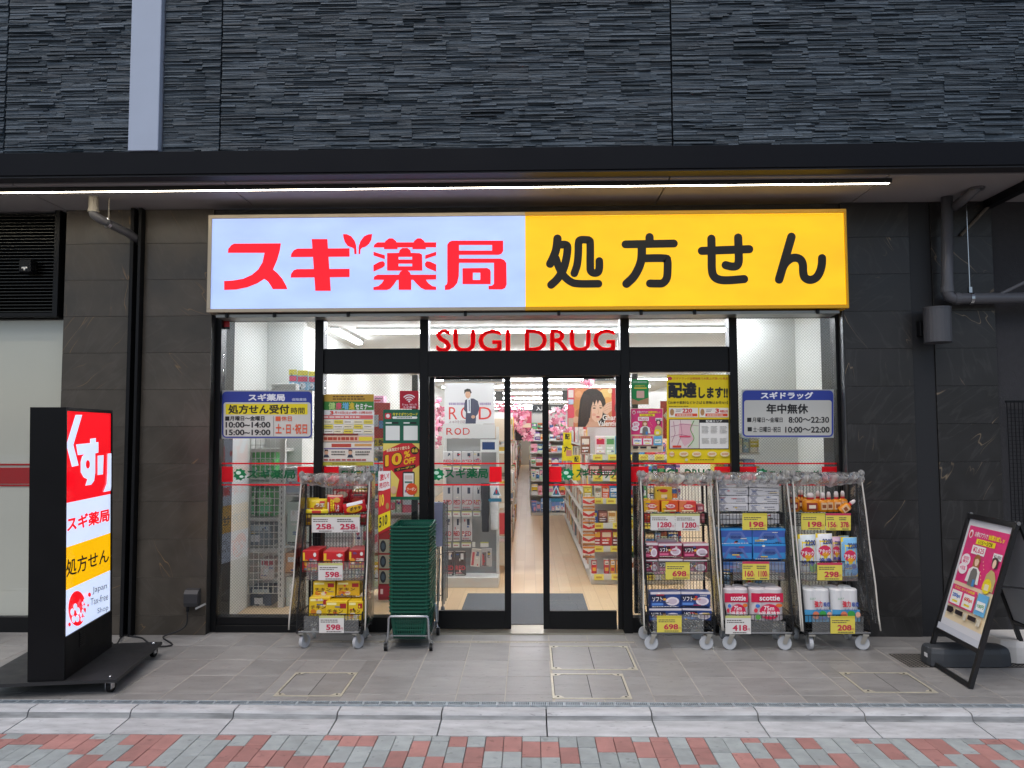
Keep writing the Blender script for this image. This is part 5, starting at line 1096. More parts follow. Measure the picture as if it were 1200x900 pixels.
def pink_print(s, q):
    """campaign print shared by the window poster and the pavement stand; q maps 0..1 to the sheet"""
    def rect(a, b_, c, d, m): s.poly([q(a, d), q(c, d), q(c, b_), q(a, b_)], m)
    def ell(a, b_, r_, e, m): s.poly([q(a+r_*math.cos(2*math.pi*k/16), b_+e*math.sin(2*math.pi*k/16)) for k in range(16)], m)
    def pol(p, m): s.poly([q(*k) for k in p], m)
    def tx(t_, a, b_, c, d, m, bo=.03): s.qtxt(t_, q(a, b_), q(c, b_), q(c, d), q(a, d), m, bo)
    rect(0, 0, 1, 1, I('ecd9b4')); rect(0, 0, 1, .60, I('e23a7c'))
    for k in range(5): rect(.03+.2*k, .16+.05*(k % 3), .16+.2*k, .24+.05*(k % 3), I('d8447e'))
    ell(.09, .085, .05, .045, I('f4e8ea')); ell(.09, .09, .03, .03, I('c8283a'))
    tx('お得なアプリで', .19, .05, .52, .105, I('f8f4f0'), .03); tx('抽選お試しッ', .54, .05, .93, .105, I('f4e030'), .05); rect(.27, .12, .75, .175, I('f4e030')); tx('1/15～2/28', .33, .13, .68, .168, I('3a2a20'), .02)
    rect(.22, .19, .56, .28, I('f6f2f0')); tx('¥2,625', .25, .205, .53, .268, I('d8306a'), .03); rect(.77, .215, .98, .28, I('f6f2f0')); tx('¥1,000', .79, .23, .96, .268, I('4a4a52'), .02)
    ell(.15, .36, .115, .065, I('f8eef2')); ell(.13, .455, .115, .06, I('f8eef2')); tx('初回', .08, .325, .22, .358, I('e23a7c'), .02); tx('最大', .08, .362, .22, .392, I('e23a7c'), .02); tx('+5%', .06, .43, .2, .47, I('e23a7c'), .02)
    pol([(.36, .42), (.35, .32), (.40, .275), (.46, .275), (.51, .31), (.52, .43), (.47, .47), (.40, .47)], I('a9713f')); ell(.44, .345, .052, .05, I('f0cfb4')); pol([(.38, .33), (.42, .29), (.48, .29), (.50, .34), (.45, .315)], I('a9713f'))
    pol([(.27, .57), (.30, .44), (.38, .405), (.50, .405), (.58, .44), (.61, .57)], I('ecebe8')); pol([(.35, .60), (.36, .46), (.40, .42), (.49, .42), (.53, .46), (.54, .60)], I('75736f')); rect(.46, .53, .52, .6, I('4a8ac8'))
    pol([(.80, .34), (.79, .27), (.85, .25), (.93, .27), (.94, .35), (.89, .37)], I('4a3a38')); ell(.86, .32, .042, .045, I('f0cfb4')); pol([(.72, .59), (.75, .44), (.83, .38), (.92, .40), (.99, .47), (.99, .59)], I('c9b878'))
    ell(.83, .55, .105, .075, I('f0da2a')); rect(.78, .53, .88, .59, I('efe6c0'))
    for k in range(7): ell(.6+.03*(k % 3), .33+.035*k, .008, .006, I('f6e8a0'))
    rect(.03, .635, .68, .845, I('e23a7c')); rect(.71, .635, .97, .845, I('6ab4e0')); tx('さらに おトクな特典', .10, .645, .62, .675, I('f4e030'), .03)
    for a, c, t_ in ((.06, '2a6ac0', '200'), (.38, 'd8402a', '600')): rect(a, .69, a+.27, .83, I('f6f4ee')); tx(t_+'pt', a+.03, .72, a+.24, .77, I(c), .05); rect(a+.06, .79, a+.2, .81, I('f0da2a'))
    rect(.74, .71, .94, .80, I('f2f6f4')); tx('100円', .76, .735, .92, .775, I('2f9a5a'), .04)
    pol([(.05, .87), (.20, .865), (.24, .895), (.19, .93), (.06, .93)], I('2a2226')); rect(.28, .875, .48, .92, I('2a2226')); rect(.62, .875, .82, .92, I('2a2226')); s.dashes(0, 0, 0, 0, 0, I('2a2226')) if False else None
    rect(.51, .875, .59, .945, I('d8d0bc')); rect(.85, .875, .94, .945, I('d8d0bc'))
def pinkp(s): pink_print(s, lambda u, v: (739.5+u*37, 479+v*50.5))
poster('pink_poster', 'pink and cream campaign poster on the right inner window', pinkp, (739, 478.5, 777, 530), base='ecd9b4')
def deliv(s):
    s.ell(785, 443.5, 2.8, 2, I('c23a4a')).txt('スギドラッグ店頭価格でお買上げ頂いた商品', 789, 442, 853, 445, I('c8641e'), .02)
    s.txt('配達', 782.8, 447.5, 816.5, 466.8, KK, .06).txt('します!!', 818.5, 453.5, 853, 466.8, KK, .06).txt('【お米や飲料などかさばる荷物はお任せ!!】', 783.5, 470, 853, 473.5, KK, .02)
    s.dashes(784, 475.5, 808, 477, 1, I('8a6a10'), .6, 3)
    for u, n_, o_ in ((784, '220', '¥'), (819.5, '3', '約')):
        s.rect(u, 478, u+34, 489, I('f2ecdf')).ell(u+3.5, 483, 2.4, 4, I('b88a5a')).rect(u+7, 484.6, u+33, 488, I('e2502a')).txt(n_, u+15.5 if n_ == '220' else u+18.5, 478.8, u+27 if n_ == '220' else u+23, 483.8, I('d8262a'), .05).dashes(u+8, 479.5, u+15, 483, 2, I('8a7a7a'), .4, 4).dashes(u+9, 485.5, u+31, 487.2, 1, I('f6e8d0'), .7, 5)
        if n_ == '3': s.txt('時間以内', u+24, 480.5, u+33, 483.6, I('d8262a'), .03)
    s.rect(784, 491.3, 854, 526, KK).rect(784.8, 492, 819, 525.4, I('e6d4d0')).rect(819.6, 495.5, 853.4, 525.4, I('efeee8')).txt('配達エリア', 827, 492.2, 846, 495, I('f4f4f0'), .02)
    s.poly([(809, 492.2), (818.6, 492.2), (818.6, 525), (810, 525), (808, 515), (813, 505)], I('d4dcc4')).poly([(796, 496), (812, 497), (808, 505), (813, 515), (802, 523), (795, 510)], I('e4b4bc'))
    for a in (((786, 500), (800, 497), (818, 499)), ((786, 512), (797, 509), (808, 511)), ((797, 492.5), (799, 508), (793, 524)), ((789, 494), (791, 508), (787, 518))): s.stroke(a, .5, I('b06a86'), False)
    s.stroke(((813, 493), (809, 503), (813, 514), (806, 524)), .9, I('6a9a4a'), True); s.rect(796, 510.5, 809, 512.5, I('d8506a')).rect(788, 522, 798, 524.5, I('d8402a'))
    for k in range(3):
        for j in range(2): s.dashes(822+k*10.5, 499+j*14, 831+k*10.5, 508+j*12, 6, I('9a9a96'), .35, k*5+j, .2, .5)
    for u in (787, 801, 816, 834, 849): s.ell(u, 532, 5.5 if u > 790 else 2.8, 3, I('f0e0b0'), 14).dashes(u-3.5, 530.6, u+4, 533.4, 2, I('d0502a'), .5, int(u))
    s.ell(804, 538.7, 1.8, 1.6, I('d8d0b0'), 10).dashes(808, 538, 838, 539.5, 1, I('6a5a10'), .6, 8)
poster('delivery_poster', 'large yellow delivery poster with a map beside the right mullion', deliv, (781.5, 439, 856.5, 542.5), base='efd40c')

# ================================================================== WHEELED SALE CARTS
CARTB = mat('black_coated_wire', '17181a', 0.4)
WHL = mat('grey_white_wheel', 'b9bcc0', 0.5); FORK = mat('zinc_fork', 'c2c0b8', 0.3, metal=0.8)
CW, CD = 0.515, 0.33
CYF = -0.405
def slant(py): return 0.17*max(0.0, min(1.0, (735-py)/135))   # the upper baskets stand farther back
def cart_y(Y, py): return Y+slant(py) if -0.7 < Y < -0.1 else Y
TIER = []                                                     # floor height, lip height, setback of the three baskets
for (pf, pl) in ((737, 720.5), (680, 658), (616, 601.5)): TIER.append((at(880, pf, CYF+slant(pl)).z, at(880, pl, CYF+slant(pl)).z, slant(pl)))
def wire_basket(zf, zl, yf):
    b = MB(); w2 = CW/2-0.01; r_ = 0.0024
    def wb(p, q, r=r_): b.tube([p, q], r, CARTB, 4, False)
    for z, rr in ((zl, .004), (zf, .003), ((zf+zl)/2, r_)):
        for p, q in (((-w2, yf, z), (w2, yf, z)), ((w2, yf, z), (w2, CD, z)), ((w2, CD, z), (-w2, CD, z)), ((-w2, CD, z), (-w2, yf, z))): wb(p, q, rr)
    n = 19
    for k in range(n+1):
        xx = -w2+2*w2*k/n; wb((xx, yf, zf), (xx, yf, zl)); wb((xx, yf, zf), (xx, CD, zf)); wb((xx, CD, zf), (xx, CD, zl))
    for k in range(1, 11):
        yy = yf+(CD-yf)*k/11
        for sx in (-w2, w2): wb((sx, yy, zf), (sx, yy, zl))
    return b
def vinyl_side(sx, seed):
    rr = random.Random(seed); b = MB(); n, m_ = 7, 12; vv = []
    for j in range(m_+1):
        t = j/m_; z = 1.285-1.10*t
        xf = sx*(CW/2+0.006+0.022*t); yf = 0.155-0.19*t
        for i in range(n+1):
            s_ = i/n; xx = xf*(1-s_)+sx*(CW/2+.015)*s_ + sx*rr.uniform(0, .018)*math.sin(math.pi*s_); yy = yf*(1-s_)+(CD*0.95)*s_
            vv.append((xx, yy, z+rr.uniform(-.006, .006)))
    ff = [(j*(n+1)+i, j*(n+1)+i+1, (j+1)*(n+1)+i+1, (j+1)*(n+1)+i) for j in range(m_) for i in range(n)]
    b.add(vv, ff, VINYL); return b
VROLL = vinyl_mat('bunched_vinyl', 0.40, 0.85)
PIPE = mat('white_vinyl_piping', 'c9c5bc', 0.45)
def make_cart(i, px, label, rz):
    c = gr(px, 753); loc = (c.x, -0.405, 0)
    t = thing('sale_cart', loc, label, 'cart', 'wheeled sale carts outside the shop', rz)
    b = MB(); w2 = CW/2
    for sx in (-1, 1):
        b.tube([(sx*(w2-.012), CD-.01, .11), (sx*(w2-.012), CD-.01, 1.28)], .009, CARTB, 6)
        b.tube([(sx*(w2-.012), .03, .11), (sx*(w2-.012), .04, .26), (sx*(w2-.012), .19, 1.04), (sx*(w2-.012), .2, 1.27), (sx*(w2-.012), CD-.01, 1.275)], .007, CARTB, 6)
        b.tube([(sx*(w2-.02), .0, .128), (sx*(w2-.02), CD, .128)], .011, CARTB, 6)
    b.tube([(-w2+.02, .01, .128), (w2-.02, .01, .128)], .008, mat('dull_zinc', '6a6c6e', 0.5, metal=0.5), 6).tube([(-w2+.02, CD, .128), (w2-.02, CD, .128)], .011, CARTB, 6).tube([(-w2, CD-.01, 1.28), (w2, CD-.01, 1.28)], .009, CARTB, 6)
    b.build('frame', t, local=True)
    b = MB()
    for k in range(20): xx = -w2+.02+(CW-.04)*k/19; b.tube([(xx, CD-.004, .27), (xx, CD-.004, 1.27)], .0022, CARTB, 4, False)
    for k in range(7): z = .36+.14*k; b.tube([(-w2+.01, CD-.008, z), (w2-.01, CD-.008, z)], .0024, CARTB, 4, False)
    b.build('back_grid', t, local=True)
    for zf, zl, yf in TIER: wire_basket(zf, zl, yf).build('wire_basket', t, local=True)
    rr = random.Random(60+i)
    for sx in (-1, 1):
        for yy in (0.02, CD-.03):
            a = R(rr.uniform(-70, 80)) if i != 1 else R(rr.uniform(-20, 20)+75); ca, sa = math.cos(a), math.sin(a); cx, r_ = sx*(w2-.055), .050
            ax = Vector((ca, sa, 0)); ct = Vector((cx, yy+.015, r_+.001)) + Vector((-sa, ca, 0))*.02
            wh = MB().tube([ct-ax*.014, ct-ax*.012, ct+ax*.012, ct+ax*.014], [r_*.93, r_, r_, r_*.93], WHL, 20).tube([ct-ax*.018, ct+ax*.018], r_*.2, FORK, 8).build('caster_wheel', t, local=True)
            f = MB()
            for q in (-1, 1): f.bar(ct+ax*.021*q, Vector((cx, yy, .118))+ax*.021*q, .03, .003, FORK, side=Vector((-sa, ca, 0)))
            f.bar(Vector((cx, yy, .115))-ax*.024, Vector((cx, yy, .115))+ax*.024, .04, .012, FORK, side=Vector((-sa, ca, 0)))
            f.tube([(cx, yy, .118), (cx, yy, .135)], .012, FORK, 8); f.build('caster_fork', t, local=True)
    # clear vinyl weather cover: rolled up along the top, drawn aside at the sides, edged with pale piping
    rl = MB(); nx_, nz_ = 56, 9; vv = []; ph = [rr.uniform(0, 6.28) for _ in range(6)]
    for j_ in range(nz_+1):
        for k in range(nx_+1):
            u, v = k/nx_, j_/nz_
            sag = .012*math.sin(math.pi*u)+.007*math.sin(u*13+ph[0])+.004*math.sin(u*41+ph[1])
            yy = .150-.030*math.sin(math.pi*min(1, v*1.15))*(1+.35*math.sin(u*19+ph[2])+.3*math.sin(u*47+v*5+ph[3]))+.006*rr.gauss(0, .5)
            vv.append((-w2-.014+(CW+.028)*u, yy, 1.296-(.088+sag)*v+.004*math.sin(u*29+v*7+ph[4])))
    rl.add(vv, [(j_*(nx_+1)+k, j_*(nx_+1)+k+1, (j_+1)*(nx_+1)+k+1, (j_+1)*(nx_+1)+k) for j_ in range(nz_) for k in range(nx_)], VROLL).build('rolled_cover', t, local=True, smooth=True)
    tp = MB(); vv = []
    for j in range(5):
        for k in range(15): vv.append((-w2-.01+(CW+.02)*k/14, +.16+(CD-.17)*j/4, 1.285+.012*rr.random()))
    tp.add(vv, [(j*15+k, j*15+k+1, (j+1)*15+k+1, (j+1)*15+k) for j in range(4) for k in range(14)], VINYL).build('top_cover', t, local=True, smooth=True)
    for sx in (-1, 1):
        vinyl_side(sx, 300+i*2+sx).build('side_cover', t, local=True, smooth=True)
        pth = [(sx*(w2+.006+.022*(k/14)+.002*math.sin(k*1.1+i)), .152-.19*(k/14)+.004*math.sin(k*.9+i), 1.285-1.13*k/14) for k in range(15)]
        MB().tube(pth, .0058, PIPE, 6).build('cover_piping', t, local=True, smooth=True)
        kn = MB(); 
        for q in range(3): kn.lathe([(.004, -.03), (.02, -.015), (.026, .0), (.018, .02), (.005, .03)], VROLL, 9, (sx*(w2+.004)+.012*math.sin(q*2+i), +.14+.015*q, 1.272+.014*math.cos(q*3)), .8)
        kn.build('cover_knot', t, local=True, smooth=True)
    return t
carts = [make_cart(0, 392.5, 'wheeled wire cart of snacks left of the green baskets', R(-1.5)), make_cart(1, 793, 'wheeled wire cart of face masks nearest the doors on the right', R(1)),
         make_cart(2, 881.5, 'wheeled wire cart of tissue boxes in the middle of the right three', R(0)), make_cart(3, 970, 'wheeled wire cart of detergents against the right marble pier', R(2))]
ACR = glass_mat('acrylic_strip', refl=1.3, haze=0.05)
MAG = I('c0244a')
def tag(cart, px0, py0, px1, py1, prices, yel, strip=None, red=False):
    Y = CYF-0.018+slant(py0)
    if strip:
        s = face(Y+.006); s.slab(strip[0], strip[1], strip[2], strip[3], .002, ACR)
        o = s.build('acrylic_front', None); o.parent = cart; fixp(o, cart)
    s = face(Y); s.slab(px0, py0, px1, py1, .0015, I('dccd55' if yel else 'd9d7d2'))
    W_, H_ = px1-px0, py1-py0
    s.rect(px0, py0, px1, py0+H_*.13, I('c2345a' if red else ('cbbd42' if yel else 'c4c47c')))
    n_ = len(prices)
    for k, (t_, kind) in enumerate(prices):
        u = px0+W_*k/n_; w_ = W_/n_
        s.dashes(u+w_*.06, py0+H_*.2, u+w_*.8, py0+H_*.42, 2, I('5a524a'), .45, int(px0+k*3), .05, .16)
        a = u+w_*(.28 if n_ == 1 else .18); c = u+w_*(.86 if n_ == 1 else .82)
        s.txt(t_, a, py0+H_*.50, c, py0+H_*.83, MAG, .045).txt('円', c+w_*.015, py0+H_*.68, c+w_*.10, py0+H_*.83, MAG, .0)
        s.dashes(u+w_*.3, py0+H_*.87, u+w_*.95, py0+H_*.97, 1, I('5a524a'), .5, int(px0+k*5), .05, .14)
    o = s.build('price_card', None); o.parent = cart; fixp(o, cart); return o
def fixp(o, cart):
    o.matrix_parent_inverse = (Matrix.Translation(cart.location) @ Matrix.Rotation(cart.rotation_euler.z, 4, 'Z')).inverted()
tag(carts[0], 365.3, 603.5, 421.5, 624, [('258', 0), ('258', 0)], False)
tag(carts[0], 373, 660, 401.5, 680, [('598', 0)], False, (359, 659, 427, 680))
tag(carts[0], 374, 721.5, 403, 741.8, [('598', 0)], False, (356, 722, 420, 742))
tag(carts[1], 762.5, 602, 791, 621.5, [('1280', 0)], False); tag(carts[1], 791.5, 602, 820, 622, [('1280', 0)], False)
tag(carts[1], 780, 659, 808.3, 679, [('698', 0)], True, (766, 658, 825, 679.5)); tag(carts[1], 770, 721.5, 798.8, 741, [('698', 0)], True, (765, 720, 825, 741.5))
tag(carts[2], 870, 601.5, 899, 621, [('198', 0)], True); tag(carts[2], 870, 658, 901.5, 679.5, [('160', 0), ('1100', 0)], True, (859, 658, 919, 680), True)
tag(carts[2], 850, 721.5, 880, 743, [('418', 0)], False, (880, 728, 920.5, 743))
tag(carts[3], 939, 601.5, 967, 621, [('198', 0)], True); tag(carts[3], 967.8, 601.5, 997, 621.5, [('156', 0), ('378', 0)], True, None, True)
tag(carts[3], 957.8, 659.5, 987, 680, [('298', 0)], True, (935, 660, 1005, 681), True); tag(carts[3], 973.3, 722, 1002, 742.5, [('208', 0)], True, (952, 722, 1012, 742.5))

# ---------------- goods on the carts
def bag(name, label, cat, group, px0, py0, px1, py1, Y, depth, base, prints=(), rot=0.0, lean=0.0):
    Y = cart_y(Y, py1); a, c = at(px0, py1, Y), at(px1, py0, Y); W_, H_ = c.x-a.x, c.z-a.z; cx = (a.x+c.x)/2
    m = mat('foil_'+base, base, 0.28, var=0.06, vs_=25, bump=0.5, bs=18)
    n = 8; b = MB()
    def bul(u, v): return depth*0.5*(max(0, (1-(2*u-1)**4))*max(0, (1-(2*v-1)**4)))**0.6
    for sgn in (-1, 1):
        vv = [(a.x+W_*i/n*(1)-0.0, Y+depth*.5+sgn*bul(i/n, j/n)+sgn*.0008, a.z+H_*j/n) for j in range(n+1) for i in range(n+1)]
        b.add(vv, [(j*(n+1)+i, j*(n+1)+i+1, (j+1)*(n+1)+i+1, (j+1)*(n+1)+i) for j in range(n) for i in range(n)], m)
    for k, pr in enumerate(prints):
        # print wraps over the bulge: a small grid that rides just above the foil
        _, u0, v0, u1, v1, col = pr[:6]; e = .0012+.0007*k
        if pr[0] == 't':
            gv, gf = text_geo(pr[6], .04); b.add([(a.x+W_*(u0+(u1-u0)*g), Y+depth*.5-bul(u0+(u1-u0)*g, 1-(v1+(v0-v1)*h))-e-.003-c_*.0006, a.z+H_*(1-(v1+(v0-v1)*h))) for g, h, c_ in gv], gf, ink(col)); continue
        q = 5; vv = []
        for j in range(q+1):
            for i in range(q+1):
                u, v = u0+(u1-u0)*i/q, v0+(v1-v0)*j/q
                if pr[0] == 'e':
                    s_, t_ = 2*i/q-1, 2*j/q-1; u = (u0+u1)/2+(u1-u0)/2*s_*math.sqrt(max(0, 1-t_*t_/2)); v = (v0+v1)/2+(v1-v0)/2*t_*math.sqrt(max(0, 1-s_*s_/2))
                vv.append((a.x+W_*u, Y+depth*.5-bul(u, 1-v)-e, a.z+H_*(1-v)))
        b.add(vv, [(j*(q+1)+i, j*(q+1)+i+1, (j+1)*(q+1)+i+1, (j+1)*(q+1)+i) for j in range(q) for i in range(q)], ink(col, .35))
    o = b.build(name, None, label, cat, group, smooth=True); o.rotation_euler = (lean, rot, 0); return o
# cart of snacks: top basket
SB = 'snack bags on the first cart'
yb = [('r', .04, .0, .96, .12, 'e8c81e'), ('e', .3, .35, .8, .85, 'a8682a'), ('t', .42, .3, .9, .55, 'f4ede0', 'ラ王'), ('r', .62, .16, .9, .34, 'c82a28'), ('e', .08, .62, .3, .86, 'c8302a')]
bag('snack_bag', 'large yellow snack bag at the front of the snack cart top', 'snack bag', SB, 361.5, 584.5, 382.5, 601.5, CYF+.03, .05, 'e2c21a', yb)
bag('snack_bag', 'flat yellow snack bag lying under the large yellow bag', 'snack bag', SB, 357.5, 597, 384, 602.5, CYF+.02, .03, 'e6cf2a', [('r', .3, .2, .7, .8, 'c83a2a')])
bag('snack_bag', 'yellow bag behind, peeping above the large yellow bag', 'snack bag', SB, 359, 583.3, 373, 596, CYF+.12, .04, 'dcb81a', [('r', .2, .1, .8, .3, 'f0e27a')])
bag('snack_bag', 'upright red snack bag in the middle of the snack cart top', 'snack bag', SB, 382.5, 580, 401.5, 601.5, CYF+.03, .05, 'c81e22', [('r', .04, .02, .96, .10, 'e8b8a0'), ('t', .25, .18, .5, .92, 'f2d81e', '旨味'), ('t', .58, .5, .8, .92, 'ece4d8', 'しお'), ('e', .45, .14, .85, .42, 'e0a83a'), ('r', .04, .4, .16, .95, 'e8d0c0')])
bag('snack_bag', 'tilted red and white snack bag at the right of the snack cart top', 'snack bag', SB, 403, 588, 430, 602, CYF+.02, .04, 'c41c24', [('e', .15, .25, .85, .9, 'e8b41e'), ('p', .2, .02, .9, .28, 'e6e6ea'), ('t', .3, .4, .82, .72, '2a1a14', 'ポテチ')], rot=R(-13))
bag('snack_bag', 'dark red snack bag behind the tilted bag', 'snack bag', SB, 407, 577.5, 432, 592, CYF+.14, .06, '8e1620', [('r', .3, .1, .7, .25, '3a1a1a'), ('e', .2, .4, .7, .85, 'a83a2a')])
bag('snack_bag', 'red snack bag at the back of the snack cart top', 'snack bag', SB, 389, 573.5, 412, 590, CYF+.2, .05, 'b01c26', [('e', .25, .15, .8, .6, 'd8c8b0'), ('r', .05, .1, .2, .8, 'e0d4c8')])
bag('snack_bag', 'folded tan and red bag at the back right of the snack cart', 'snack bag', SB, 410, 575, 431, 580.5, CYF+.24, .05, 'b0845a', [('r', .1, .3, .9, .7, '9a3a3a')])
for k, (a, c, col, L) in enumerate(((357.5, 365, 'b8961a', 'yellow bag low at the left inside the snack cart top basket'), (421.5, 430, '9a1a24', 'dark red bag low at the right inside the snack cart top basket'))):
    bag('snack_bag', L, 'snack bag', SB, a, 603, c, 615.5, CYF+.04, .04, col, [('r', .2, .3, .8, .7, '5a3a1a')])
RB = 'snack cartons on the first cart'
red = [('r', .04, .1, .16, .5, 'e8c02a'), ('e', .08, .42, .4, .72, 'e0942a'), ('t', .42, .42, .9, .62, 'e8dcd0', '麺'), ('e', .68, .1, .86, .3, 'e8e4e0'), ('r', .1, .78, .92, .92, 'c8901e')]
pk('snack_carton', 'left red snack carton in the middle basket of the snack cart', 'carton', RB, 354, 645, 373, 670.5, CYF+.03, .24, 'c21e24', red, ch=.003)
pk('snack_carton', 'central red snack carton in the middle basket of the snack cart', 'carton', RB, 377.5, 646.5, 402.5, 668, CYF+.03, .24, 'c82228', red, ch=.003)
pk('snack_carton', 'right darker red snack carton in the middle basket of the snack cart', 'carton', RB, 407.5, 644.5, 427, 667, CYF+.05, .24, 'a81a22', red, ch=.003)
yel = [('r', .06, .08, .5, .2, 'f0e6a0'), ('r', .66, .12, .95, .38, 'a02020'), ('t', .08, .42, .8, .62, '5a2e12', 'チキン'), ('e', .08, .62, .34, .92, 'c87a1e'), ('e', .36, .66, .6, .92, 'd8d0b8')]
for k, (a, u, c, d, L, dp) in enumerate(((367, 681.5, 393, 699, 'upper left yellow snack carton in the bottom basket of the snack cart', .07), (394, 681.5, 421, 698.5, 'upper right yellow snack carton in the bottom basket of the snack cart', .07), (361.5, 700, 386, 722, 'lower left yellow snack carton in the bottom basket of the snack cart', .05), (382, 704.5, 407.5, 727, 'front yellow snack carton in the bottom basket of the snack cart', .015), (408, 704.5, 425.5, 727, 'lower right yellow snack carton in the bottom basket of the snack cart', .02))):
    pk('snack_carton', L, 'carton', RB, a, u, c, d, CYF+dp, .16, 'dcb91c' if k != 1 else 'd0a41c', yel, ch=.003)
# cart of masks
OC = 'orange soap cartons on the mask cart'
for k, (a, c, L) in enumerate(((754.3, 773, 'left orange and yellow soap carton on the mask cart'), (775, 795, 'middle orange soap carton on the mask cart'), (796, 815.7, 'right orange soap carton on the mask cart'))):
    pk('soap_carton', L, 'carton', OC, a, 586.5+.3*k, c, 600.3, CYF+.03, .1, ('d8761e', 'd8541e', 'd6403a')[k], [('p', 0, 0, 1, 1, 'e8b41e' if k < 2 else 'e07a4a', [(0, 0), (.45, 0), (.2, 1), (0, 1)]), ('e', .22, .22, .85, .72, 'd8303a'), ('e', .28, .3, .8, .64, 'f0d0c8'), ('t', .36, .38, .72, .56, 'c8242e', '牛乳'), ('r', .15, .8, .85, .92, 'f0d8a8')])
pk('soap_carton', 'yellow soap carton standing on the orange ones at the back', 'carton', OC, 768, 570.5, 787.5, 587, CYF+.12, .08, 'e0c53a', [('e', .25, .15, .75, .4, 'd8303a'), ('r', .35, .55, .7, .8, 'f0e8b8')])
pk('soap_carton', 'small muted red carton at the right end of the soap cartons', 'carton', OC, 816, 591, 825, 600, CYF+.06, .1, 'a8545c', [('r', .2, .3, .8, .7, 'c89a9c')])
pk('soap_carton', 'red carton low at the left inside the mask cart top basket', 'carton', OC, 755, 602, 762, 613, CYF+.04, .1, 'b8281e', [('r', .2, .3, .8, .7, 'd86a2a')])
pk('soap_carton', 'dull red carton low at the right inside the mask cart top basket', 'carton', OC, 820.5, 602, 826, 613, CYF+.04, .1, '9a4a50', [('r', .2, .3, .8, .7, 'c08a8c')])
def mask(px0, py0, px1, py1, Y, col, L, sub='2a1420'):
    pk('mask_carton', L, 'carton', 'face mask cartons on the mask cart', px0, py0, px1, py1, Y, .1, col,
       [('r', 0, 0, 1, .16, 'd8d0d2'), ('r', 0, .22, .5, .55, sub), ('t', .06, .32, .40, .62, 'f4eef0', 'ソフト'), ('r', .42, .42, .52, .56, 'e8a83a'), ('e', .5, .34, .95, .9, 'e4dadf'), ('e', .58, .44, .88, .8, 'c8b8c4'), ('r', .04, .72, .42, .88, 'd8648a' if col == '8e2448' else '5a88d0')], ch=.003)
for (a, u, c, d, L, dp) in ((754.5, 636, 771, 654.5, 'upper left maroon mask carton on the mask cart', .03), (771.5, 637, 799, 652.5, 'upper middle maroon mask carton on the mask cart', .025), (801, 637, 830.5, 653.5, 'upper right maroon mask carton on the mask cart', .025), (755.5, 656, 770.5, 671, 'lower left maroon mask carton on the mask cart', .03), (772, 655, 800, 670.5, 'lower middle maroon mask carton behind the yellow price card', .03), (801, 656, 828.5, 670.5, 'lower right maroon mask carton on the mask cart', .03)):
    mask(a, u, c, d, CYF+dp, '8e2448', L)
pk('mask_carton', 'thin grey carton lying on top of the maroon mask cartons', 'carton', 'face mask cartons on the mask cart', 770, 633, 793, 636.5, CYF+.06, .1, '8a8088')
for (a, u, c, d, L, dp) in ((762, 693.5, 797.5, 711.5, 'upper left navy mask carton in the bottom basket', .02), (798.5, 693.5, 832.5, 711, 'upper right navy mask carton in the bottom basket', .02), (761, 713, 799, 728, 'lower left navy mask carton in the bottom basket', .03), (800, 713, 834, 727, 'lower right navy mask carton in the bottom basket', .03)):
    mask(a, u, c, d, CYF+dp, '24407e', L, '141c3a')
# cart of tissues
TS = 'wrapped tissue stacks on the tissue cart'
for j in range(4):
    for k in range(2):
        a = 841.5+k*36.5; v = 562.5+j*9.3+k*.4
        pk('tissue_pack', '%s white wrapped tissue box of the %s stack on the tissue cart' % (('topmost', 'second', 'third', 'lowest')[j], ('left', 'right')[k]), 'tissue box', TS, a, v, a+35.5, v+9, CYF+.03, .12, 'cdccce',
           [('p', 0, 0, 1, 1, '9a9aa4', [(.02, .1), (.12, .1), (.30, .9), (.2, .9)]), ('p', 0, 0, 1, 1, '9a9aa4', [(.18, .1), (.28, .1), (.12, .9), (.02, .9)]), ('d', .5, .3, .95, .5, '6a6a78', 1), ('d', .6, .62, .95, .75, '4a4a54', 1)], ch=.006)
for k in range(2): pk('tissue_pack', '%s wrapped tissue box inside the wire lip of the tissue cart' % ('left', 'right')[k], 'tissue box', TS, 841.5+k*37, 602, 876+k*37.5, 614, CYF+.03, .12, 'c4c4c6', [('d', .1, .4, .9, .6, '8a8a92', 1)], ch=.006)
BT = 'blue tissue boxes on the tissue cart'
for j in range(2):
    for k in range(2):
        a = 843+k*39.5; v = 619.5+j*18.3
        pk('blue_tissue_box', '%s %s blue tissue box on the tissue cart' % (('upper', 'lower')[j], ('left', 'right')[k]), 'tissue box', BT, a, v, a+38, v+17.8, CYF+.03, .12, '3a8cca',
           [('r', 0, 0, 1, .12, '2f8fd0'), ('r', 0, .12, 1, .55, '3a5aa8'), ('p', 0, 0, 1, 1, '5a70b0', [(.1, .9), (.3, .2), (.7, .2), (.9, .9), (.8, .9), (.65, .3), (.35, .3), (.2, .9)]), ('e', .28, .36, .72, .72, '46609c'), ('t', .34, .45, .66, .62, '22346e', 'tissue')], ch=.004)
for k in range(2): pk('blue_tissue_box', '%s blue tissue box behind the clear lip of the tissue cart' % ('left', 'right')[k], 'tissue box', BT, 844+k*39, 658.5, 882+k*38, 671, CYF+.03, .12, '3a6fb4', [('r', .05, .3, .95, .7, '7a8fc0')])
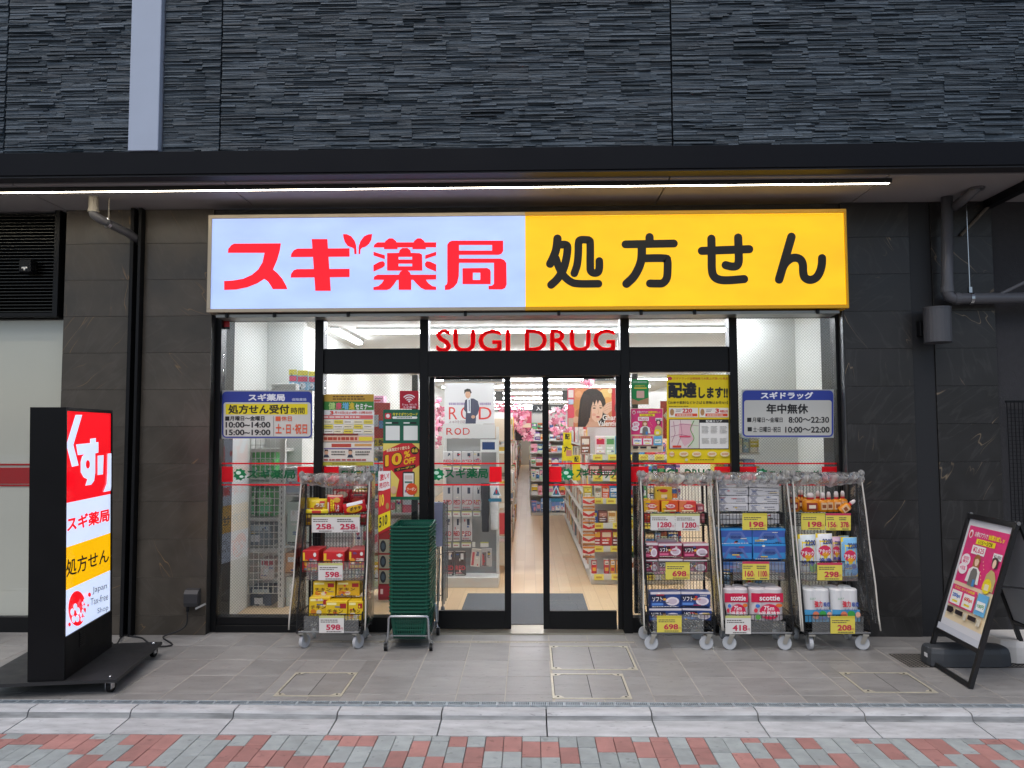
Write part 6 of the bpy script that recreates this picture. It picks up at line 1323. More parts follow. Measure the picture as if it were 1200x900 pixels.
def rolls(name, label, group, px0, py0, px1, py1, Y, film, draw):
    Y = cart_y(Y, py1); a, c = at(px0, py1, Y), at(px1, py0, Y); W_, H_ = c.x-a.x, c.z-a.z; b = Sheet(lambda u, v: (a.x+W_*u, Y+.004*0-.0005-.013*(1-(2*((u*2) % 1)-1)**2)+.012, a.z+H_*(1-v)), (0, -1, 0))
    m = mat('wrapped_'+film, film, 0.35, bump=0.3, bs=25); r_ = W_/4
    for k in range(2):
        cx = a.x+r_*(1+2*k)
        for q in range(2): b.lathe([(r_*.9, 0), (r_*.99, H_*.03), (r_*.99, H_*.97), (r_*.86, H_)], m, 18, (cx, Y+r_+2*r_*q, a.z))
    b.box(a.x+r_, a.x+3*r_, Y+r_*.12, Y+r_*2, a.z+.002, a.z+H_*.97, m)
    draw(b, a, W_, H_, Y); return b.build(name, None, label, 'paper rolls', group)
def wrap_rect(b, a, W_, H_, Y, u0, v0, u1, v1, col, e=.002):
    r_ = W_/4; n = 10; vv = []
    for i in range(n+1):
        u = u0+(u1-u0)*i/n; lx = (u*W_) % (2*r_); k = lx/r_-1; yy = Y+r_*(1-math.sqrt(max(0.02, 1-k*k)))
        yy = min(yy, Y+r_*.12)
        for v in (v1, v0): vv.append((a.x+W_*u, yy-e, a.z+H_*(1-v)))
    b.add(vv, [(2*i, 2*i+2, 2*i+3, 2*i+1) for i in range(n)], ink(col, .35))
def scot(b, a, W_, H_, Y):
    wrap_rect(b, a, W_, H_, Y, .03, .14, .97, .42, 'c81846')
    b.lay = 0; b.step = .001; b.mp = lambda u, v: (a.x+W_*u, Y-.006, a.z+H_*(1-v))
    b.txt('scottie', .26, .2, .86, .36, I('f4eef0'), .03).ell(.55, .70, .30, .24, I('d01c4c'), 16).txt('75m', .38, .52, .68, .66, I('f6f0f0'), .02).txt('3倍長持ち', .22, .68, .86, .84, I('f6f0f0'), .03).ell(.2, .52, .07, .06, I('3a78c8'), 8).ell(.14, .66, .06, .07, I('d8344a'), 8).ell(.82, .5, .10, .06, I('e0702a'), 8).ell(.2, .86, .08, .08, I('5aa048'), 8)
for (a, c, L) in ((849, 877.5, 'left white and crimson toilet roll pack in the bottom basket of the tissue cart'), (880, 919, 'right white and crimson toilet roll pack in the bottom basket of the tissue cart')):
    rolls('toilet_roll_pack', L, 'toilet roll packs on the tissue cart', a, 690, c, 728, CYF+.02, 'd4ccce', scot)
# cart of detergents
OB = 'orange detergent bottles on the detergent cart'
def bottle(px, base, top, wpx, Y, fat, L, lean=0):
    Y = cart_y(Y, base); a, c = at(px, base, Y), at(px, top, Y); h = c.z-a.z; r_ = abs(at(px+wpx/2, base, Y).x-a.x); om = mat('orange_bottle', 'dd8a14', 0.3); cm = I('e8dcd8')
    hb = .66 if fat else .62
    b = MB().lathe([(r_*.92, 0), (r_, h*.03), (r_, h*hb*.82), (r_*.78, h*hb*.95), (r_*.38, h*hb)], om, 14, (0, 0, 0), .6 if fat else .8)
    b.lathe([(r_*.42, h*hb), (r_*.42, h*(hb+.1))], I('c42a36'), 12, (0, 0, 0), .8).lathe([(r_*.44, h*(hb+.1)), (r_*.42, h*.9), (r_*.26, h)], cm, 12, (0, 0, 0), .8)
    o = b.build('detergent_bottle', None, L, 'bottle', OB, smooth=True, loc=(0, 0, 0)); o.location = (a.x, Y+r_*.7, a.z); o.rotation_euler = (0, lean, 0)
    s = MB().box(-r_*.6, r_*.6, -r_*(.66 if fat else .86), -r_*.3, h*.12, h*.48, I('8a2a22' if fat else 'd8b48a')).box(-r_*.4, r_*.4, -r_*(.68 if fat else .88), -r_*.3, h*.2, h*.38, I('e8d8c0' if fat else '8a4a22'))
    s.build('label_print', o, local=True); return o
for (px, base, top, wp, dp, fat, L) in ((931, 600, 577, 16, .04, 1, 'squat orange bottle at the left of the detergent cart'), (952.5, 600.5, 578, 20, .03, 1, 'squat orange bottle second from left on the detergent cart'), (941, 598, 574.5, 17, .14, 1, 'squat orange bottle behind the first two'), (966, 600, 577.5, 11, .03, 0, 'slim orange bottle in the middle of the detergent cart'), (960, 599, 575.5, 10, .12, 0, 'slim orange bottle behind the middle ones'), (973, 600, 576.5, 11, .05, 0, 'slim orange bottle right of the middle'), (982, 600, 576, 12, .04, 0, 'slim orange bottle before the right end'), (989.5, 599, 575.5, 11, .09, 0, 'slim orange bottle at the right end')):
    bottle(px, base, top, wp, CYF+dp, fat, L)
bottle(986, 600.5, 578, 11, CYF-.0, 0, 'orange bottle lying tilted out at the right of the detergent cart', R(52))
pc = [('p', 0, 0, 1, 1, 'e6cc22', [(0, 0), (1, 0), (1, .28), (0, .18)]), ('t', .35, .14, .95, .28, '2a3a7a', '2200'), ('e', .1, .32, .85, .62, 'd0305a'), ('t', .12, .42, .8, .54, 'f4f0f0', 'アタック'), ('e', .3, .5, .7, .62, 'e8a02a'), ('t', .1, .66, .85, .8, '3a4a9a', '洗浄')]
PC = 'detergent refill pouches on the detergent cart'
for (a, u, c, d, Y_, col, extra, L) in ((933, 628, 944, 664, .05, 'b8d89a', '4aa83a', 'pale green refill pouch at the left of the detergent cart'), (937, 626.5, 957, 672, .02, 'd6dfe0', '6ab83a', 'white and green refill pouch second from left'), (958, 625.5, 976.5, 668, .02, 'dfe0e4', 'd8486a', 'white and pink refill pouch in the middle of the detergent cart'), (975, 629, 986, 664, .07, 'e0b8c8', 'd03a6a', 'pink refill pouch tucked behind the middle pouch'), (985, 628, 996, 664, .10, 'a8cce0', '3a8ac8', 'pale blue refill pouch at the back right'), (988, 630, 1005.5, 676, .02, '7ab4dc', '3a8ac8', 'blue refill pouch at the right of the detergent cart')):
    bag('refill_pouch', L, 'pouch', PC, a, u, c, d, CYF+Y_, .05, col, pc+[('e', .55, .72, .98, .98, extra)])
def towel(b, a, W_, H_, Y):
    wrap_rect(b, a, W_, H_, Y, .0, .62, 1.0, 1.0, '4a9ccc')
    b.lay = 0; b.step = .001; b.mp = lambda u, v: (a.x+W_*u, Y-.006, a.z+H_*(1-v))
    b.txt('強力', .36, .34, .66, .54, I('d0283e'), .05).txt('吸収', .70, .38, .95, .52, I('2a4ea0'), .05).txt('キッチンタオル', .42, .57, .88, .64, I('3a4e90'), .02).ell(.4, .78, .13, .12, I('d87a5a'), 12).ell(.66, .74, .14, .10, I('3a9a4a'), 12).ell(.66, .86, .16, .05, I('2a4ea0'), 12).ell(.9, .76, .09, .09, I('e0a890'), 12).txt('エルモア', .18, .24, .4, .3, I('5aa87a'), .02)
for (a, c, L) in ((943.5, 973.5, 'left kitchen towel pack in the bottom basket of the detergent cart'), (976, 1007, 'right kitchen towel pack in the bottom basket of the detergent cart')):
    rolls('kitchen_towel_pack', L, 'kitchen towel packs on the detergent cart', a, 691, c, 729, CYF+.02, 'd9dadb', towel)

# ================================================================== BASKET STACK
bY = -0.42
bx0, bx1 = at(457, 660, bY).x, at(501.5, 660, bY).x; bcx = (bx0+bx1)/2; bw = (bx1-bx0)
GRN = mat('dark_green_plastic', '0b5240', 0.32, var=0.05)
def basket_mesh():
    b = MB(); w1, w0 = bw/2, bw/2-0.028; d1, d0 = 0.21, 0.185; h = 0.20; z0 = -h
    def ringpt(w_, d_, k, n):     # rounded rectangle
        per = []
        rr_ = 0.035
        for cx, cy2, a0 in ((w_-rr_, d_-rr_, 0), (-w_+rr_, d_-rr_, 90), (-w_+rr_, -d_+rr_, 180), (w_-rr_, -d_+rr_, 270)):
            for q in range(4): an = R(a0+30*q); per.append((cx+rr_*math.cos(an), cy2+rr_*math.sin(an)))
        return per
    ot, it = ringpt(w1+.012, d1+.012, 0, 0), ringpt(w1-.006, d1-.006, 0, 0); bt = ringpt(w0, d0, 0, 0)
    n = len(ot)
    vv = [(p[0], p[1], .004) for p in it]+[(p[0], p[1], .004) for p in ot]+[(p[0]*1.0, p[1]*1.0, -.007) for p in ot]+[(p[0], p[1], -.012) for p in it]
    ff = []
    for lv in range(3):
        for k in range(n): ff.append((lv*n+k, lv*n+(k+1) % n, (lv+1)*n+(k+1) % n, (lv+1)*n+k))
    ff += [(k, (k+1) % n, 3*n+(k+1) % n, 3*n+k) for k in range(n)]
    b.add(vv, ff, GRN)
    # lattice walls: ribs and rails
    def P(side, u, t): # side 0 front,1 back,2 left,3 right ; t 0 top 1 bottom
        w_ = w1-.006+(w0-w1+.006)*t; d_ = d1-.006+(d0-d1+.006)*t; z = -.01+(z0+.01)*t
        return {0: (-w_*.9+2*w_*.9*u, -d_, z), 1: (-w_*.9+2*w_*.9*u, d_, z), 2: (-w_, -d_*.9+2*d_*.9*u, z), 3: (w_, -d_*.9+2*d_*.9*u, z)}[side]
    for sd in range(4):
        nn = 13
        for k in range(nn+1): b.tube([P(sd, k/nn, 0), P(sd, k/nn, 1)], .0042, GRN, 4, False)
        for t in (.12, .3, .48, .66, .84, 1): b.tube([P(sd, 0, t), P(sd, 1, t)], .0042, GRN, 4, False)
        b.add([P(sd, 0, 0), P(sd, 1, 0), P(sd, 1, .14), P(sd, 0, .14)], [(0, 1, 2, 3)], GRN)
    for sx in (-1, 1):
        for sy in (-1, 1):
            p0, p1 = (sx*(w1-.012), sy*(d1-.012), -.01), (sx*(w0-.006), sy*(d0-.006), z0); b.tube([p0, p1], .014, GRN, 8, False)
    b.box(-w0, w0, -d0, d0, z0-.003, z0+.001, GRN)
    return b
BK = basket_mesh(); zb0 = at(480, 717, bY).z; zb1 = at(480, 617.5, bY).z; nbk = 24
first = None
for k in range(nbk):
    z = zb0+(zb1-zb0)*k/(nbk-1)
    L = 'topmost empty green shopping basket of the tall stack' if k == nbk-1 else ('lowest green shopping basket, its lattice showing in the chrome stand' if k == 0 else 'green nested shopping basket, %s from the top of the stack' % ('second,third,fourth,fifth,sixth,seventh,eighth,ninth,tenth,eleventh,twelfth,thirteenth,fourteenth,fifteenth,sixteenth,seventeenth,eighteenth,nineteenth,twentieth,twenty-first,twenty-second,twenty-third'.split(',')[nbk-k-2]))
    if first is None:
        first = BK.build('shopping_basket', None, L, 'basket', 'green baskets nested in one stack', loc=(0, 0, 0)); o = first
    else: o = copy_obj(first); o['label'] = L
    rr = random.Random(k); o.location = (bcx+rr.uniform(-.0015, .0015), bY+.22, z); o.rotation_euler = (0, 0, rr.uniform(-.008, .008))
# handles folded on the top basket
st = thing('basket_stand', (bcx, bY+.2, 0), 'chrome wheeled stand carrying the green basket stack', 'stand')
hx = bw/2+.014
fz1 = zb0-.03
for yy in (bY-.012, bY+.44):
    MB().tube([(bcx-hx-.012, yy, .055), (bcx-hx+.004, yy, .10), (bcx-hx+.01, yy, fz1-.015), (bcx-hx+.022, yy, fz1), (bcx+hx-.022, yy, fz1), (bcx+hx-.01, yy, fz1-.015), (bcx+hx-.004, yy, .10), (bcx+hx+.012, yy, .055)], .010, CHROME, 8).build('hoop', st, smooth=True)
for sx in (-1, 1): MB().tube([(bcx+sx*hx, bY-.01, .105), (bcx+sx*hx, bY+.44, .105)], .009, CHROME, 8).build('rail', st)
MB().tube([(bcx+hx+.004, bY+.44, .1), (bcx+hx+.02, bY+.46, .6)], .008, CHROME, 8).build('back_post', st)
MB().box(bcx-hx, bcx+hx, bY+.0, bY+.43, .105, .113, CHROME).build('tray', st)
for sx in (-1, 1):
    for yy in (bY-.005, bY+.43):
        cx = bcx+sx*(hx+.012)
        MB().tube([(cx-.011, yy, .026), (cx+.011, yy, .026)], .025, BLACK2, 14).build('caster_wheel', st); MB().box(cx-.016, cx-.0125, yy-.014, yy+.014, .02, .062, CHROME).box(cx+.0125, cx+.016, yy-.014, yy+.014, .02, .062, CHROME).box(cx-.016, cx+.016, yy-.014, yy+.014, .0625, .067, CHROME).build('caster_fork', st)
# tall printed standee between the snack cart and the baskets
sY = -0.22
s = face(sY); TLq = (441.5, 551)
s.slab(443.3, 552, 457.5, 703, .02, I('8a2020'))
s.rect(443.3, 552, 457.5, 575, I('ece6e4')).qtxt('激い!', (445, 556), (456, 553), (456, 561), (445, 564), I('d03a4a'), .04).qtxt('売切れ', (444.5, 566), (456.5, 563), (456.5, 570), (444.5, 573), I('d03a4a'), .03)
s.poly([(443.3, 577), (457.5, 572), (457.5, 600), (443.3, 605)], I('c82a2e')).qtxt('10', (444.8, 580), (450, 578.5), (450, 592), (444.8, 594), I('f0d03a'), .06).ell(454, 593, 2, 4, I('b08a4a'), 10)
s.poly([(443.3, 604), (457.5, 598), (457.5, 616), (443.3, 624)], I('ecd41a')).qtxt('510', (444.3, 607), (454, 602), (454, 614), (444.3, 619), I('1c1a1a'), .04).poly([(443.3, 624), (457.5, 616), (457.5, 620), (443.3, 627)], I('b01c22'))
for v in (640, 658, 676): s.rect(444.3, v-8, 456.5, v+8, I('8f8a74')).ell(449, v, 3.6, 7, I('1a1e22'), 14).ell(449, v, 2, 4, I('3c4a52'), 12)
s.rect(443.3, 686, 457.5, 700, I('8c1f28')).rect(446, 690, 449, 696, I('d8b8b0'))
s.build('product_standee', None, 'tall red and yellow printed standee between the snack cart and baskets', 'standee')

# ================================================================== ILLUMINATED FLOOR SIGN (left)
N0 = gr(76, 797, .1); F0 = gr(131, 758, .1)
tdir = Vector((F0.x-N0.x, F0.y-N0.y, 0)); Lf = tdir.length; tdir.normalize(); nrm = Vector((tdir.y, -tdir.x, 0))   # face normal, towards +x
TH = 0.212; ZB, ZTOP = 0.10, at(76, 478, N0.y).z
lbx = thing('light_box_sign', (N0.x-nrm.x*TH/2+tdir.x*Lf/2, N0.y-nrm.y*TH/2+tdir.y*Lf/2, 0), 'tall black floor-standing light box with red, white and yellow lit panels', 'sign')
BOXB = mat('satin_black_sheet', '0a0b0e', 0.45, var=0.1, vs_=5, spec=0.2)
LEAN = 0.025
def lboxp(a, d, z): return Vector((N0.x+LEAN*(ZB-z), N0.y, 0))+tdir*a-nrm*d+Vector((0, 0, z))     # along the face, depth behind it, height
def obox(a0, a1, d0, d1, z0, z1, m):
    vv = [lboxp(a, d, z) for z in (z0, z1) for a, d in ((a0, d0), (a1, d0), (a1, d1), (a0, d1))]
    return MB().add(vv, [(0,1,2,3), (7,6,5,4), (0,4,5,1), (1,5,6,2), (2,6,7,3), (3,7,4,0)], m)
PP = Vector((N0.x, N0.y, ZB)); nr2 = tdir.cross(Vector((-LEAN, 0, 1))).normalized(); nr2 = nr2 if nr2.x > 0 else -nr2
fz0 = onpl(74.5, 748, PP, nr2).z
obox(0.0, Lf, 0.02, TH, ZB, ZTOP, BOXB).build('cabinet', lbx)
obox(-.004, .012, 0.002, TH+.002, ZB, ZTOP+.004, BOXB).build('end_panel', lbx); obox(.012, Lf+.004, 0.001, .0195, ZTOP-.018, ZTOP+.004, BOXB).build('face_frame', lbx)
obox(Lf-.012, Lf+.004, .0005, .0195, ZB, ZTOP-.0185, BOXB).build('face_frame', lbx); obox(.0125, Lf-.0125, .001, .0195, ZB, fz0-.002, BOXB).build('face_frame', lbx)
b = obox(.20, .29, -.003, .0005, .24, .34, BLACK2)
b.build('vent', lbx)
for k in range(6): obox(.21, .28, -.006, -.0035, .255+k*.013, .261+k*.013, BOXB).build('vent_slat', lbx)
L_W = lit('box_face_white', 'd2e0fb', 0.60); L_R = lit('box_face_red', 'ee1020', 0.60); L_Y = lit('box_face_yellow', 'f5b800', 0.60)
aL, aR = .0125, Lf-.0125
def zrow(pxl, pyl): return onpl(pxl, pyl, PP, nr2).z
za, zb_, zc, zd = ZTOP-.018, (zrow(76, 590)+zrow(131.5, 579))/2, (zrow(75.5, 642)+zrow(131, 625))/2, (zrow(75, 691.5)+zrow(130.5, 670))/2
for (z0, z1, m, L) in ((zb_, za, L_R, 'red lit panel of the light box'), (zc, zb_, L_W, 'white lit panel with red characters'), (zd, zc, L_Y, 'yellow lit panel with black characters'), (fz0-.001, zd, L_W, 'white lit panel with the blossom disc')):
    obox(aL, aR, .008, .0194, z0+.0003, z1-.0003, m).build('lit_panel', lbx, label=L)
def lsheet(): return Sheet(lambda u, v: onpl(u, v, PP-nr2*.0075, nr2), nr2, .0009)
s = lsheet(); cv = lambda pts: [(a/6, 460+b_/6) for a, b_ in pts]
s.poly(cv([(530,157),(577,157),(515,368),(552,512),(505,523),(465,368)]), L_W)
s.poly(cv([(533,365),(632,355),(632,325),(672,320),(672,350),(690,348),(690,422),(668,428),(668,560),(660,620),(640,648),(598,655),(612,610),(585,595),(566,560),(565,490),(575,450),(590,435),(545,440)]), L_W)
s.ell(615/6, 460+505/6, 2.4, 5, L_R, 14)
s.poly(cv([(683,445),(725,440),(720,575),(683,580)]), L_W).poly(cv([(752,430),(787,426),(784,600),(774,690),(722,700),(745,640),(750,560)]), L_W)
s.build('white_characters', lbx)
s = lsheet(); s.qtxt('スギ薬局', (78.5, 606), (128.3, 595.5), (128.3, 610.5), (78.5, 624), L_R, .045); s.build('red_characters', lbx)
s = lsheet(); s.qtxt('処方せん', (77.4, 656), (127.5, 641.7), (127.5, 658.5), (77.4, 677), S_K, .02); s.build('black_characters', lbx)
s = lsheet(); s.ell(90.3, 713, 10.3, 20.5, L_R, 26)
def flower(cu, cv_, r_):
    for q in range(5):
        a = 2*math.pi*q/5-.4; s.ell(cu+r_*.55*math.cos(a), cv_+r_*1.1*math.sin(a), r_*.33, r_*.62, L_W, 10)
flower(87.6, 719, 7); flower(95.5, 721.5, 4.5); flower(96.3, 708, 3.5); s.ell(102, 697, 1.8, 2.6, L_R, 8).ell(78.3, 732, 1.6, 2.4, L_R, 8).ell(100, 709.5, 1, 1.6, L_R, 8); s.build('blossom_emblem', lbx)
s = lsheet(); GT = mat('sign_grey_film', '6a6e78', 0.5)
s.qtxt('Japan', (108.3, 688), (125.2, 682.5), (125.2, 691.5), (108.3, 697), GT); s.build('grey_word', lbx); s = lsheet()
s.qtxt('Tax-free', (106, 701.5), (126.5, 694.5), (126.5, 702.5), (106, 710), GT); s.build('grey_word', lbx); s = lsheet()
s.qtxt('Shop', (114, 713), (126.7, 708.3), (126.7, 716.5), (114, 721), GT); s.build('grey_word', lbx)
# wheeled base board
obox(-.02, Lf+.10, -.31, .54, .078, .098, mat('black_base_board', '1f2022', 0.5, var=0.15, vs_=10, bump=.2, bs=50)).build('base_board', lbx)
for (a, d) in ((.03, -.25), (Lf+.05, -.26), (.03, .46), (Lf+.05, .46)):
    c = lboxp(a, d, 0); MB().tube([c+Vector((-.013, 0, .037))+tdir*.02, c+Vector((.013, 0, .037))+tdir*.02], .036, BLACK2, 16).build('caster_wheel', lbx)
    MB().bar(c+Vector((-.018, 0, .03)), c+Vector((-.018, 0, .077)), .04, .003, CHROME, side=(0, 1, 0)).bar(c+Vector((.018, 0, .03)), c+Vector((.018, 0, .077)), .04, .003, CHROME, side=(0, 1, 0)).bar(c+Vector((-.02, 0, .073)), c+Vector((.02, 0, .073)), .05, .006, CHROME, side=(0, 1, 0)).build('caster_fork', lbx)
    MB().lathe([(.011, .0985), (.011, .104), (.006, .108)], CHROME, 8, tuple(c)).build('bolt', lbx)
# outlet and cable
p = at(226, 701, -.02)
t = thing('wall_outlet', (p.x, -.01, p.z), 'dark weatherproof outlet cover low on the marble pier', 'outlet')
MB().add([(p.x+sx*.055, y, z) for sx in (-1, 1) for (y, z) in ((-.002, p.z+.075), (-.045, p.z+.068), (-.065, p.z+.04), (-.065, p.z-.03), (-.055, p.z-.06), (-.002, p.z-.06))], [(0,1,2,3,4,5), (11,10,9,8,7,6)]+[(k, k+6, (k+1) % 6+6, (k+1) % 6) for k in range(6)], mat('grey_outlet_plastic', '3a3a3c', 0.45)).build('hood', t)
MB().tube([(p.x-.03, -.04, p.z-.061), (p.x-.03, -.045, p.z-.10)], .012, BLACK2, 8).build('plug', t)
MB().bar((p.x+.04, -.055, p.z-.075), (p.x+.12, -.06, p.z-.035), .015, .012, mat('grey_cap', '9a9a98', 0.5)).build('open_cap', t)
e = gr(131, 770)
cpts = [(p.x-.03, -.045, p.z-.10), (p.x-.035, -.05, p.z-.2), (p.x-.09, -.07, .05), (p.x-.2, -.09, .008)]
for (a, b_) in ((202, 755), (190, 757.5), (178, 756), (170, 750), (166, 747.5), (155, 745.8), (143, 745.5)): q = gr(a, b_, .008); cpts.append((q.x, min(q.y, -.012), .008))
q = lboxp(Lf+.02, .1, .12); cpts += [tuple(lboxp(Lf+.2, .05, .06)), tuple(lboxp(Lf+.07, .08, .16)), tuple(q)]
def smooth_path(P, k=5):
    P = [Vector(a) for a in P]; Q = []
    for i in range(len(P)-1):
        a, b_, c, d = P[max(i-1, 0)], P[i], P[i+1], P[min(i+2, len(P)-1)]
        for j in range(k): t_ = j/k; Q.append(0.5*((2*b_)+(c-a)*t_+(2*a-5*b_+4*c-d)*t_*t_+(3*b_-a-3*c+d)*t_**3))
    Q.append(P[-1]); return [Vector((v.x, v.y, max(v.z, .0065))) for v in Q]
MB().tube(smooth_path(cpts), .006, mat('black_cable', '1a1a1c', 0.5), 7).build('power_cable', None, 'black power cable curling from the outlet to the light box', 'cable', smooth=True)

# ================================================================== POSTER STAND (right)
An, Af = gr(1138, 808), gr(1086, 775)
Tn = at(1190, 612, An.y+.02)
e1 = (Af-An).normalized(); vv_ = (Tn-An); an_ = e1.cross(vv_).normalized()
if an_.x > 0: an_ = -an_
def ap(px, py, off=0.0): return onpl(px, py, An+an_*off, an_)
ab = thing('poster_stand', ((An.x+Af.x)/2+.25, (An.y+Af.y)/2, 0), 'black folding A-frame stand with a pink campaign poster', 'poster stand')
TNp, TFp = ap(1187.5, 613), ap(1124.5, 602.5); BNp, BFp = ap(1139.5, 805), ap(1080, 768)
# square the frame up in its own plane
vdir = vv_ - e1*vv_.dot(e1); Hs = (TNp-An).dot(vdir.normalized()); vdir.normalize(); Wf = (Af-An).length
def fp(u, v, o=0.0): return An+e1*(u*Wf)+vdir*(v*Hs)+an_*o+Vector((0, 0, .004))
ABB = mat('black_frame_extrusion', '17181a', 0.4)
vb = .215
for u in (0.022, .978): MB().bar(fp(u, 0), fp(u, 1), .028, .026, ABB, side=e1).build('frame_stile', ab)
for v in (.012, vb, .985): MB().bar(fp(.05, v), fp(.95, v), .034 if v > .9 else .026, .024, ABB, side=vdir).build('frame_rail', ab)
bk = MB(); q4 = [fp(.04, vb+.012, -.006), fp(.96, vb+.012, -.006), fp(.96, .97, -.006), fp(.04, .97, -.006)]; bk.add([*q4, *[k-an_*.006 for k in q4]], [(0,1,2,3), (7,6,5,4), (0,1,5,4), (1,2,6,5), (2,3,7,6), (3,0,4,7)], mat('grey_back_board', '5f6266', 0.5)).build('back_board', ab)
s = quad(fp(.955, .968, -.004), fp(.045, .968, -.004), fp(.045, vb+.016, -.004), fp(.955, vb+.016, -.004), an_, .00025)
s.rect(0, 0, 1, 1, I('d9dade')); 
def qd(u, v): return (.05+.90*u, .055+.835*v)
pink_print(s, qd); s.rect(0, .945, 1, 1, I('c6cad2')); s.build('poster_sheet', ab)
# rear leaf
e2 = fp(0, 1); 
rdir = Vector((.42, 0, -1)).normalized()
def rp(u, v, o=0.0): return An+e1*(u*Wf)+vdir*(Hs*.99)-Vector((an_.x, an_.y, 0))*0.03+Vector((.335*v, 0, -1*v*((An+vdir*Hs).z-.012)))
for u in (.022, .978): MB().bar(rp(u, 0), rp(u, 1), .028, .026, ABB, side=e1).build('rear_stile', ab)
for v in (.015, .72, .985): MB().bar(rp(.05, v), rp(.95, v), .026, .024, ABB, side=(.3, 0, -1)).build('rear_rail', ab)
q4 = [rp(.04, .71), rp(.96, .71), rp(.96, .03), rp(.04, .03)]; n2 = Vector((1, 0, .4)).normalized()
MB().add([*q4, *[k+n2*.005 for k in q4]], [(0,1,2,3), (7,6,5,4), (0,1,5,4), (1,2,6,5), (2,3,7,6), (3,0,4,7)], mat('grey_inner_board', 'c0c4ca', 0.5)).build('rear_board', ab)
MB().bar(fp(.02, .62, -.015), rp(.02, .40), .012, .004, CHROME if False else ABB).build('stay', ab)
for u in (.02, .98): MB().tube([fp(u, 1.0)+e1*.018, fp(u, 1.0)-e1*.018], .013, CHROME, 8).build('hinge', ab)
# water weights
wp = (fp(.55, .02)+Vector((.22, 0, 0)))
def weight(name, cx, cy_, lx, ly, h, m, L, rz=0):
    prof = [(.0, 0), (.0, h*.5), (.04, h*.9), (.09, h)]
    b = MB(); lv = [(1, 0), (1, h*.35), (.97, h*.7), (.90, h*.93), (.80, h)]; vv = []; n = 20
    for s_, z in lv:
        for k in range(n):
            a = 2*math.pi*k/n; ca, sa = math.cos(a), math.sin(a); q = 5
            r_ = (abs(ca)**q+abs(sa)**q)**(-1/q); vv.append((ca*r_*lx/2*(1-(1-s_)*.4), sa*r_*ly/2*s_, z))
    b.add(vv, [(j*n+k, j*n+(k+1) % n, (j+1)*n+(k+1) % n, (j+1)*n+k) for j in range(len(lv)-1) for k in range(n)]+[tuple(range(n))[::-1], tuple((len(lv)-1)*n+k for k in range(n))], m)
    o = b.build(name, None, L, 'weight', smooth=False, loc=(0, 0, 0)); o.location = (cx, cy_, .006); o.rotation_euler = (0, 0, rz); return o
g1 = gr(1130, 779)
o = weight('water_weight', g1.x+.02, g1.y+.02, .56, .20, .12, mat('charcoal_plastic', '3b3e42', 0.45, var=.08), 'dark grey water-filled weight lying across the poster stand foot')
MB().box(-.283, -.279, -.04, -.005, .05, .075, I('d8d8d8')).build('stamped_label', o, local=True)
g2 = gr(1190, 770); weight('white_base', g2.x+.12, g2.y+.0, .62, .36, .15, mat('white_plastic', 'cfccc8', 0.4), 'white plastic base behind the poster stand at the right edge')

# ================================================================== PIPES AND WALL LAMP
PG = mat('beige_pipe', '9a958a', 0.45); PD = mat('grey_pipe', '5c5d62', 0.35)
p0 = at(110, 224, -.35)
t = thing('drain_pipe', (p0.x, -.35, 3.2), 'grey cranked drain pipe under the canopy at left', 'pipe')
q0, q1, q2 = at(109.5, 247, -.35), at(118, 257, -.33), at(165, 284, .02)
MB().tube([(q0.x, -.35, 3.463), (q0.x, -.35, q0.z)], .036, PG, 16).build('upper_pipe', t, smooth=False)
MB().tube([(q0.x, -.35, q0.z+.012), (q0.x, -.35, q0.z-.012)], .041, PG, 16).build('collar', t)
MB().tube(smooth_path([(q0.x, -.35, q0.z-.01), (q0.x+.008, -.35, q0.z-.035), tuple(q1)], 4)+[at(152, 274, -.10), q2], .033, PD, 14).build('lower_pipe', t, smooth=True)
hq = at(127, 262, -.3)
MB().tube([(hq.x, -.3, 3.463), (hq.x, -.3, hq.z+.03)], .006, PG, 6).tube([(hq.x-.01, -.3, hq.z+.045), (hq.x-.01, -.3, hq.z+.02)], .012, CHROME, 8).build('hanger', t)
dd = (at(152, 274, -.10)-q1).normalized(); MB().tube([hq-dd*.012+Vector((0, 0, -.005)), hq+dd*.012+Vector((0, 0, -.005))], .037, CHROME, 16).build('clamp', t)
v0 = at(1110, 240, -.12); v1 = at(1110.5, 350, -.12); h1 = at(1206, 352, -.14)
t = thing('drain_pipe', (v0.x, -.12, v1.z), 'dark grey pipe running down and right along the charcoal wall', 'pipe')
MB().tube([(v0.x-.0, -.12, 3.463), (v1.x, -.12, v1.z+.05), (v1.x+.012, -.12, v1.z+.015), (v1.x+.05, -.12, v1.z), (h1.x+.6, -.12, v1.z+.005)], .043, PD, 16).build('main_pipe', t, smooth=True)
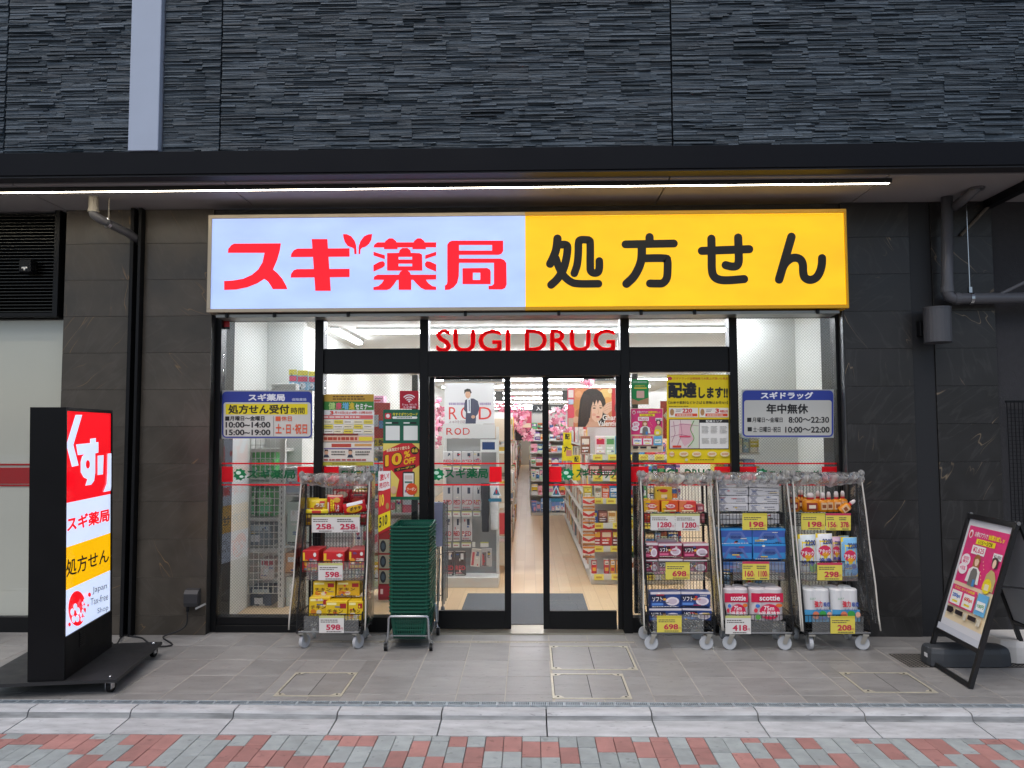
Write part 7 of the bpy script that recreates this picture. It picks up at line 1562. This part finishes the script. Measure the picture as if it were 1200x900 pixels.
MB().tube([(v1.x-.001, -.12, v1.z+.10), (v1.x, -.12, v1.z+.05)], .048, PD, 16).tube([(v1.x+.05, -.12, v1.z), (v1.x+.09, -.12, v1.z)], .048, PD, 16).build('elbow_socket', t)
d0, d1 = at(1143, 219, -.35), at(1118, 243, -.13)
MB().tube([(d0.x+.01, -.35, 3.463), (d0.x+.005, -.35, d0.z-.01), tuple(at(1135, 229, -.3)), tuple(d1)], .036, PD, 14).build('branch_pipe', t, smooth=True)
MB().tube([(d0.x+.01, -.35, 3.4615), (d0.x+.01, -.35, 3.445)], .055, PD, 16).build('flange', t)
hx_ = at(1137, 350, -.12).x; MB().tube([(hx_, -.12, 3.463), (hx_, -.12, v1.z+.04)], .004, CHROME, 6).tube([(hx_-.012, -.12, v1.z), (hx_+.012, -.12, v1.z)], .049, CHROME, 16).box(hx_-.012, hx_+.012, -.132, -.108, v1.z+.045, v1.z+.09, CHROME).build('hanger', t)
g0 = at(1126, 276, -.02); MB().tube([tuple(at(1160, 240, -.03)), tuple(g0)], .012, mat('worn_steel', '6a6258', .6, var=.3, vs_=20), 7).build('brace', t)
g3 = at(1172, 345, -.13); MB().tube([tuple(g3), (g3.x+.25, -.2, g3.z+.13)], .014, PD, 8).build('brace', t)
p = at(1097, 381, -.12)
t = thing('wall_lamp', (p.x, 0, p.z), 'dark grey cylindrical wall lamp below the pipe', 'lamp')
rl_ = abs(at(1112, 381, -.12).x-p.x); z0, z1 = at(1097, 402.5, -.12).z, at(1097, 361, -.12).z
LMP = mat('lamp_grey', '4c4d52', 0.4)
MB().lathe([(rl_*.9, 0), (rl_, .006), (rl_, z1-z0-.012), (rl_*1.03, z1-z0-.012), (rl_*1.03, z1-z0)], LMP, 24, (p.x, -.14, z0)).build('shade', t, smooth=False)
xl = at(1079, 385, -.02).x; MB().box(xl-.02, xl+.05, -.05, .009, p.z-.075, p.z+.05, BLACK2, c=.004).box(xl+.03, p.x, -.10, -.06, p.z-.04, p.z+.02, BLACK2).build('bracket', t)
